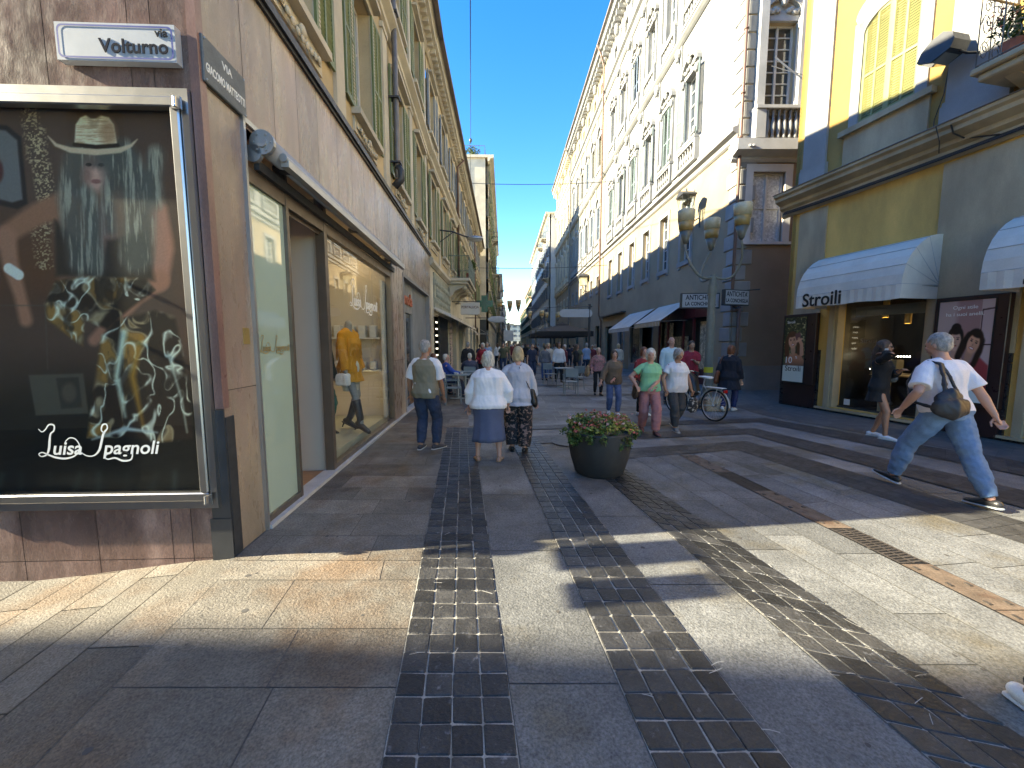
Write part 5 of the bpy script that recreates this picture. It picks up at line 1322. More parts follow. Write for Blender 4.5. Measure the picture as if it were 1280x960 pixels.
def rail_run2(w, W_=1.08, d=.86, h=1.0):
    for i in range(15): x = -W_+2*W_*i/14; w.box(x-.012, x+.012, -d-.01, -d+.01, .1, h)
    for i in range(5):
        y = -d+d*i/5
        for s_ in (-1, 1): w.box(s_*W_-.012, s_*W_+.012, y-.01, y+.01, .1, h)
    w.box(-W_, W_, -d-.02, -d+.02, h, h+.04); w.box(-W_-.02, -W_+.02, -d, 0, h, h+.04); w.box(W_-.02, W_+.02, -d, 0, h, h+.04)
far_building((5.75, 63.6), (.02, -1), 38, 21.6, M['white'], M['cream'], 'white building with small balconies jutting out far down the right side', 5, M['blueG'], [(12, 4), (12, 3), (11, 2), (10, 4), (9, 3), (8, 4)], flip=True)
far_building((5.2, 102.5), (.02, -1), 30, 16.3, M['ochreP'], M['cream'], 'ochre building with a red tiled roof at the far right end', 4, M['shD'], [(9, 2), (8, 3)], flip=True, roofm=M['tile'])
far_building((4.6, 133), (.02, -1), 45, 13.0, M['ochre'], M['cream'], 'last yellow building at the end of the street on the right', 3, M['shD'], flip=True)
# ------------------------------------------------------------------ LEFT SIDE beyond the bend
BP = (-2.785, 13.85); BD = (-.43, 20.7)
LB2 = frame_empty('building', BP, BD, label='long ochre building on the left beyond the marble shop with a wrought iron balcony', cat='building')
E2 = 28.6; cs = [.9+2.62*i for i in range(11)]
gops = [(.62, 4.6, 0, 2.75), (5.6, 7.4, 0, 2.9), (8.6, 10.6, 0, 3.1), (12, 14.5, 0, 2.9), (16, 18, 0, 3.0), (19.5, 21.5, 0, 3.0), (23, 25.5, 0, 3.0)]
w = MB(); wall(w, .02, E2, -.05, 4.3, gops, depth=.25); w.build('ground_floor', M['cream'], LB2)
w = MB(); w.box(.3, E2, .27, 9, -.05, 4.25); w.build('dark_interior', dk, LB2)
ops = [(c-.49, c+.49, 5.2, 7.3) for c in cs]+[(c-.49, c+.49, 8.75, 10.45) for c in cs]
w = MB(); wall(w, .0, E2, 4.3, 11.1, ops, depth=.3); w.build('wall', M['ochreP'], LB2)
w = MB(); w.box(0, E2, .35, 9, 4.25, 11.35); w.build('inner_mass', M['tan'], LB2)
w = MB()
for pr_ in ([(.04, 4.3), (.14, 4.4), (.14, 4.52), (.04, 4.6)], prof_s, prof_c): profile_run(w, -.05 if pr_ is not prof_s else 0, E2, pr_, 0)
for i in range(int(E2/.32)): w.box(.1+i*.32, .22+i*.32, -.30, -.0, 11.02, 11.175)
w.build('cornice', M['cream'], LB2)
w = MB(); w.box(0, E2, -.5, .3, 11.452, 11.5); w.box(0, E2, -.58, -.46, 11.40, 11.5); w.build('roof_gutter', M['roof'], LB2)
for i in range(10): w = MB(); c = cs[i]+1.31; w.box(c-.13, c+.13, -.03, -.002, 4.62, 7.6); w.box(c-.11, c+.11, -.03, -.002, 8.26, 10.94); w.build('pilaster', M['cream'], LB2)
a = make_window(LB2, .98, 2.1, M['white'], M['pane'], True, M['shG'], .5, 176, cols=2, depth=.27, surround=surr_plain(.12, .05, .1, .08, .2), sm=M['cream']); a.location = (cs[0], 0, 5.2)
b = make_window(LB2, .98, 1.7, M['white'], M['pane'], True, M['blueG'], .5, 176, cols=2, depth=.27, surround=surr_plain(.11, .05, .08, .06, .15), sm=M['cream']); b.location = (cs[0], 0, 8.75)
for c in cs[1:]: copy_tree(a, LB2, (c, 0, 5.2)); copy_tree(b, LB2, (c, 0, 8.75))
# ornamental grey green band over the dark shop
gb = mat('grey green carved band', (.27, .28, .22), .7, .3, 4, .3, 40, .4, 30)
w = MB(); w.box(.6, 4.7, -.05, -.002, 2.95, 4.18)
for i in range(13):
    x = .8+.31*i; w.ell((x, -.06, 3.85), (.09, .04, .12), 8); w.ell((x+.15, -.06, 3.5), (.08, .035, .16), 8); w.ell((x, -.06, 3.2), (.07, .03, .12), 8)
w.build('carved_band', gb, LB2)
w = MB()
for k in range(9): w.box(.95, 1.15, .1, .14, .4+.25*k, .46+.25*k); w.box(1.5, 1.75, .05, .09, .45+.25*k, .50+.25*k)
w.build('menu_light', emis('lit menu strips', (.8, .85, .9), .8), LB2)
w = MB(); w.box(2.2, 4.6, .05, .1, 0, 2.75); w.build('shop_panel', M['black'], LB2)
w = MB()
for k in range(9): w.box(4.7, 5.4, -.06, -.003, .3+.26*k, .52+.26*k)
w.build('menu_board', mat('menu board', (.42, .33, .30), .7, .4, 8, .3, 40), LB2)
a = frame_empty('flat_canopy', BP, BD, label='narrow white canopy running above the dark cafe front on the left', cat='canopy')
w = MB(); w.add([(.6, -.0, 2.98), (13.2, 0, 2.98), (13.2, -.62, 2.72), (.6, -.62, 2.72), (.6, 0, 2.92), (13.2, 0, 2.92), (13.2, -.62, 2.60), (.6, -.62, 2.60)], [(0, 3, 2, 1), (4, 5, 6, 7), (0, 1, 5, 4), (1, 2, 6, 5), (2, 3, 7, 6), (3, 0, 4, 7)]); w.build('roof_sheet', M['canvas'], a)
w = MB()
for k in range(14): w.tube([(.7+k*.95, -.02, 2.88), (.7+k*.95, -.58, 2.64)], .018, 6)
w.build('strut', M['alu'], a)
slope_awning((BP, BD), 8.4, 11.0, 2.9, 2.15, 1.0, M['canvasB'], 'small cream awning behind the cafe on the left', .12)
slope_awning((BP, BD), 19.2, 22.0, 3.2, 2.4, 1.1, mat('grey awning', (.20, .20, .21), .8), 'dark grey awning further along the left facades', .12)
slope_awning((BP, BD), 23.0, 26.0, 3.2, 2.5, 1.0, M['canvasB'], 'pale awning farthest along the left facades', .12)
# iron balcony
b = empty('balcony', (0, 0, 0)); b.parent = LB2; b.location = (6.2, 0, 0)
w = MB(); w.bbox(-1.9, 1.9, -1.0, 0, 4.45, 4.58, .02); w.bbox(-1.8, 1.8, -.9, 0, 4.33, 4.45, .02)
for x in (-1.5, -.5, .5, 1.5): w.prism([(0, 3.75), (-.12, 3.78), (-.3, 4.05), (-.75, 4.25), (-.8, 4.33), (0, 4.33)], x-.12, x+.12, 'x'); w.ell((x, -.72, 4.2), (.13, .12, .1), 8)
w.build('slab', M['cream'], b)
w = MB(); rail_run(w, (-1.85, -.95), (1.85, -.95), 4.59, 5.55, 9); rail_run(w, (-1.85, -.95), (-1.85, 0), 4.59, 5.55, 3); rail_run(w, (1.85, -.95), (1.85, 0), 4.59, 5.55, 3)
for k in range(38): w.box(-1.85+.1*k-.008, -1.85+.1*k+.008, -.956, -.944, 4.6, 5.5)
w.build('railing', mat('grey green ironwork', (.13, .17, .14), .5, .2, 5), b)
o = frame_empty('balcony_plant', BP, BD, label='green plant drooping over the wrought iron balcony on the left', cat='plant')
w = MB(); leaves(w, (7.7, -.85, 5.75), (.35, .2, .3), 260, .09); leaves(w, (6.9, -.9, 5.6), (.25, .15, .15), 90, .08); w.build('foliage', leafm, o)
w = MB(); w.lathe([(.12, 4.6), (.16, 4.9), (.17, 5.35)], (7.7, -.7, 0), 12); w.build('pot', M['tile'], o)
# arm street light on the left facade, dark folding shutters
a = frame_empty('street_light', BP, BD, label='street light with a flat grey head on an arm above the left balcony', cat='street light')
w = MB(); w.tube([(2.2, -.02, 6.05), (2.2, -.5, 6.0), (2.25, -.95, 5.85), (2.3, -1.2, 5.80)], .03, 8); w.tube([(2.2, -.02, 5.6), (2.2, -.55, 5.98)], .02, 6); w.build('arm', M['iron'], a)
w = MB(); w.ell((2.35, -1.38, 5.78), (.17, .34, .10), 14); w.build('head', M['alu'], a, smooth=True)
w = MB(); w.ell((2.35, -1.42, 5.72), (.12, .24, .07), 12); w.build('lens', M['canvas'], a, smooth=True)
w = MB(); w.tube([(7.95, -.15, 11.4), (7.95, -.45, 11.1), (7.95, -.12, 10.8), (7.95, -.12, 4.6)], .06, 8); w.tube([(20.5, -.12, 11.2), (20.5, -.12, 3)], .06, 8); w.build('downpipe', M['copper'], LB2, smooth=True)
# hanging signs
s1 = empty('hanging_sign', (-2.02, 19.6, 3.35), 0, label='cream projecting shop sign hanging from the left facade beside the green cross', cat='sign')
w = MB(); w.bbox(-.46, .46, -.06, .06, -.29, .29, .01); w.build('panel', mat('cream sign', (.55, .50, .43), .5, .06, 3), s1)
w = MB(); w.tube([(-.95, 0, .33), (.45, 0, .33)], .02, 6); w.box(-.97, -.93, -.1, .1, .1, .45); w.build('bracket', M['iron'], s1)
brn = mat('brown ink', (.16, .07, .04), .6)
text('lettering', 'PORTALUCIA', brn, s1, (0, -.064, .06), .17, .001, bold=.003, sx=.82); text('lettering', 'parrucchieri', brn, s1, (0, -.064, -.09), .07, .001) if False else None
s2 = empty('pharmacy_cross', (-1.42, 21.0, 3.72), 0, label='dark green pharmacy cross projecting over the street on the left', cat='pharmacy sign')
w = MB(); c_ = .16; d_ = .42
w.prism([(-c_, -d_), (c_, -d_), (c_, -c_), (d_, -c_), (d_, c_), (c_, c_), (c_, d_), (-c_, d_), (-c_, c_), (-d_, c_), (-d_, -c_), (-c_, -c_)], -.09, .09); w.build('cross', mat('pharmacy green', (.008, .11, .055), .35, .1), s2)
w = MB(); c_ = .10; d_ = .35
for y in (-.095, .093): w.prism([(-c_, -d_), (c_, -d_), (c_, -c_), (d_, -c_), (d_, c_), (c_, c_), (c_, d_), (-c_, d_), (-c_, c_), (-d_, c_), (-d_, -c_), (-c_, -c_)], y, y+.002)
w.build('face', mat('pharmacy dark green', (.004, .065, .035), .2, .1), s2)
w = MB(); w.tube([(-1.5, 0, 0), (-.42, 0, 0)], .025, 6); w.build('bracket', M['iron'], s2)
s3 = empty('hanging_sign', (-.98, 26.5, 3.25), 0, label='oval grey sign hanging further down the left side', cat='sign')
w = MB(); w.ell((0, 0, 0), (.62, .06, .22), 20); w.build('panel', M['signw'], s3, smooth=True); w = MB(); w.tube([(-2.2, 0, .1), (-.5, 0, .1)], .025, 6); w.build('bracket', M['iron'], s3)
# far left buildings
far_building((-2.45, 42.6), (-.021, 1), 45, 20.5, M['cream'], M['cream'], 'tall cream apartment building rising behind the ochre one on the left', 5, M['shG'], [(3, 3), (5, 2)], depth=14)
o = [q for q in D.objects if q.get('label', '').startswith('tall cream apartment')][0]
w = MB(); w.box(1.5, 7, 3, 8, 20.6, 22.4); w.build('roof_room', M['ochreP'], o)
w = MB(); rail = [(0.3, .3), (8, .3)]
for i in range(16): w.box(.3+.5*i, .33+.5*i, .3, .33, 20.6, 21.6)
for i in range(16): w.box(.1, .13, .3+.5*i, .33+.5*i, 20.6, 21.6)
w.box(.3, 8, .3, .33, 21.6, 21.65); w.box(.1, .13, .3, 8, 21.6, 21.65); w.build('roof_railing', M['gutter'], o)
w = MB(); leaves(w, (.8, 1.6, 21.3), (.5, .8, .6), 300, .12); w.build('roof_plant', leafm, o)
w = MB(); w.tube([(-.1, 3.0, 21), (-.1, 3.0, 2)], .08, 6); w.tube([(-.1, 3.6, 19.5), (-.1, 3.6, 14)], .12, 6); w.build('downpipe', M['copper'], o)
far_building((-2.7, 88), (-.015, 1), 40, 16.5, M['greyst'], M['whitest'], 'pale grey building with balconies far along the left side', 4, M['blueG'], [(1, 2), (2, 3), (3, 1)], depth=14)
far_building((-2.9, 129), (.0, 1), 50, 14.0, M['whitest'], M['whitest'], 'small white building at the far left end of the street', 4, M['blueG'], [(1, 2), (2, 1)], depth=14)
far_building((-9, 205), (1, .05), 30, 11.5, M['cream'], M['whitest'], 'pale building closing the view at the end of the street', 3, M['blueG'], depth=14)
# building across the side street behind the camera (casts the foreground shade)
ab = math.atan2(-.07, 1)
o = empty('building', (-3.0, -3.56, 0), ab, label='cream building across the side street behind the viewer', cat='building')
w = MB(); wall(w, -44, 0, -.3, 14, [(-x-.5, -x+.5, z, z+2) for x in range(2, 42, 3) for z in (4.8, 8.2, 11.2)], depth=.25) ; 
w2 = MB(); w2.v = [(x, -y, z) for x, y, z in w.v]; w2.f = w.f; w2.m = w.m; w2.r = w.r; w2.build('wall', M['cream'], o)
w = MB(); w.box(-44, 0, -12, -.27, -.3, 13.9); w.build('inner_mass', M['ochreP'], o)
w = MB(); w.box(-44.2, .3, -12, .0, 13.901, 14.05) ; w.build('roof', M['roof'], o)
# hanging signs over the side street (only their shadow is in view)
for i, (x, y, z, ww_, hh, lab) in enumerate(((-4.9, 2.24, 2.80, .34, .52, 'small hanging shop sign over the side street, nearer its wall'), (-4.9, 1.78, 2.80, .28, .50, 'small hanging shop sign over the side street, nearer the middle'))):
    s_ = empty('hanging_sign', (x, y, z), 0, label=lab, cat='sign'); w = MB(); w.bbox(-.03, .03, -ww_/2, ww_/2, -hh/2, hh/2, .008); w.build('panel', M['signw'], s_)
    w = MB(); w.tube([(0, -ww_/2+.02, hh/2+.04), (0, .62 if i == 0 else .4, hh/2+.04)], .018, 6); w.tube([(0, 0, hh/2), (0, 0, hh/2+.04)], .01, 6); w.build('bracket', M['iron'], s_)

s_ = empty('shadow_globe', (-4.9, 2.46, 2.36), 0, label='unseen round form added over the side street to cast its blob of shadow', cat='lamp')  # unseen round form, added to throw a blob of shadow on the paving
w = MB(); w.ell((0, 0, 0), (.13, .13, .15), 14); w.build('globe', M['white'], s_, smooth=True); w = MB(); w.tube([(0, 0, .12), (0, .02, .3), (0, .38, .34)], .018, 6); w.tube([(0, 0, -.12), (0, 0, -.30)], .05, 8); w.build('bracket', M['iron'], s_)
# ------------------------------------------------------------------ STREET LAMPS
def street_lamp(loc, label, offs, zt=3.62, ztip=4.47, sc=1.0, sticker=False, kind=0):
    a = empty('street_lamp', loc, 0, label=label, cat='street lamp')
    pm = mat('lamp post paint '+label[:6], (.17, .165, .13), .6, .15, 5)
    w = MB(); w.tube([(0, 0, 0), (0, 0, zt-.55)], [.135, .105], 8); w.tube([(0, 0, zt-.55), (0, 0, zt-.28)], .135, 8); w.tube([(0, 0, zt-.28), (0, 0, zt)], [.11, .07], 8); w.tube([(0, 0, 0), (0, 0, .10)], .20, 8)
    w.build('post', pm, a)
    if sticker:
        w = MB(); w.tube([(0, 0, .82), (0, 0, .98)], .130, 8, cap=False); w.build('yellow_band', mat('yellow sticker', (.62, .50, .03), .5, .1), a)
    for (ox, oy) in offs:
        r = math.hypot(ox, oy); ux, uy = ox/r, oy/r; px_, py_ = -uy, ux
        pts = []
        for k in range(13):
            t = k/12; rad = r*1.04*math.sin(PI/2*min(1, t*1.25))-.06*math.sin(PI*t); sw = .34*math.sin(PI*t)*(1-t*.3)
            z = zt-.05-.12*math.sin(PI*min(1, t*1.6))+ (ztip-zt+.08)*t**2.2
            pts.append((ux*rad+px_*sw, uy*rad+py_*sw, z))
        pts[-1] = (ox, oy, ztip+.02)
        w = MB(); w.tube(pts, .032, 8); w.build('arm', pm, a, smooth=True)
        w = MB()
        w.mi = 0; w.lathe([(.03, 0), (.07, .05), (.17, .36)], (ox, oy, ztip), 20)
        w.mi = 1; w.lathe([(.173, .36), (.215, .62)], (ox, oy, ztip), 20)
        w.mi = 2; w.lathe([(.217, .62), (.235, .93), (.225, .94)], (ox, oy, ztip), 20)
        w.build('lamp_shade', [M['shade0'], M['shade1'], M['shade2']], a, smooth=True)
    a.scale = (sc,)*3
    return a
M['shade0'] = mat('smoked shade', (.13, .12, .09), .35, .1, 4); M['shade1'] = mat('amber shade', (.36, .23, .08), .35, .12, 5); M['shade2'] = mat('cream shade', (.52, .44, .28), .3, .1, 4)
street_lamp((5.76, 11.72, 0), 'tall grey lamp post with three amber cone shades beside the two ANTICHITA signs', [(-.82, .03), (.30, .82), (.48, -.50)], sticker=True)
street_lamp((-.28, 33, 0), 'slim lamp post with cone shades in the middle distance above the crowd', [(-.7, 0), (.8, .2), (.1, .8)], zt=3.4, ztip=4.3)
street_lamp((2.55, 43, 0), 'more distant cluster of white cone lamps above the black parasol, left one', [(-.65, .1), (.6, .5), (.6, -.5)], zt=3.3, ztip=4.2)
street_lamp((4.5, 45, 0), 'more distant cluster of white cone lamps above the black parasol, right one', [(-.65, .1), (.6, .5), (.6, -.5)], zt=3.3, ztip=4.2)
s = empty('street_sign', (-.28, 32.7, 2.35), 0, label='small blank white notice panel fixed to the distant lamp post', cat='sign'); w = MB(); w.bbox(-.4, .4, -.05, .05, -.45, .4, .01); w.build('panel', M['signw'], s)
s = empty('hanging_sign', (3.55, 22.5, 3.35), 0, label='rounded white sign on a dark post beside the black parasol', cat='sign')
w = MB(); P_ = rr(-.9, .9, -.22, .22, .2); w.prism(P_, -.06, .06); w.build('panel', M['signw'], s); w = MB(); w.tube([(.75, 0, -3.35), (.75, 0, .5)], .07, 8); w.tube([(-.6, 0, .36), (.9, 0, .36)], .03, 6); w.build('post', M['iron'], s)
for v_ in (-.62, .0): pass
# ------------------------------------------------------------------ PLANTER
pt = empty('planter', (1.12, 5.02, 0), 0, label='round dark grey planter full of red and pink begonias in the middle of the street', cat='planter')
w = MB(); w.lathe([(.0, .015), (.29, .015), (.31, .04), (.365, .22), (.40, .42), (.405, .55), (.408, .565), (.375, .565), (.36, .50), (.0, .50)], n=48)
w.build('pot', mat('dark anthracite pot', (.036, .036, .035), .6, .2, 4, .15, 80, .12, 50, dirt=.2), pt, smooth=True)
w = MB(); w.lathe([(0, .505), (.365, .507)], n=24); w.build('soil', M['cobB'], pt)
w = MB()
for k in range(58):
    a_ = random.uniform(0, 2*PI); r_ = .42*math.sqrt(random.random()); zz = .60+random.uniform(-.05, .11)*(1 if r_ < .36 else .4)-(.07 if r_ > .35 else 0)
    leaves(w, (r_*math.cos(a_)*1.06, r_*math.sin(a_), zz), (random.uniform(.05, .10), .07, .05), 34, .025)
for k in range(15):
    a_ = random.uniform(0, 2*PI); leaves(w, (.43*math.cos(a_), .42*math.sin(a_), .53), (.05, .05, .07), 38, .024)
leaves(w, (-.36, -.22, .50), (.09, .07, .10), 160, .026); leaves(w, (.28, -.34, .47), (.04, .04, .09), 60, .022); leaves(w, (.18, -.37, .42), (.03, .03, .05), 30, .022)
w.build('foliage', leafm, pt)
w = MB()
for k in range(44):
    a_ = random.uniform(-.9, 2.2) if k % 2 else random.uniform(0, 2*PI); r_ = .43*math.sqrt(random.random()); leaves(w, (r_*math.cos(a_), r_*math.sin(a_), .65+random.uniform(-.05, .06)), (.08, .08, .05), 20, .024)
leaves(w, (.10, -.2, .68), (.22, .12, .04), 120, .024)
w.build('yellow_foliage', leafy, pt, kind='stuff')
w = MB()
cl_ = [(random.uniform(-.36, .40), random.uniform(-.36, .3)) for _ in range(13)]
for k in range(80):
    q_ = random.choice(cl_); xx, yy = q_[0]+random.gauss(0, .05), q_[1]+random.gauss(0, .05); r_ = min(.45, math.hypot(xx, yy)); a_ = math.atan2(yy, xx); c_ = (r_*math.cos(a_)*1.05, r_*math.sin(a_), .70+random.uniform(-.06, .07)-(.1*max(0, r_-.36)/.07*.6))
    leaves(w, c_, (.022, .022, .016), 9, .015)
w.build('blossoms', [leafp], pt, kind='stuff')
w = MB()
for k in range(30):
    a_ = random.uniform(0, 2*PI); r_ = .43*math.sqrt(random.random()); leaves(w, (r_*math.cos(a_)*1.05, r_*math.sin(a_), .70+random.uniform(-.02, .05)), (.02, .02, .014), 7, .014)
w.build('pale_blossoms', mat('pale pink blossom', (.62, .38, .36), .6, .2, 8, rnd=.3), pt, kind='stuff')
mh = MB(); mh.tube([(1.0, 6.62, .016), (1.0, 6.62, .020)], .34, 32); mh.build('manhole_cover', M['iron'], label='round dark manhole cover just beyond the flower planter', cat='manhole cover')
# ------------------------------------------------------------------ CAFE FURNITURE
teal = mat('pale teal chair metal', (.17, .21, .21), .4, .08, 4)
def chair(loc, rz, label):
    a = empty('cafe_chair', loc, rz, label=label, cat='chair', group='cafe chairs')
    w = MB(); w.bbox(-.22, .22, -.2, .2, .43, .455, .008); w.build('seat', teal, a)
    for i, (x, y) in enumerate(((-.2, -.19), (.2, -.19), (-.2, .2), (.2, .2))):
        w = MB(); w.tube([(x, y, 0), (x*.98, y*.98, .43)] if y > 0 else [(x*1.05, y*1.2, 0), (x, y, .43), (x, y-.06, .84)], .013, 6); w.build('leg', teal, a)
    w = MB(); w.bbox(-.2, .2, -.245, -.225, .60, .84, .006); w.tube([(-.2, -.25, .85), (.2, -.25, .85)], .013, 6); w.build('backrest', teal, a)
    for s_ in (-1, 1):
        w = MB(); w.tube([(s_*.21, -.22, .66), (s_*.235, .15, .66), (s_*.22, .19, .44)], .012, 6); w.build('armrest', teal, a)
    return a
chair((-2.02, 10.7, 0), R(-70), 'pale teal cafe chair nearest the viewer on the left, seen from its side')
chair((-1.62, 11.05, 0), R(-85), 'empty pale teal cafe chair standing just right of the nearest one')
chair((-1.50, 14.2, 0), R(5), 'teal cafe chair with the man in grey sitting in it')
chair((-1.95, 12.25, 0), R(-70), 'teal cafe chair under the man in the blue jacket')
chair((-2.45, 12.9, 0), R(-70), 'teal cafe chair against the dark cafe front')
chair((1.90, 12.9, 0), R(0), 'teal cafe chair seen from behind to the right of the two old ladies')
chair((2.35, 14.6, 0), R(20), 'teal cafe chair under the edge of the black parasol terrace')
chair((1.55, 16.2, 0), R(200), 'teal cafe chair turned toward the viewer further back on the terrace')
def table(loc, label):
    a = empty('cafe_table', loc, 0, label=label, cat='table', group='cafe tables')
    w = MB(); w.bbox(-.35, .35, -.35, .35, .72, .745, .006); w.build('tabletop', teal, a)
    w = MB(); w.tube([(0, 0, .03), (0, 0, .72)], .03, 8); w.build('pedestal', M['alu'], a)
    w = MB(); w.box(-.25, .25, -.03, .03, 0, .03); w.box(-.03, .03, -.25, .25, .0305, .05); w.build('foot', M['alu'], a); return a
table((-1.62, 12.0, 0), 'small square cafe table with cups beside the man in blue'); table((-1.55, 13.3, 0), 'small square cafe table between the man in grey and the man in blue'); table((2.0, 15.3, 0), 'small square cafe table on the terrace by the black parasol')
for i, (x, y) in enumerate(((-1.70, 11.9), (-1.52, 12.05), (-1.62, 11.82))):
    a = empty('cup', (x, y, .746), 0, label=['white coffee cup on the near table, left', 'white coffee cup on the near table, far corner', 'white coffee cup on the near table, front edge'][i], cat='cup', group='cups on the cafe table')
    w = MB(); w.lathe([(.0, .0), (.025, .0), (.04, .06), (.036, .06), (.022, .008), (0, .008)], n=14); w.build('bowl', M['white'], a, smooth=True); w = MB(); w.tube([(.036, 0, .05), (.06, 0, .04), (.034, 0, .015)], .005, 5); w.build('handle', M['white'], a)
# ------------------------------------------------------------------ PARASOL
ps = empty('parasol', (3.16, 25.4, 0), 0, label='large square black parasol over the cafe terrace in the middle distance', cat='parasol')
w = MB(); h_ = 1.65
bl_ = mat('charcoal parasol canvas', (.014, .014, .015), .8, .1, 3)
for k in range(4):
    c, s_ = math.cos(k*PI/2), math.sin(k*PI/2); f = lambda x, y, z: (x*c-y*s_, x*s_+y*c, z)
    w.add([f(-h_, -h_, 2.40), f(h_, -h_, 2.40), f(.25, -.25, 2.85), f(-.25, -.25, 2.85)], [(0, 1, 2, 3)]); w.add([f(-h_, -h_, 2.10), f(h_, -h_, 2.10), f(h_, -h_, 2.40), f(-h_, -h_, 2.40)], [(0, 1, 2, 3)]); w.add([f(-.38, -.38, 2.85), f(.38, -.38, 2.85), f(0, 0, 3.02)], [(0, 1, 2)])
w.build('canopy', bl_, ps)
w = MB(); w.tube([(0, 0, 0), (0, 0, 2.95)], .045, 8); w.build('pole', M['iron'], ps)
for k in range(8):
    a_ = k*PI/4; r_ = h_*(1.38 if k % 2 else .98); w = MB(); w.tube([(0, 0, 2.75), (r_*math.cos(a_), r_*math.sin(a_), 2.36)], .016, 5); w.build('rib', M['iron'], ps)
w = MB(); w.bbox(-.45, .45, -.45, .45, 0, .12, .02); w.build('base', M['iron'], ps)
p2 = empty('parasol', (3.0, 31.0, 0), 0, label='second black parasol partly hidden behind the large one', cat='parasol')
for ch in list(ps.children): copy_tree(ch, p2)
# ------------------------------------------------------------------ BICYCLE
bk = empty('bicycle', (4.30, 8.42, 0), math.atan2(1.0, -.42), label='old white city bicycle with a rear rack leaning near the lamp post', cat='bicycle')
silver = mat('bicycle enamel', (.42, .43, .41), .35, .1, 5); tyre = mat('rubber', (.015, .015, .016), .7)
for x0 in (0, 1.06):
    t = MB(); t.tube([(x0+.325*math.cos(a), 0, .345+.325*math.sin(a)) for a in [2*PI*k/36 for k in range(37)]], .018, 8, cap=False); wh = t.build('wheel', tyre, bk, smooth=True)
    t = MB(); t.tube([(x0+.30*math.cos(a), 0, .345+.30*math.sin(a)) for a in [2*PI*k/36 for k in range(37)]], .010, 6, cap=False)
    for k in range(24):
        a = 2*PI*k/24; t.tube([(x0+.02*math.cos(a+1), .02*(-1)**k, .345+.02*math.sin(a+1)), (x0+.3*math.cos(a), 0, .345+.3*math.sin(a))], .0022, 4)
    t.tube([(x0, -.05, .345), (x0, .05, .345)], .022, 8); t.build('rim', M['steel'], wh, smooth=True)
    t = MB(); t.tube([(x0+.365*math.cos(a), 0, .345+.365*math.sin(a)) for a in [R(25+ (155*k/14)) for k in range(15)]], .015, 6); t.build('mudguard', silver, bk)
t = MB(); H_ = (.88, 0, .92); BB = (.46, 0, .30); ST = (.30, 0, .78)
t.tube([(0, 0, .345), BB, ST, (0, 0, .345)], .013, 6); t.tube([BB, (.90, 0, .62)], .019, 8); t.tube([(.37, 0, .58), (.89, 0, .78)], .016, 8); t.tube([(.93, 0, .56), H_], .02, 8); t.tube([(.93, 0, .56), (1.06, 0, .345)], .015, 8); t.build('frame', silver, bk, smooth=True)
t = MB(); t.tube([ST, (.27, 0, .90)], .013, 6); t.build('seat_post', M['steel'], bk)
t = MB(); t.loft([((.16, 0, .92), .01, .02), ((.20, 0, .925), .05, .09)], 8) if False else t.add([], []); t.capsule([(.15, 0, .93), (.28, 0, .935), (.42, 0, .93)], [(.03, .10), (.03, .07), (.02, .022)], 12); t.build('saddle', mat('white saddle', (.6, .6, .58), .5), bk, smooth=True)
t = MB(); t.tube([H_, (.86, 0, 1.0)], .014, 8); t.tube([(.72, -.30, .99), (.84, -.22, 1.03), (.87, 0, 1.01), (.84, .22, 1.03), (.72, .30, .99)], .012, 8); t.build('handlebar', M['steel'], bk, smooth=True)
for s_ in (-1, 1): t = MB(); t.tube([(.70, s_*.305, .988), (.80, s_*.25, 1.015)], .018, 8); t.build('grip', M['black'], bk)
t = MB(); t.box(-.22, .22, -.07, .07, .725, .735)
for y in (-.07, .07): t.tube([(-.22, y, .73), (.25, y, .73)], .008, 5); t.tube([(-.12, y, .73), (0, y, .345)], .007, 5)
t.build('rear_rack', M['white'], bk)
t = MB(); t.bbox(-.27, -.235, -.05, .05, .64, .70, .005); t.build('tail_light', mat('red reflector', (.35, .01, .01), .2), bk)
t = MB(); t.tube([(.46, -.06, .30), (.46, .06, .30)], .09, 20); t.tube([(.46, .06, .3), (.55, .09, .18)], .009, 6); t.tube([(.46, -.06, .3), (.37, -.09, .42)], .009, 6); t.box(.50, .60, .09, .17, .165, .185); t.box(.32, .42, -.17, -.09, .41, .43); t.build('crankset', M['iron'], bk)
t = MB(); 
for z in (.74, .82, .90, .98): t.tube([(.96, -.15, z), (1.22, -.15, z), (1.22, .15, z), (.96, .15, z), (.96, -.15, z)], .006, 5)
for k in range(7): y = -.15+.05*k; t.tube([(1.22, y, .74), (1.22, y, .98)], .004, 4); t.tube([(.96, y, .74), (.96, y, .98)], .004, 4)
for k in range(5): x = .98+.05*k; t.tube([(x, -.15, .98), (x, -.15, .74), (x, .15, .74), (x, .15, .98)], .004, 4)
t.build('front_basket', M['iron'], bk)
t = MB(); t.capsule([(.52, 0, .60), (.62, 0, .86), (.70, 0, .98)], [(.10, .12), (.12, .15), (.06, .08)], 12); t.build('bag_on_bicycle', M['black'], None, smooth=True, label='black bag strapped over the bicycle frame below the handlebar', cat='bag')
o = [q for q in D.objects if q.name.startswith('bag_on_bicycle')][0]; o.name = 'bag'; o.location = bk.location; o.rotation_euler = bk.rotation_euler
st = MB(); st.bbox(-.28, .28, -.22, .22, 0, .32, .03); st.build('stone_base', M['tan'], label='low brown stone block at the foot of the lamp post', cat='stone block').location = (5.05, 9.9, 0)
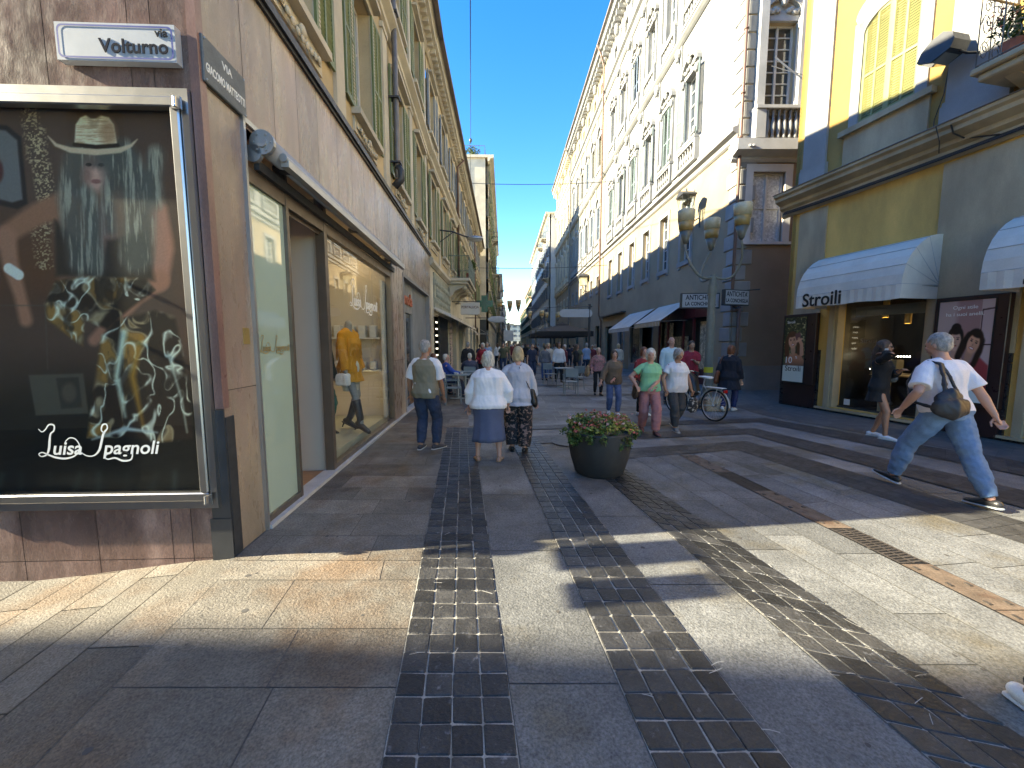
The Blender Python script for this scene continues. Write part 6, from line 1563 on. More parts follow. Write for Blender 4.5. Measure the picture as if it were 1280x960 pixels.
# ------------------------------------------------------------------ OVERHEAD WIRES
def wire(a, b, sag, r, label, n=18, bulb=None):
    a, b = Vector(a), Vector(b); m_ = (a+b)/2; 
    w = MB(); w.tube([a.lerp(b, i/n)-m_-Vector((0, 0, sag*4*(i/n)*(1-i/n))) for i in range(n+1)], r, 5)
    o = w.build('overhead_wire', M['iron'], label=label, cat='wire'); o.location = m_; 
    if bulb:
        e = MB(); q = a.lerp(b, bulb)-m_-Vector((0, 0, sag*4*bulb*(1-bulb))); e.ell(q, (.09, .09, .13), 10); e.ell(q-Vector((0, 0, .14)), .05, 8); e.build('insulator', M['iron'], o)
    return o
wire((-3.1, 27.5, 12.6-.4), (6.7, 27.5, 12.3), .15, .020, 'thin transverse cable spanning the street against the blue sky')
wire((-.55, 6, 9.2), (-2.55, 26.0, 14.0), .1, .014, 'near vertical looking cable running down the sky toward the left roofs', bulb=.97)
wire((-2.6, 26.0, 14.0), (-3.2, 33, 11.2), .0, .014, 'end of the long cable dropping to the left facade')
wire((-2.4, 30, 7.2), (7.0, 30, 7.4), .12, .02, 'lower pale cable crossing the street above the crowd')
wire((-2.2, 52, 6.2), (6.3, 52, 6.4), .12, .03, 'farthest cable crossing low over the street')
wire((7.9, 12.9, 10.2), (7.95, 8.9, 6.2), .15, .022, 'thicker dark cable swooping from the corner building to the yellow facade')
wire((8.4, 13.9, 10.6), (8.05, 8.3, 6.5), .10, .012, 'thin cable swooping beside the thick one to the yellow facade')
# ------------------------------------------------------------------ PEOPLE
SKIN = [mat('skin '+n, c, .5, .06, 6, .04, 60, .05, 80) for n, c in (('light', (.50, .29, .20)), ('tanned', (.36, .18, .11)), ('rosy', (.48, .25, .18)))]
HAIR = {k: mat('hair '+k, c, .55, .35, 25, .3, 90, .6, 70, stretch=(2, 2, .6)) for k, c in dict(grey=(.26, .25, .235), white=(.50, .46, .40), brown=(.07, .04, .025), dark=(.018, .013, .011), blonde=(.42, .32, .19), red=(.14, .045, .02)).items()}
eyem = mat('eye', (.03, .025, .02), .15); lipm = mat('lips', (.30, .09, .08), .45)
CLOTH = {}
def cloth(name, col, rough=.85, pat=None, jeans=False):
    if name not in CLOTH:
        CLOTH[name] = mat(name, col, rough, .16 if jeans else .08, 9 if jeans else 6, .10, 140, .25, 90, col2=pat, c2s=22 if pat else 1.5, c2w=(.53, .57) if pat else (.5, .6))
    return CLOTH[name]
def remeshed(mb, vox, sm=4, wr=None, seed=0):
    me = mb.mesh('tmp'); o = D.objects.new('tmp', me); COL.objects.link(o)
    m = o.modifiers.new('r', 'REMESH'); m.mode = 'VOXEL'; m.voxel_size = vox
    m = o.modifiers.new('s', 'SMOOTH'); m.factor = .5; m.iterations = sm
    dg = bpy.context.evaluated_depsgraph_get(); r = D.meshes.new_from_object(o.evaluated_get(dg)); D.objects.remove(o); D.meshes.remove(me)
    if wr:
        amp, fx, fz = wr; r.update(); n = len(r.vertices)
        no = [v.normal.copy() for v in r.vertices]
        for v, nn in zip(r.vertices, no):
            p = v.co; q = Vector((p.x*fx+seed, p.y*fx, p.z*fz+p.x*fx*.6)); k = noise.noise(q)+.5*noise.noise(q*2.1)
            v.co = p+nn*(k*amp)
    r.shade_smooth(); return r
def ik(a, t, l1, l2, pole):
    a, t = Vector(a), Vector(t); d = t-a; L_ = min(d.length, (l1+l2)*.999); d = d.normalized()
    x = (l1*l1-l2*l2+L_*L_)/(2*L_); h = math.sqrt(max(0, l1*l1-x*x)); p = Vector(pole); p = (p-d*p.dot(d)).normalized()
    return a+d*x+p*h, a+d*L_
BODY = [(.84, .150, .100, .0), (.92, .172, .122, -.008), (1.0, .160, .115, -.002), (1.08, .142, .102, .006), (1.18, .148, .105, .006), (1.28, .162, .115, .004), (1.35, .168, .110, -.004), (1.405, .140, .088, -.008), (1.445, .092, .070, -.008), (1.47, .070, .062, -.006), (1.50, .058, .058, .0), (1.57, .052, .056, .010)]
def person(loc, face, H=1.7, label='', girth=1.0, belly=0, bust=0, skin=0, hair='short', hcol='grey', lean=0, hip=.92, feet=None, hands=None, head=(0, 0), top=None, bottom=None, shoes=None, vest=None, vox=.010, female=False, extra=None, poles=None, twist=0, group=None, cat='person', headless=False, glasses=False):
    """local axes: +y is where the person faces, z up; everything for a 1.75 m body, then scaled"""
    k = H/1.75; feet = feet or [(-.10, 0, 0), (.10, 0, 0)]; hands = hands or [(-.27, .05, .80), (.27, .05, .80)]; poles = poles or [(-.3, -1, 0), (.3, -1, 0)]
    Rl = Matrix.Rotation(-R(lean), 3, 'X') @ Matrix.Rotation(R(twist), 3, 'Z'); hp = Vector((0, 0, hip)); B0 = Vector((0, 0, .92))
    T = lambda p: hp+Rl @ (Vector(p)-B0)
    def torso(mb, z0, z1, inf, flare=0, n=22, bl=None):
        secs = [s_ for s_ in BODY if z0-1e-6 <= s_[0] <= z1+1e-6]
        def at(z):
            for a, b in zip(BODY, BODY[1:]):
                if a[0] <= z <= b[0]: t = (z-a[0])/(b[0]-a[0]); return tuple(a[i]+(b[i]-a[i])*t for i in range(4))
            return BODY[0] if z < BODY[0][0] else BODY[-1]
        zs = sorted(set([z0, z1]+[s_[0] for s_ in secs]))
        rings = []
        for z in zs:
            _, rx, ry, oy = at(z); g = girth if z < 1.40 else 1+(girth-1)*.4
            if z > 1.455: g = 1+(girth-1)*.25
            b_ = belly*math.exp(-((z-1.05)/.13)**2); bs = bust*math.exp(-((z-1.27)/.075)**2); f_ = flare*max(0, (1.0-z))
            shw = (.92 if female and z > 1.2 else 1.0)*(1.05 if female and z < 1.0 else 1)
            rings.append((z, rx*g*shw+inf+f_+b_*.35, ry*g+inf+f_+(b_+bs)*.5, oy+(b_+bs)*.5))
        vs = []; fs = []
        for z, rx, ry, oy in rings:
            for i in range(n):
                a = 2*PI*i/n; c_, s_ = math.cos(a), math.sin(a)
                e = .82; x = rx*math.copysign(abs(c_)**e, c_); y = oy+ry*math.copysign(abs(s_)**e, s_)
                vs.append(T((x, y, z)))
        for j in range(len(rings)-1):
            for i in range(n): a = j*n+i; b = j*n+(i+1) % n; fs.append((a, b, b+n, a+n))
        fs += [tuple(range(n-1, -1, -1)), tuple((len(rings)-1)*n+i for i in range(n))]
        mb.add(vs, fs)
    sw = .168 if female else .192
    legs = []; arms = []
    for s_, F_ in ((-1, feet[0]), (1, feet[1])):
        h0 = T((s_*.092*girth**.5, 0, .90)); x, y, z = F_[:3]; pitch = F_[3] if len(F_) > 3 else 0; yaw = F_[4] if len(F_) > 4 else s_*-8
        an = Vector((x, y, z+.085)); kn, an2 = ik(h0, an, .43, .415, (s_*.12+(F_[5] if len(F_) > 5 else 0), 1, .0)); legs.append((h0, kn, an2, pitch, yaw))
    for s_, W_, P_ in ((-1, hands[0], poles[0]), (1, hands[1], poles[1])):
        sh = T((s_*sw, -.008, 1.378)); w_ = Vector(W_[:3]); el, wr = ik(sh, w_, .285, .255, P_); arms.append((sh, el, wr, W_[3] if len(W_) > 3 else 0))
    g2 = girth**.7; fem = .9 if female else 1
    fy = R(face); root_rot = fy
    mb = MB()
    torso(mb, .84, 1.57, 0)
    hy, hpch = head
    Hm = Rl @ Matrix.Rotation(R(lean*.8), 3, 'X') @ Matrix.Rotation(R(hy), 3, 'Z') @ Matrix.Rotation(-R(hpch), 3, 'X'); hc0 = T((0, .012, 1.545))
    Hd = lambda p: hc0+Hm @ (Vector(p)-Vector((0, .012, 1.545)))
    if not headless:
        mb.ell(Hd((0, .008, 1.645)), (.074, .094, .100), 20, Hm); mb.ell(Hd((0, .040, 1.585)), (.056, .060, .068), 16, Hm)
        mb.ell(Hd((0, .062, 1.545)), (.030, .030, .024), 10, Hm)
        mb.capsule([Hd((0, .098, 1.640)), Hd((0, .113, 1.606))], [.009, .014], 8)
        for s_ in (-1, 1):
            mb.ell(Hd((s_*.076, .0, 1.615)), (.010, .020, .032), 10, Hm); mb.ell(Hd((s_*.034, .078, 1.600)), (.022, .018, .022), 10, Hm); mb.ell(Hd((s_*.03, .088, 1.652)), (.026, .012, .010), 8, Hm)
        mb.ell(Hd((0, .094, 1.573)), (.022, .012, .010), 8, Hm)
    mb.capsule([T((0, -.004, 1.44)), Hd((0, .004, 1.58))], [.056, .050], 12)
    for s_ in (-1, 1): mb.capsule([T((s_*.03, -.012, 1.462)), T((s_*sw*.8, -.008, 1.395))], [.036, .046], 10)
    for (h0, kn, an, pitch, yaw) in legs:
        mb.capsule([h0, h0.lerp(kn, .4), kn], [.088*g2*fem, .078*g2*fem, .055*g2], 12)
        mid = kn.lerp(an, .32)+(kn-h0).cross(Vector((1, 0, 0))).normalized()*.0+Vector((0, -.012, 0)); mb.capsule([kn, mid, kn.lerp(an, .75), an], [.052*g2, .056*g2, .038, .036], 12)
        Rf = Matrix.Rotation(R(yaw), 3, 'Z') @ Matrix.Rotation(R(pitch), 3, 'X'); f = lambda p: an+Rf @ Vector(p)
        mb.capsule([f((0, -.045, -.045)), f((0, .05, -.050)), f((0, .155, -.066))], [(.034, .032), (.030, .040), (.018, .042)], 10)
    for i_, (sh, el, wr, tw) in enumerate(arms):
        s_ = (-1, 1)[i_]; mb.capsule([sh, sh.lerp(el, .5), el], [.056*g2*fem, .047*g2*fem, .040*g2**.6], 12); mb.capsule([el, el.lerp(wr, .3), wr], [.040*g2**.6, .042*g2**.6, .027], 12)
        d = (wr-el).normalized(); up_ = Vector((0, 0, 1)) if abs(d.z) < .8 else Vector((0, 1, 0)); side = d.cross(up_).normalized(); nrm = side.cross(d)
        if tw: q = Matrix.Rotation(R(tw), 3, d); side = q @ side; nrm = q @ nrm
        if headless: continue
        palm = wr+d*.055; mb.capsule([wr, wr+d*.045, wr+d*.075], [(.020, .026), (.016, .036), (.014, .038)], 10)
        # four fingers, unequal and bent, and a thumb off the side of the palm
        cu = nrm*(-1)
        for q, (o_, l_) in enumerate(((-.030, .066), (-.010, .078), (.011, .073), (.030, .058))):
            b0 = wr+d*.088+side*o_; b1 = b0+(d*.85+cu*.35)*l_*.5; b2 = b1+(d*.5+cu*.8)*l_*.5
            mb.capsule([b0-d*.02, b0, b1, b2], [.010, .010, .009, .0075], 8)
        th_ = wr+d*.03-side*.028; mb.capsule([th_, th_+(d*.6-side*.8)*.035, th_+(d*.9-side*.7+cu*.4)*.062], [.012, .011, .009], 8)
    me = remeshed(mb, vox, 3); me.materials.append(SKIN[skin])
    me.transform(Matrix.Scale(k, 4))
    body = link('person' if cat == 'person' else 'mannequin', me); body.location = (loc[0], loc[1], loc[2] if len(loc) > 2 else .012); body.rotation_euler = (0, 0, fy); tag(body, label, cat, group)
    def part(name, mb_, m, v=None, wr=None, sm=3, raw=False):
        if raw: r = mb_.mesh(name); r.shade_smooth()
        else: r = remeshed(mb_, v or vox*1.15, sm, wr, random.random()*50)
        r.transform(Matrix.Scale(k, 4)); r.materials.append(m); return link(name, r, body)
    def sleeve(mb_, ext, inf):
        for sh, el, wr, tw in arms:
            P_ = [sh.lerp(T((0, -.008, 1.45)), .62), sh.lerp(T((0, -.008, 1.45)), .15), sh.lerp(el, .12)]; q = [.046+inf, .052*g2*fem+inf, .054*g2*fem+inf]
            if ext <= 1: P_.append(sh.lerp(el, ext)); q.append(.052*g2*fem+inf*1.5)
            else: P_ += [sh.lerp(el, .6), el, el.lerp(wr, (ext-1)*.5), el.lerp(wr, ext-1)]; q += [.054*g2*fem+inf, .048*g2+inf, .045+inf, .034+inf*1.2]
            mb_.tube(P_, q, 14); mb_.ell(P_[0], q[0], 10)
    if top:
        m_ = MB(); z0 = top.get('hem', .9); inf = top.get('inf', .013)
        if z0 < .84: 
            torso(m_, .84, top.get('neck', 1.455), inf, top.get('flare', .0)); fl_ = top.get('flare', .05); c0 = T((0, 0, .86)); c1 = T((0, 0, z0)); 
            if hip < .7: c1 = c0
            else: m_.loft([(tuple(c1), .175*girth+inf+fl_*.5, .13*girth+inf+fl_*.4), (tuple(c0), .165*girth+inf, .115*girth+inf)], 22)
        else: torso(m_, z0, top.get('neck', 1.455), inf+.004, top.get('flare', .0))
        if top.get('neck', 1.455) > 1.42:
            for s_ in (-1, 1): m_.capsule([T((s_*.045, -.012, 1.448)), T((s_*sw*.82, -.008, 1.392))], [.036+inf, .052+inf], 12)
        if top.get('sleeve', 0): sleeve(m_, top['sleeve'], top.get('sinf', inf))
        part(top.get('name', 'shirt'), m_, top['m'], wr=(top.get('wr', .011), 10, 5))
    if vest:
        m_ = MB(); torso(m_, vest.get('hem', .88), 1.45, .026, .02); 
        for s_ in (-1, 1): m_.ell(T((s_*sw*.80, -.008, 1.385)), (.060, .074, .058), 12); m_.capsule([T((s_*.05, -.01, 1.455)), T((s_*sw*.8, -.008, 1.40))], [.045, .052], 10)
        part('vest', m_, vest['m'], wr=(.010, 9, 6))
    if bottom:
        kd = bottom['kind']
        if kd == 'trousers':
            m_ = MB(); torso(m_, .84, bottom.get('waist', 1.02), .010); e = bottom.get('ext', 2.0); wd = bottom.get('wide', 1.0)
            for (h0, kn, an, pitch, yaw) in legs:
                P_ = [h0+Vector((0, 0, .02)), h0.lerp(kn, .45), kn]; q = [.102*g2*fem, (.094*g2*fem)*wd, .075*g2*wd]
                if e > 1: P_ += [kn.lerp(an, .45*(e-1)), kn.lerp(an, (e-1)*.97)]; q += [.076*g2*wd, .058*wd*(1.0 if wd <= 1.1 else 1.15)]
                m_.tube(P_, q, 14)
            part('trousers', m_, bottom['m'], wr=(.009, 11, 15))
        else:
            zh = bottom['hem']; m_ = MB(); n = 44; c1 = T((0, 0, 1.03)); rings = []
            wtop = (.150*girth, .112*girth); 
            for i in range(12):
                t = i/11; z = 1.03+(zh-1.03)*t; hipb = math.exp(-((z-.90)/.12)**2)*.03
                rings.append(((c1.x, c1.y*(1-t)+(.0)*t, hip-.92+z), (wtop[0]+.015+hipb)*(1+bottom.get('flare', .35)*t*t), (wtop[1]+.018+hipb)*(1+bottom.get('flare', .35)*1.1*t*t)))
            m_.loft(rings, n, cap=True)
            for i, v_ in enumerate(m_.v):
                t = (i//n)/11 if i < 12*n else 1; a = 2*PI*(i % n)/n; w_ = 1+.05*t*math.cos(9*a+1.3*math.sin(3*a)); m_.v[i] = (v_[0]*w_, v_[1]*w_, v_[2])
            part('skirt', m_, bottom['m'], raw=True)
    # shoes
    sh_ = shoes or {'m': M['black']}
    for (h0, kn, an, pitch, yaw) in legs:
        Rf = Matrix.Rotation(R(yaw), 3, 'Z') @ Matrix.Rotation(R(pitch), 3, 'X'); f = lambda p: an+Rf @ Vector(p); m_ = MB()
        if sh_.get('kind') == 'sandal':
            m_.capsule([f((0, -.06, -.072)), f((0, .05, -.074)), f((0, .165, -.076))], [(.010, .036), (.010, .038), (.010, .044)], 12)
            for y_, z_ in ((.02, -.03), (.10, -.045), (-.04, -.01)): m_.tube([f((.042*math.cos(a), y_, -.075+(.075+z_)*math.sin(a)+.01)) for a in [PI*q/8 for q in range(9)]], (.006), 6)
            s0_ = part('shoe', m_, sh_['m'], raw=True); continue
        m_.capsule([f((0, -.055, -.040)), f((0, .05, -.045)), f((0, .12, -.056)), f((0, .175, -.062))], [(.040, .040), (.038, .044), (.028, .048), (.020, .040)], 14)
        if sh_.get('kind') == 'boot': m_.tube([f((0, -.02, -.05)), kn.lerp(an, .85), kn.lerp(an, .15)], [.045, .052, .068], 14)
        so_ = part('shoe', m_, sh_['m'], .009)
        m2 = MB(); m2.capsule([f((0, -.075, -.078)), f((0, .05, -.080)), f((0, .185, -.080))], [(.010, .040), (.010, .046), (.010, .042)], 14)
        if sh_.get('kind') == 'boot': m2.tube([f((0, -.06, -.07)), f((0, -.06, -.16))], [.016, .009], 8)
        r = m2.mesh('sole'); r.shade_smooth(); r.transform(Matrix.Scale(k, 4)); r.materials.append(sh_.get('sole', M['black'])); o_ = link('sole', r, so_)
    # head details
    if not headless:
        for s_ in (-1, 1):
            m_ = MB(); m_.ell(Hd((s_*.032, .092, 1.635)), (.012, .007, .007), 8, Hm); part('eye', m_, eyem, raw=True)
        m_ = MB(); m_.ell(Hd((0, .104, 1.572)), (.021, .006, .006), 8, Hm); part('lips', m_, lipm, raw=True)
        hm_ = HAIR[hcol]; m_ = MB()
        if hair in ('short', 'bob', 'long', 'thin', 'curly'):
            o_ = {'short': .010, 'thin': .004, 'bob': .016, 'long': .016, 'curly': .020}[hair]
            m_.ell(Hd((0, -.010-o_*.3, 1.662)), (.074+o_, .090+o_, .094+o_*.8), 20, Hm); m_.ell(Hd((0, -.034, 1.615)), (.070+o_, .066+o_*.6, .075), 16, Hm)
            if hair in ('bob', 'long', 'curly'):
                for s_ in (-1, 1): m_.capsule([Hd((s_*.062, .005, 1.67)), Hd((s_*.076, -.005, 1.60)), Hd((s_*.068, -.020, 1.54 if hair != 'long' else 1.46))], [(.03, .035), (.028, .035), (.02, .03)], 10)
                m_.ell(Hd((0, -.05, 1.585)), (.075, .05, .07), 14, Hm)
            if hair == 'long': m_.capsule([Hd((0, -.05, 1.62)), Hd((.0, -.075, 1.50)), Hd((0, -.095, 1.33))], [(.05, .09), (.04, .10), (.02, .07)], 14)
            part('hair', m_, hm_, vox, wr=(.006 if hair != 'curly' else .012, 34 if hair != 'curly' else 46, 16), sm=2)
        elif hair == 'bald':
            for s_ in (-1, 1): m_.ell(Hd((s_*.066, -.035, 1.61)), (.016, .045, .035), 10, Hm)
            m_.ell(Hd((0, -.078, 1.60)), (.055, .022, .035), 10, Hm); part('hair', m_, hm_, vox, wr=(.003, 30, 20))
        if glasses:
            m_ = MB(); 
            for s_ in (-1, 1): m_.ell(Hd((s_*.033, .104, 1.636)), (.028, .008, .020), 12, Hm); m_.tube([Hd((s_*.06, .095, 1.642)), Hd((s_*.08, .0, 1.635))], .003, 5)
            m_.tube([Hd((-.02, .108, 1.642)), Hd((.02, .108, 1.642))], .004, 5); part('sunglasses', m_, M['black'], raw=True)
    return body, dict(T=T, k=k, arms=arms, legs=legs, Hd=Hd)
def bag_on(body, name, label, build_, m, mats=None):
    """bag modelled in the wearer's axes but a thing of its own"""
    mb = MB(); build_(mb); k = body['_k'] if '_k' in body else 1
    me = remeshed(mb, .009, 2, (.008, 14, 12), random.random()*40); me.transform(Matrix.Scale(k, 4))
    for q in (mats or [m]): me.materials.append(q)
    o = link(name, me, None, label=label, cat='bag'); o.location = body.location; o.rotation_euler = body.rotation_euler; return o
def BK(b): b[0]['_k'] = b[1]['k']; return b[0]

jeansD = cloth('dark blue denim', (.022, .038, .075), jeans=True); jeansL = cloth('washed blue denim', (.11, .20, .33), jeans=True); jeansM = cloth('mid blue denim', (.06, .12, .26), jeans=True)
white = cloth('white cotton', (.72, .71, .72)); trainer = {'m': cloth('white leather', (.70, .70, .68), .5), 'sole': M['white']}; dsh = {'m': cloth('dark suede', (.05, .045, .05), .7), 'sole': cloth('pale rubber', (.5, .48, .44), .6)}
# 1 man in the vest
p1, i1 = person((-1.34, 6.14), -14, 1.70, 'man seen from behind in a khaki vest and jeans by the marble shop', 1.12, .03, 0, 1, 'short', 'grey', 3, hip=.915,
    feet=[(-.09, -.02, 0), (.15, .05, 0, 0, -25)], hands=[(-.30, .10, .86), (.22, .20, .86)], poles=[(-.8, -1, 0), (.9, -.8, 0)], head=(-18, 4), vox=.008,
    top={'m': white, 'sleeve': .85, 'sinf': .022, 'hem': .88}, vest={'m': cloth('khaki vest', (.20, .175, .12)), 'hem': .84}, bottom={'kind': 'trousers', 'm': jeansD, 'wide': 1.08}, shoes=dsh)
# 2 woman in white
p2_, i2 = person((-.33, 5.50), 4, 1.55, 'old woman seen from behind in a loose white top and slate blue skirt', 1.38, .02, 0, 2, 'curly', 'white', 4, hip=.90, female=True,
    feet=[(-.17, .03, 0, 0, 12), (.17, -.03, 0, 0, -16)], hands=[(-.30, .12, .86), (.32, .12, .88)], poles=[(-1, -.8, 0), (1, -.8, 0)], vox=.009,
    top={'m': white, 'sleeve': 1.75, 'inf': .028, 'sinf': .028, 'hem': .87, 'wr': .012, 'name': 'blouse', 'flare': .15}, bottom={'kind': 'skirt', 'm': cloth('slate blue skirt', (.075, .095, .16)), 'hem': .36, 'flare': .22}, shoes={'kind': 'sandal', 'm': cloth('tan sandal leather', (.36, .20, .11), .5)})
# 3 companion
p3, i3 = person((.09, 6.0), -2, 1.60, 'blonde woman in a pale grey top and black patterned trousers, seen from behind', 1.15, .02, 0, 2, 'bob', 'blonde', 3, female=True, hip=.91,
    feet=[(-.10, .06, 0), (.11, -.04, 0)], hands=[(-.32, .16, .98), (.29, .12, .84)], poles=[(-.8, -1, 0), (1, -.6, 0)], vox=.009,
    top={'m': cloth('pale grey jersey', (.42, .42, .46)), 'sleeve': 1.7, 'inf': .026, 'hem': .80, 'flare': .06, 'wr': .011}, bottom={'kind': 'trousers', 'm': cloth('black patterned trousers', (.015, .017, .02), pat=(.26, .17, .14)), 'wide': 1.5}, shoes={'m': M['black']})
bag_on(BK((p3, i3)), 'bag', 'black shoulder bag at the hip of the woman in grey', lambda m: (m.capsule([(.24, .02, .98), (.27, .02, .84)], [(.05, .12), (.06, .14)], 14), m.tube([(.20, .06, .98), (.17, .10, 1.3), (.10, .04, 1.50), (.02, -.10, 1.42), (.18, -.10, 1.1), (.24, -.04, .98)], .010, 6)), M['black'])
# 4 walking man
p4, i4 = person((4.64, 4.22), 8, 1.80, 'grey haired man in a white polo shirt and jeans striding past the jeweller', 1.14, .04, 0, 2, 'short', 'grey', 10, hip=.885,
    feet=[(-.08, .38, .03, 14, 0), (.07, -.38, 0, -4, 0)], hands=[(-.30, .18, .92), (.34, -.18, .86, 40)], poles=[(-.8, -1, 0), (.9, -.7, 0)], head=(14, 10), vox=.007, twist=-6,
    top={'m': cloth('white polo cotton', (.70, .68, .71)), 'sleeve': .80, 'sinf': .020, 'inf': .016, 'hem': .93, 'wr': .010}, bottom={'kind': 'trousers', 'm': jeansL, 'wide': 1.06, 'waist': 1.0}, shoes={'m': cloth('black leather shoe', (.02, .02, .022), .35), 'sole': cloth('pale blue sole', (.4, .45, .47), .6)})
T4 = i4['T']
m_ = MB(); torso_belt = [T4((.168*math.cos(a)*1.14, .122*math.sin(a)*1.14+.002, .965)) for a in [2*PI*q/28 for q in range(29)]]; m_.tube(torso_belt, (.018), 6); r = m_.mesh('belt'); r.transform(Matrix.Scale(i4['k'], 4)); r.materials.append(M['bronze']); link('belt', r, p4)
def bag4(m):
    m.capsule([T4((-.26, -.17, .98)), T4((-.16, -.21, .95)), T4((-.05, -.20, .97))], [(.085, .05), (.115, .06), (.085, .045)], 18)
    m.capsule([T4((-.24, -.16, 1.06)), T4((-.15, -.19, 1.10)), T4((-.07, -.17, 1.07))], [(.05, .045), (.07, .05), (.05, .04)], 14)
    m.tube([T4((-.20, -.18, 1.10)), T4((-.17, -.155, 1.28)), T4((-.15, -.115, 1.42)), T4((-.155, -.02, 1.455)), T4((-.17, .09, 1.40)), T4((-.22, .15, 1.25)), T4((-.27, .10, 1.05)), T4((-.27, -.10, .98))], (.020), 6)
    m.tube([T4((-.09, -.19, 1.12)), T4((-.115, -.165, 1.28)), T4((-.13, -.115, 1.42))], .017, 6)
bag_on(BK((p4, i4)), 'bag', 'slouchy black shoulder bag on the back of the man in the white polo', bag4, cloth('black nylon', (.02, .021, .025), .5))
# 5 woman on the phone
p5, i5 = person((6.42, 6.95), 212, 1.70, 'young woman in a short black dress on her phone by the jeweller window', 1.0, 0, .03, 1, 'long', 'brown', 2, hip=.92, female=True,
    feet=[(-.09, -.06, 0), (.10, .16, .0, 0, -10)], hands=[(.02, .26, 1.22), (.12, .05, 1.525, 0)], poles=[(-.6, -.4, -1), (.9, .3, -.8)], head=(10, 0), vox=.007, glasses=True,
    top={'m': cloth('black jersey dress', (.010, .010, .011)), 'sleeve': 1.8, 'hem': .66, 'neck': 1.39, 'flare': .06, 'name': 'dress', 'inf': .02}, bottom=None, shoes=trainer)
m_ = MB(); q = i5['arms'][1][2]; m_.bbox(q.x-.035, q.x-.025, q.y-.02, q.y+.05, q.z-.05, q.z+.085, .003); r = m_.mesh('phone'); r.transform(Matrix.Scale(i5['k'], 4)); r.materials.append(M['white']); o = link('phone', r, None, label='pale mobile phone held to the ear of the woman in black', cat='phone'); o.location = p5.location; o.rotation_euler = p5.rotation_euler
bag_on(BK((p5, i5)), 'bag', 'small dark bag under the arm of the woman in the black dress', lambda m: (m.capsule([(-.22, -.06, 1.07), (-.24, .12, 1.06)], [(.07, .04), (.07, .04)], 12), m.tube([(-.2, -.08, 1.12), (-.14, -.02, 1.45), (-.2, .12, 1.12)], .006, 6)), M['slate'])
# 6 / 7 two women arm in arm
p6, i6 = person((2.52, 7.30), 176, 1.56, 'white haired woman in a green T shirt and dusty pink trousers walking toward the viewer', 1.15, .03, .04, 2, 'curly', 'white', 2, hip=.905, female=True,
    feet=[(-.10, .20, 0), (.08, -.20, .03, -18)], hands=[(.02, .26, .98), (.30, .16, 1.0)], poles=[(-.9, -.6, -.3), (.9, -.6, 0)], head=(-8, 2), vox=.008,
    top={'m': cloth('mint green cotton', (.20, .50, .27)), 'sleeve': .55, 'hem': .90, 'sinf': .016}, bottom={'kind': 'trousers', 'm': cloth('dusty pink linen', (.36, .15, .15)), 'wide': 1.15}, shoes={'m': cloth('burgundy shoe', (.14, .06, .06))})
bag_on(BK((p6, i6)), 'bag', 'dark brown shoulder bag carried by the woman in green', lambda m: (m.capsule([(.26, -.02, 1.0), (.28, -.02, .80)], [(.05, .13), (.06, .15)], 14), m.tube([(.24, -.08, 1.0), (.16, -.1, 1.4), (.12, .0, 1.47), (.17, .12, 1.3), (.25, .08, 1.0)], .010, 6)), cloth('dark brown leather', (.05, .03, .02), .5))
p7, i7 = person((3.13, 7.62), 190, 1.56, 'grey haired woman in a white T shirt and dark trousers looking down', 1.28, .05, .04, 1, 'curly', 'grey', 4, hip=.905, female=True,
    feet=[(-.10, -.18, .03, -18), (.10, .20, 0)], hands=[(-.36, .06, .80), (.30, .12, .88)], poles=[(-1, -.6, 0), (.9, -.6, 0)], head=(6, 18), vox=.008,
    top={'m': cloth('off white cotton', (.66, .64, .64)), 'sleeve': .60, 'hem': .84, 'inf': .020, 'sinf': .016, 'flare': .1}, bottom={'kind': 'trousers', 'm': cloth('charcoal trousers', (.045, .045, .045)), 'wide': 1.05}, shoes={'m': cloth('grey trainer', (.22, .21, .2)), 'sole': M['white']})
bag_on(BK((p7, i7)), 'bag', 'striped black handbag hanging beside the woman in the white T shirt', lambda m: (m.capsule([(-.39, .06, .62), (-.39, .06, .52), (-.39, .06, .44)], [(.10, .05), (.13, .06), (.12, .05)], 14), [m.tube([(-.39+.068*math.cos(a), .06+.14*math.sin(a), z) for a in [2*PI*q/20 for q in range(21)]], .006, 5) for z in ()], m.tube([(-.39, -.03, .66), (-.37, .04, .82), (-.39, .14, .66)], .008, 6)), cloth('striped bag', (.02, .02, .02), pat=(.35, .32, .28)))
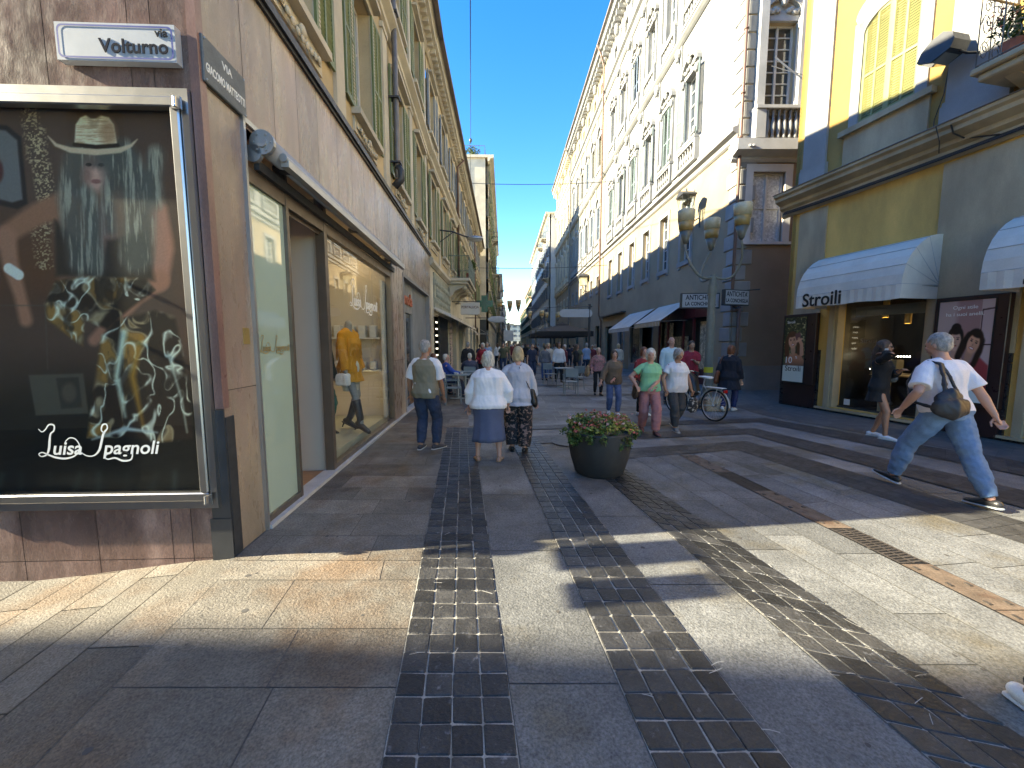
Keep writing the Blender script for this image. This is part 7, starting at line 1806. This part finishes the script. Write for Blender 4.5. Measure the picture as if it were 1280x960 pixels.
# 8-10
person((4.36, 11.0), 186, 1.83, 'bald man in a pale blue shirt near the red shop front', 1.12, .03, 0, 2, 'bald', 'grey', 0, vox=.011, hands=[(-.26, .02, .84), (.27, .03, .84)],
    top={'m': cloth('pale blue shirt', (.40, .55, .58)), 'sleeve': 1.75, 'hem': .86, 'inf': .02}, bottom={'kind': 'trousers', 'm': jeansD})
person((4.86, 10.9), 176, 1.72, 'dark haired man in a crimson polo shirt looking at his hand', 1.12, .03, 0, 1, 'short', 'dark', 2, vox=.011, hands=[(.02, .30, 1.22), (.27, .05, .84)], poles=[(-.8, -.8, -.4), (1, -.6, 0)], head=(0, 10),
    top={'m': cloth('crimson polo', (.28, .018, .035)), 'sleeve': .75, 'hem': .86, 'inf': .016}, bottom={'kind': 'trousers', 'm': cloth('black trousers', (.015, .015, .017))})
p10, i10 = person((5.30, 9.72), -42, 1.62, 'auburn haired woman in a long dark navy coat walking away near the bicycle', 1.15, .0, 0, 0, 'bob', 'red', 3, hip=.90, female=True, vox=.009,
    feet=[(-.08, -.20, .04, -25), (.09, .18, 0)], hands=[(-.27, .1, .88), (.27, .06, .84)], top={'m': cloth('navy coat', (.008, .009, .016)), 'sleeve': 1.85, 'hem': .60, 'inf': .03, 'flare': .12, 'name': 'coat'}, bottom={'kind': 'trousers', 'm': cloth('navy denim', (.02, .03, .10), jeans=True)}, shoes=trainer)
bag_on(BK((p10, i10)), 'bag', 'rust brown shoulder bag on the woman in the navy coat', lambda m: (m.capsule([(-.27, -.02, 1.0), (-.30, .0, .82)], [(.06, .15), (.07, .18)], 16), m.tube([(-.26, -.1, 1.05), (-.19, -.06, 1.42), (-.16, .0, 1.48), (-.2, .1, 1.3), (-.27, .1, 1.05)], .012, 6)), cloth('rust leather', (.20, .06, .025), .5))
# 11-13
p11, i11 = person((2.36, 9.25), 178, 1.50, 'woman in a brown jacket and blue jeans walking toward the viewer behind the planter', 1.15, .02, .03, 2, 'bob', 'brown', 2, hip=.91, female=True, vox=.010,
    feet=[(-.09, .14, 0), (.09, -.14, .02, -15)], hands=[(.05, .22, .98), (.38, .22, .92)], poles=[(-.8, -.7, 0), (.9, -.7, 0)], top={'m': cloth('brown knit jacket', (.14, .10, .065)), 'sleeve': 1.8, 'hem': .84, 'inf': .026, 'name': 'jacket'}, bottom={'kind': 'trousers', 'm': jeansM}, shoes={'m': white})
p12, i12 = person((2.78, 12.9), 182, 1.52, 'woman in a pink and khaki top with a straw bag further back on the right', 1.1, 0, .03, 2, 'short', 'blonde', 1, female=True, vox=.012,
    feet=[(-.08, .14, 0), (.08, -.12, 0)], hands=[(.26, .1, .9), (-.3, .1, .9)][::-1], top={'m': cloth('pink and khaki top', (.40, .16, .16), pat=(.16, .14, .10)), 'sleeve': 1.6, 'hem': .88, 'inf': .02}, bottom={'kind': 'trousers', 'm': cloth('black leggings', (.012, .012, .013)), 'wide': .9})
bag_on(BK((p12, i12)), 'bag', 'wide straw bag carried by the woman in pink', lambda m: (m.capsule([(.40, .05, 1.0), (.42, .05, .82)], [(.06, .16), (.09, .20)], 14), m.tube([(.36, -.08, 1.05), (.28, 0, 1.35), (.36, .16, 1.05)], .010, 6)), cloth('straw', (.32, .20, .10)))
person((3.02, 9.2), 190, 1.56, 'woman in a red top mostly hidden behind the lady in green', 1.05, 0, .03, 2, 'bob', 'red', 2, female=True, vox=.012, top={'m': cloth('red top', (.28, .03, .03)), 'sleeve': 1.5, 'hem': .9}, bottom={'kind': 'trousers', 'm': CLOTH['black leggings']}, shoes=trainer)
# 14 seated and standing at the cafe
def sit(loc, face, label, H, col, hc, hcol, pants, girth=1.1):
    return person(loc, face, H, label, girth, .03, 0, 2, hc, hcol, -2, hip=.53, feet=[(-.12, .46, 0), (.12, .50, 0)], hands=[(-.16, .40, .74), (.16, .40, .74)], poles=[(-1, -.5, -.6), (1, -.5, -.6)], vox=.012,
        top={'m': col, 'sleeve': 1.85, 'hem': .9, 'inf': .024}, bottom={'kind': 'trousers', 'm': pants})
sit((-2.00, 12.25), -72, 'old man in a bright blue jacket sitting at the cafe with his legs stretched out', 1.72, cloth('royal blue jacket', (.015, .06, .26)), 'thin', 'white', cloth('navy trousers', (.02, .025, .05)))
sit((-2.50, 12.9), -75, 'man in dark clothes sitting beside the one in the blue jacket', 1.72, cloth('black jacket', (.015, .015, .018)), 'short', 'red', CLOTH['navy trousers'])
sit((-1.50, 14.2), 8, 'grey haired man in a slate jacket sitting with his back to the viewer', 1.70, cloth('slate jacket', (.05, .055, .085)), 'thin', 'white', CLOTH['navy trousers'])
person((-1.80, 16.4), -10, 1.72, 'person in a black coat with grey hair standing beside the seated men', 1.1, 0, 0, 0, 'short', 'grey', 2, vox=.013, top={'m': CLOTH['black jacket'], 'sleeve': 1.85, 'hem': .8, 'inf': .025}, bottom={'kind': 'trousers', 'm': CLOTH['navy trousers']})
person((-1.22, 16.9), 160, 1.68, 'white haired person in a bright red jacket further back on the left', 1.1, 0, 0, 2, 'bob', 'white', 2, vox=.013, female=True, hands=[(-.1, .28, 1.0), (.2, .26, 1.0)], top={'m': cloth('red jacket', (.36, .02, .03)), 'sleeve': 1.85, 'hem': .84, 'inf': .025}, bottom={'kind': 'trousers', 'm': CLOTH['black leggings']})
# person at the right edge: only the heel of a shoe reaches into the picture
pe, ie = person((2.51, 1.46), 176, 1.72, 'walker at the right edge of whom only one white shoe shows', 1.0, 0, 0, 0, 'short', 'brown', 0, hip=.86, vox=.010, feet=[(-.42, .26, 0), (.19, -.17, 0, 0, 6, -.9)],
    top={'m': CLOTH['navy coat'], 'sleeve': 1.8}, bottom={'kind': 'trousers', 'm': CLOTH['black leggings'], 'ext': 2.0}, shoes=trainer)
# crowd
CR = []
cols = [('navy', (.02, .03, .06)), ('black', (.015, .015, .017)), ('cream', (.45, .42, .36)), ('sky', (.18, .28, .42)), ('maroon', (.14, .02, .03)), ('grey', (.14, .14, .15)), ('olive', (.09, .09, .05)), ('white', (.6, .6, .6))]
hairs = [('short', 'dark'), ('long', 'brown'), ('bob', 'blonde'), ('short', 'grey'), ('thin', 'white'), ('short', 'brown')]
for i, (cn, cc) in enumerate(cols):
    fm = i % 2 == 1; h_, hc_ = hairs[i % 6]
    p, _ = person((0, -50-i), 0, 1.66+.03*(i % 4), 'tmp', 1.05, 0, .02 if fm else 0, i % 3, h_, hc_, 2, female=fm, vox=.018, feet=[(-.09, .16, 0), (.09, -.16, .02, -12)] if i % 3 else [(-.1, 0, 0), (.1, .03, 0)], hip=.905,
        top={'m': cloth(cn+' crowd top', cc), 'sleeve': 1.8 if i % 3 else .6, 'hem': .86, 'inf': .02}, bottom={'kind': 'trousers', 'm': [jeansD, CLOTH['black leggings'], jeansM][i % 3]})
    CR.append((p, cn))
spots = [(.95, 19, 180), (1.5, 18.2, 10), (1.75, 19.4, 200), (2.05, 17.5, 185), (2.5, 19.0, 90), (2.9, 18.2, 270), (3.3, 20.2, 180), (3.9, 21, 10), (.35, 22, 0), (-.5, 23, 180), (-1.3, 21, 170), (-1.9, 24, 0), (1.2, 24, 180), (2.0, 25, 0), (2.9, 26, 180), (4.6, 23, 190), (5.3, 20, 0),
    (-1.0, 28, 0), (.2, 29, 180), (1.0, 30, 0), (-.4, 31, 180), (-1.8, 32, 10), (1.9, 32.5, 180), (2.6, 29.5, 90), (3.2, 30.5, 180), (4.1, 28.6, 0), (4.9, 31, 180), (5.6, 27, 180), (-1.3, 36, 180), (.0, 37, 0), (.7, 39, 180), (1.5, 38, 180), (2.4, 41, 0), (-.9, 42, 180), (3.5, 39, 180), (4.6, 41, 180), (5.5, 36, 0), (0.4, 46, 0), (1.3, 48, 180), (-.7, 50, 180), (2.2, 52, 0), (3.3, 50, 180), (.1, 57, 0), (1.0, 60, 180), (-.9, 63, 0), (2.0, 66, 180), (2.9, 62, 0), (.4, 72, 0), (1.3, 78, 180), (-.5, 82, 180)]
D.objects.update() if hasattr(D.objects, 'update') else None
where = lambda x, y: ('on the left by the shops' if x < -.2 else 'in the middle of the street' if x < 2.2 else 'on the right by the parasols')
near_lab = ['standing on the terrace just past the nearest tables', 'facing away beside the empty teal chair', 'between the terrace tables, nearest the viewer', 'walking in front of the terrace group', 'turned sideways at the terrace edge', 'turned the other way at the terrace edge', 'coming forward right of the terrace', 'walking off toward the black parasol']
for i, (x, y, f) in enumerate(spots):
    p, cn = CR[(i*5+i//8) % 8]
    fresh = '_u' not in p.keys()
    o = p if fresh else copy_tree(p)
    if fresh: p['_u'] = 1
    o.location = (x, y, 0); o.rotation_euler = (0, 0, R(f+random.uniform(-15, 15))); o['category'] = 'person'; s_ = random.uniform(.95, 1.04); o.scale = (s_,)*3
    if i < 8: o['label'] = 'pedestrian in a %s top %s' % (cn, near_lab[i]); 
    else: o['label'] = 'pedestrian in a %s top in the distant crowd %s' % (cn, where(x, y)); o['group'] = 'pedestrians in the distant crowd in %s %s' % (cn, where(x, y))
for p, cn in CR:
    if '_u' in p.keys(): del p['_u']
for o in D.objects:
    if '_u' in o.keys(): del o['_u']
    if '_k' in o.keys(): del o['_k']
# ------------------------------------------------------------------ MANNEQUINS in the shop window
def in_shop(s_, y_, z=.16):
    d = Vector((LD[0], LD[1])).normalized(); n_ = Vector((-d.y, d.x)); p = Vector(LP)+d*s_+n_*y_; return (p.x, p.y, z)
body_m = mat('mannequin grey', (.28, .27, .25), .5)
SK0 = SKIN[0]; SKIN.append(body_m)
m1, j1 = person(in_shop(3.92, .40), -100, 1.96, 'headless mannequin in an orange coat and tall black boots in the shop window', .92, 0, .02, 3, None, 'dark', 0, female=True, vox=.008, headless=True, cat='mannequin', feet=[(-.10, -.10, .06, -25), (.10, .22, .06, -25)], hip=.98,
    hands=[(-.28, .04, .92), (.26, .10, .90)], top={'m': cloth('orange wool coat', (.62, .27, .025)), 'sleeve': 1.9, 'hem': .70, 'inf': .035, 'flare': .12, 'name': 'coat', 'sinf': .02}, bottom={'kind': 'skirt', 'm': cloth('white skirt', (.6, .57, .5)), 'hem': .56, 'flare': -.15}, shoes={'kind': 'boot', 'm': cloth('black boot leather', (.018, .018, .02), .4)})
m_ = MB(); T_ = j1['T']
for q in range(46):
    a = random.uniform(PI*.05, PI*1.95); m_.box(0, 0, 0, 0, 0, 0) if False else m_.tube([T_((.215*math.cos(a), .155*math.sin(a)+.0, 1.24+random.uniform(-.02, .1))), T_((.225*math.cos(a), .165*math.sin(a), 1.06+random.uniform(-.03, .03)))], .006, 4)
r = m_.mesh('fringe'); r.transform(Matrix.Scale(j1['k'], 4)); r.materials.append(CLOTH['orange wool coat']); link('fringe', r, m1)
m_ = MB(); m_.lathe([(.05, 1.47), (.045, 1.60), (.05, 1.62), (.0, 1.625)], n=14); r = m_.mesh('neck_cap'); r.transform(Matrix.Scale(j1['k'], 4)); r.materials.append(M['iron']); link('neck_cap', r, m1)
m2, j2 = person(in_shop(3.60, .74), -100, 1.76, 'mannequin in dark green clothes standing behind the orange one in the shop window', .9, 0, .02, 3, None, 'dark', 0, female=True, vox=.010, headless=True, cat='mannequin', hip=.95, feet=[(-.1, 0, .03, -15), (.1, .08, .03, -15)],
    top={'m': cloth('black green top', (.02, .05, .04)), 'sleeve': 1.9, 'hem': .85, 'inf': .03, 'name': 'coat'}, bottom={'kind': 'trousers', 'm': cloth('emerald trousers', (.01, .12, .09))})
bag_on(BK((m1, j1)), 'bag', 'cream handbag hanging from the arm of the orange mannequin', lambda m: (m.bbox(.22, .36, -.02, .16, .72, .90, .02), m.tube([(.29, .0, .9), (.28, .06, .99), (.29, .14, .9)], .007, 5)), white)
for o in D.objects:
    if '_k' in o.keys(): del o['_k']
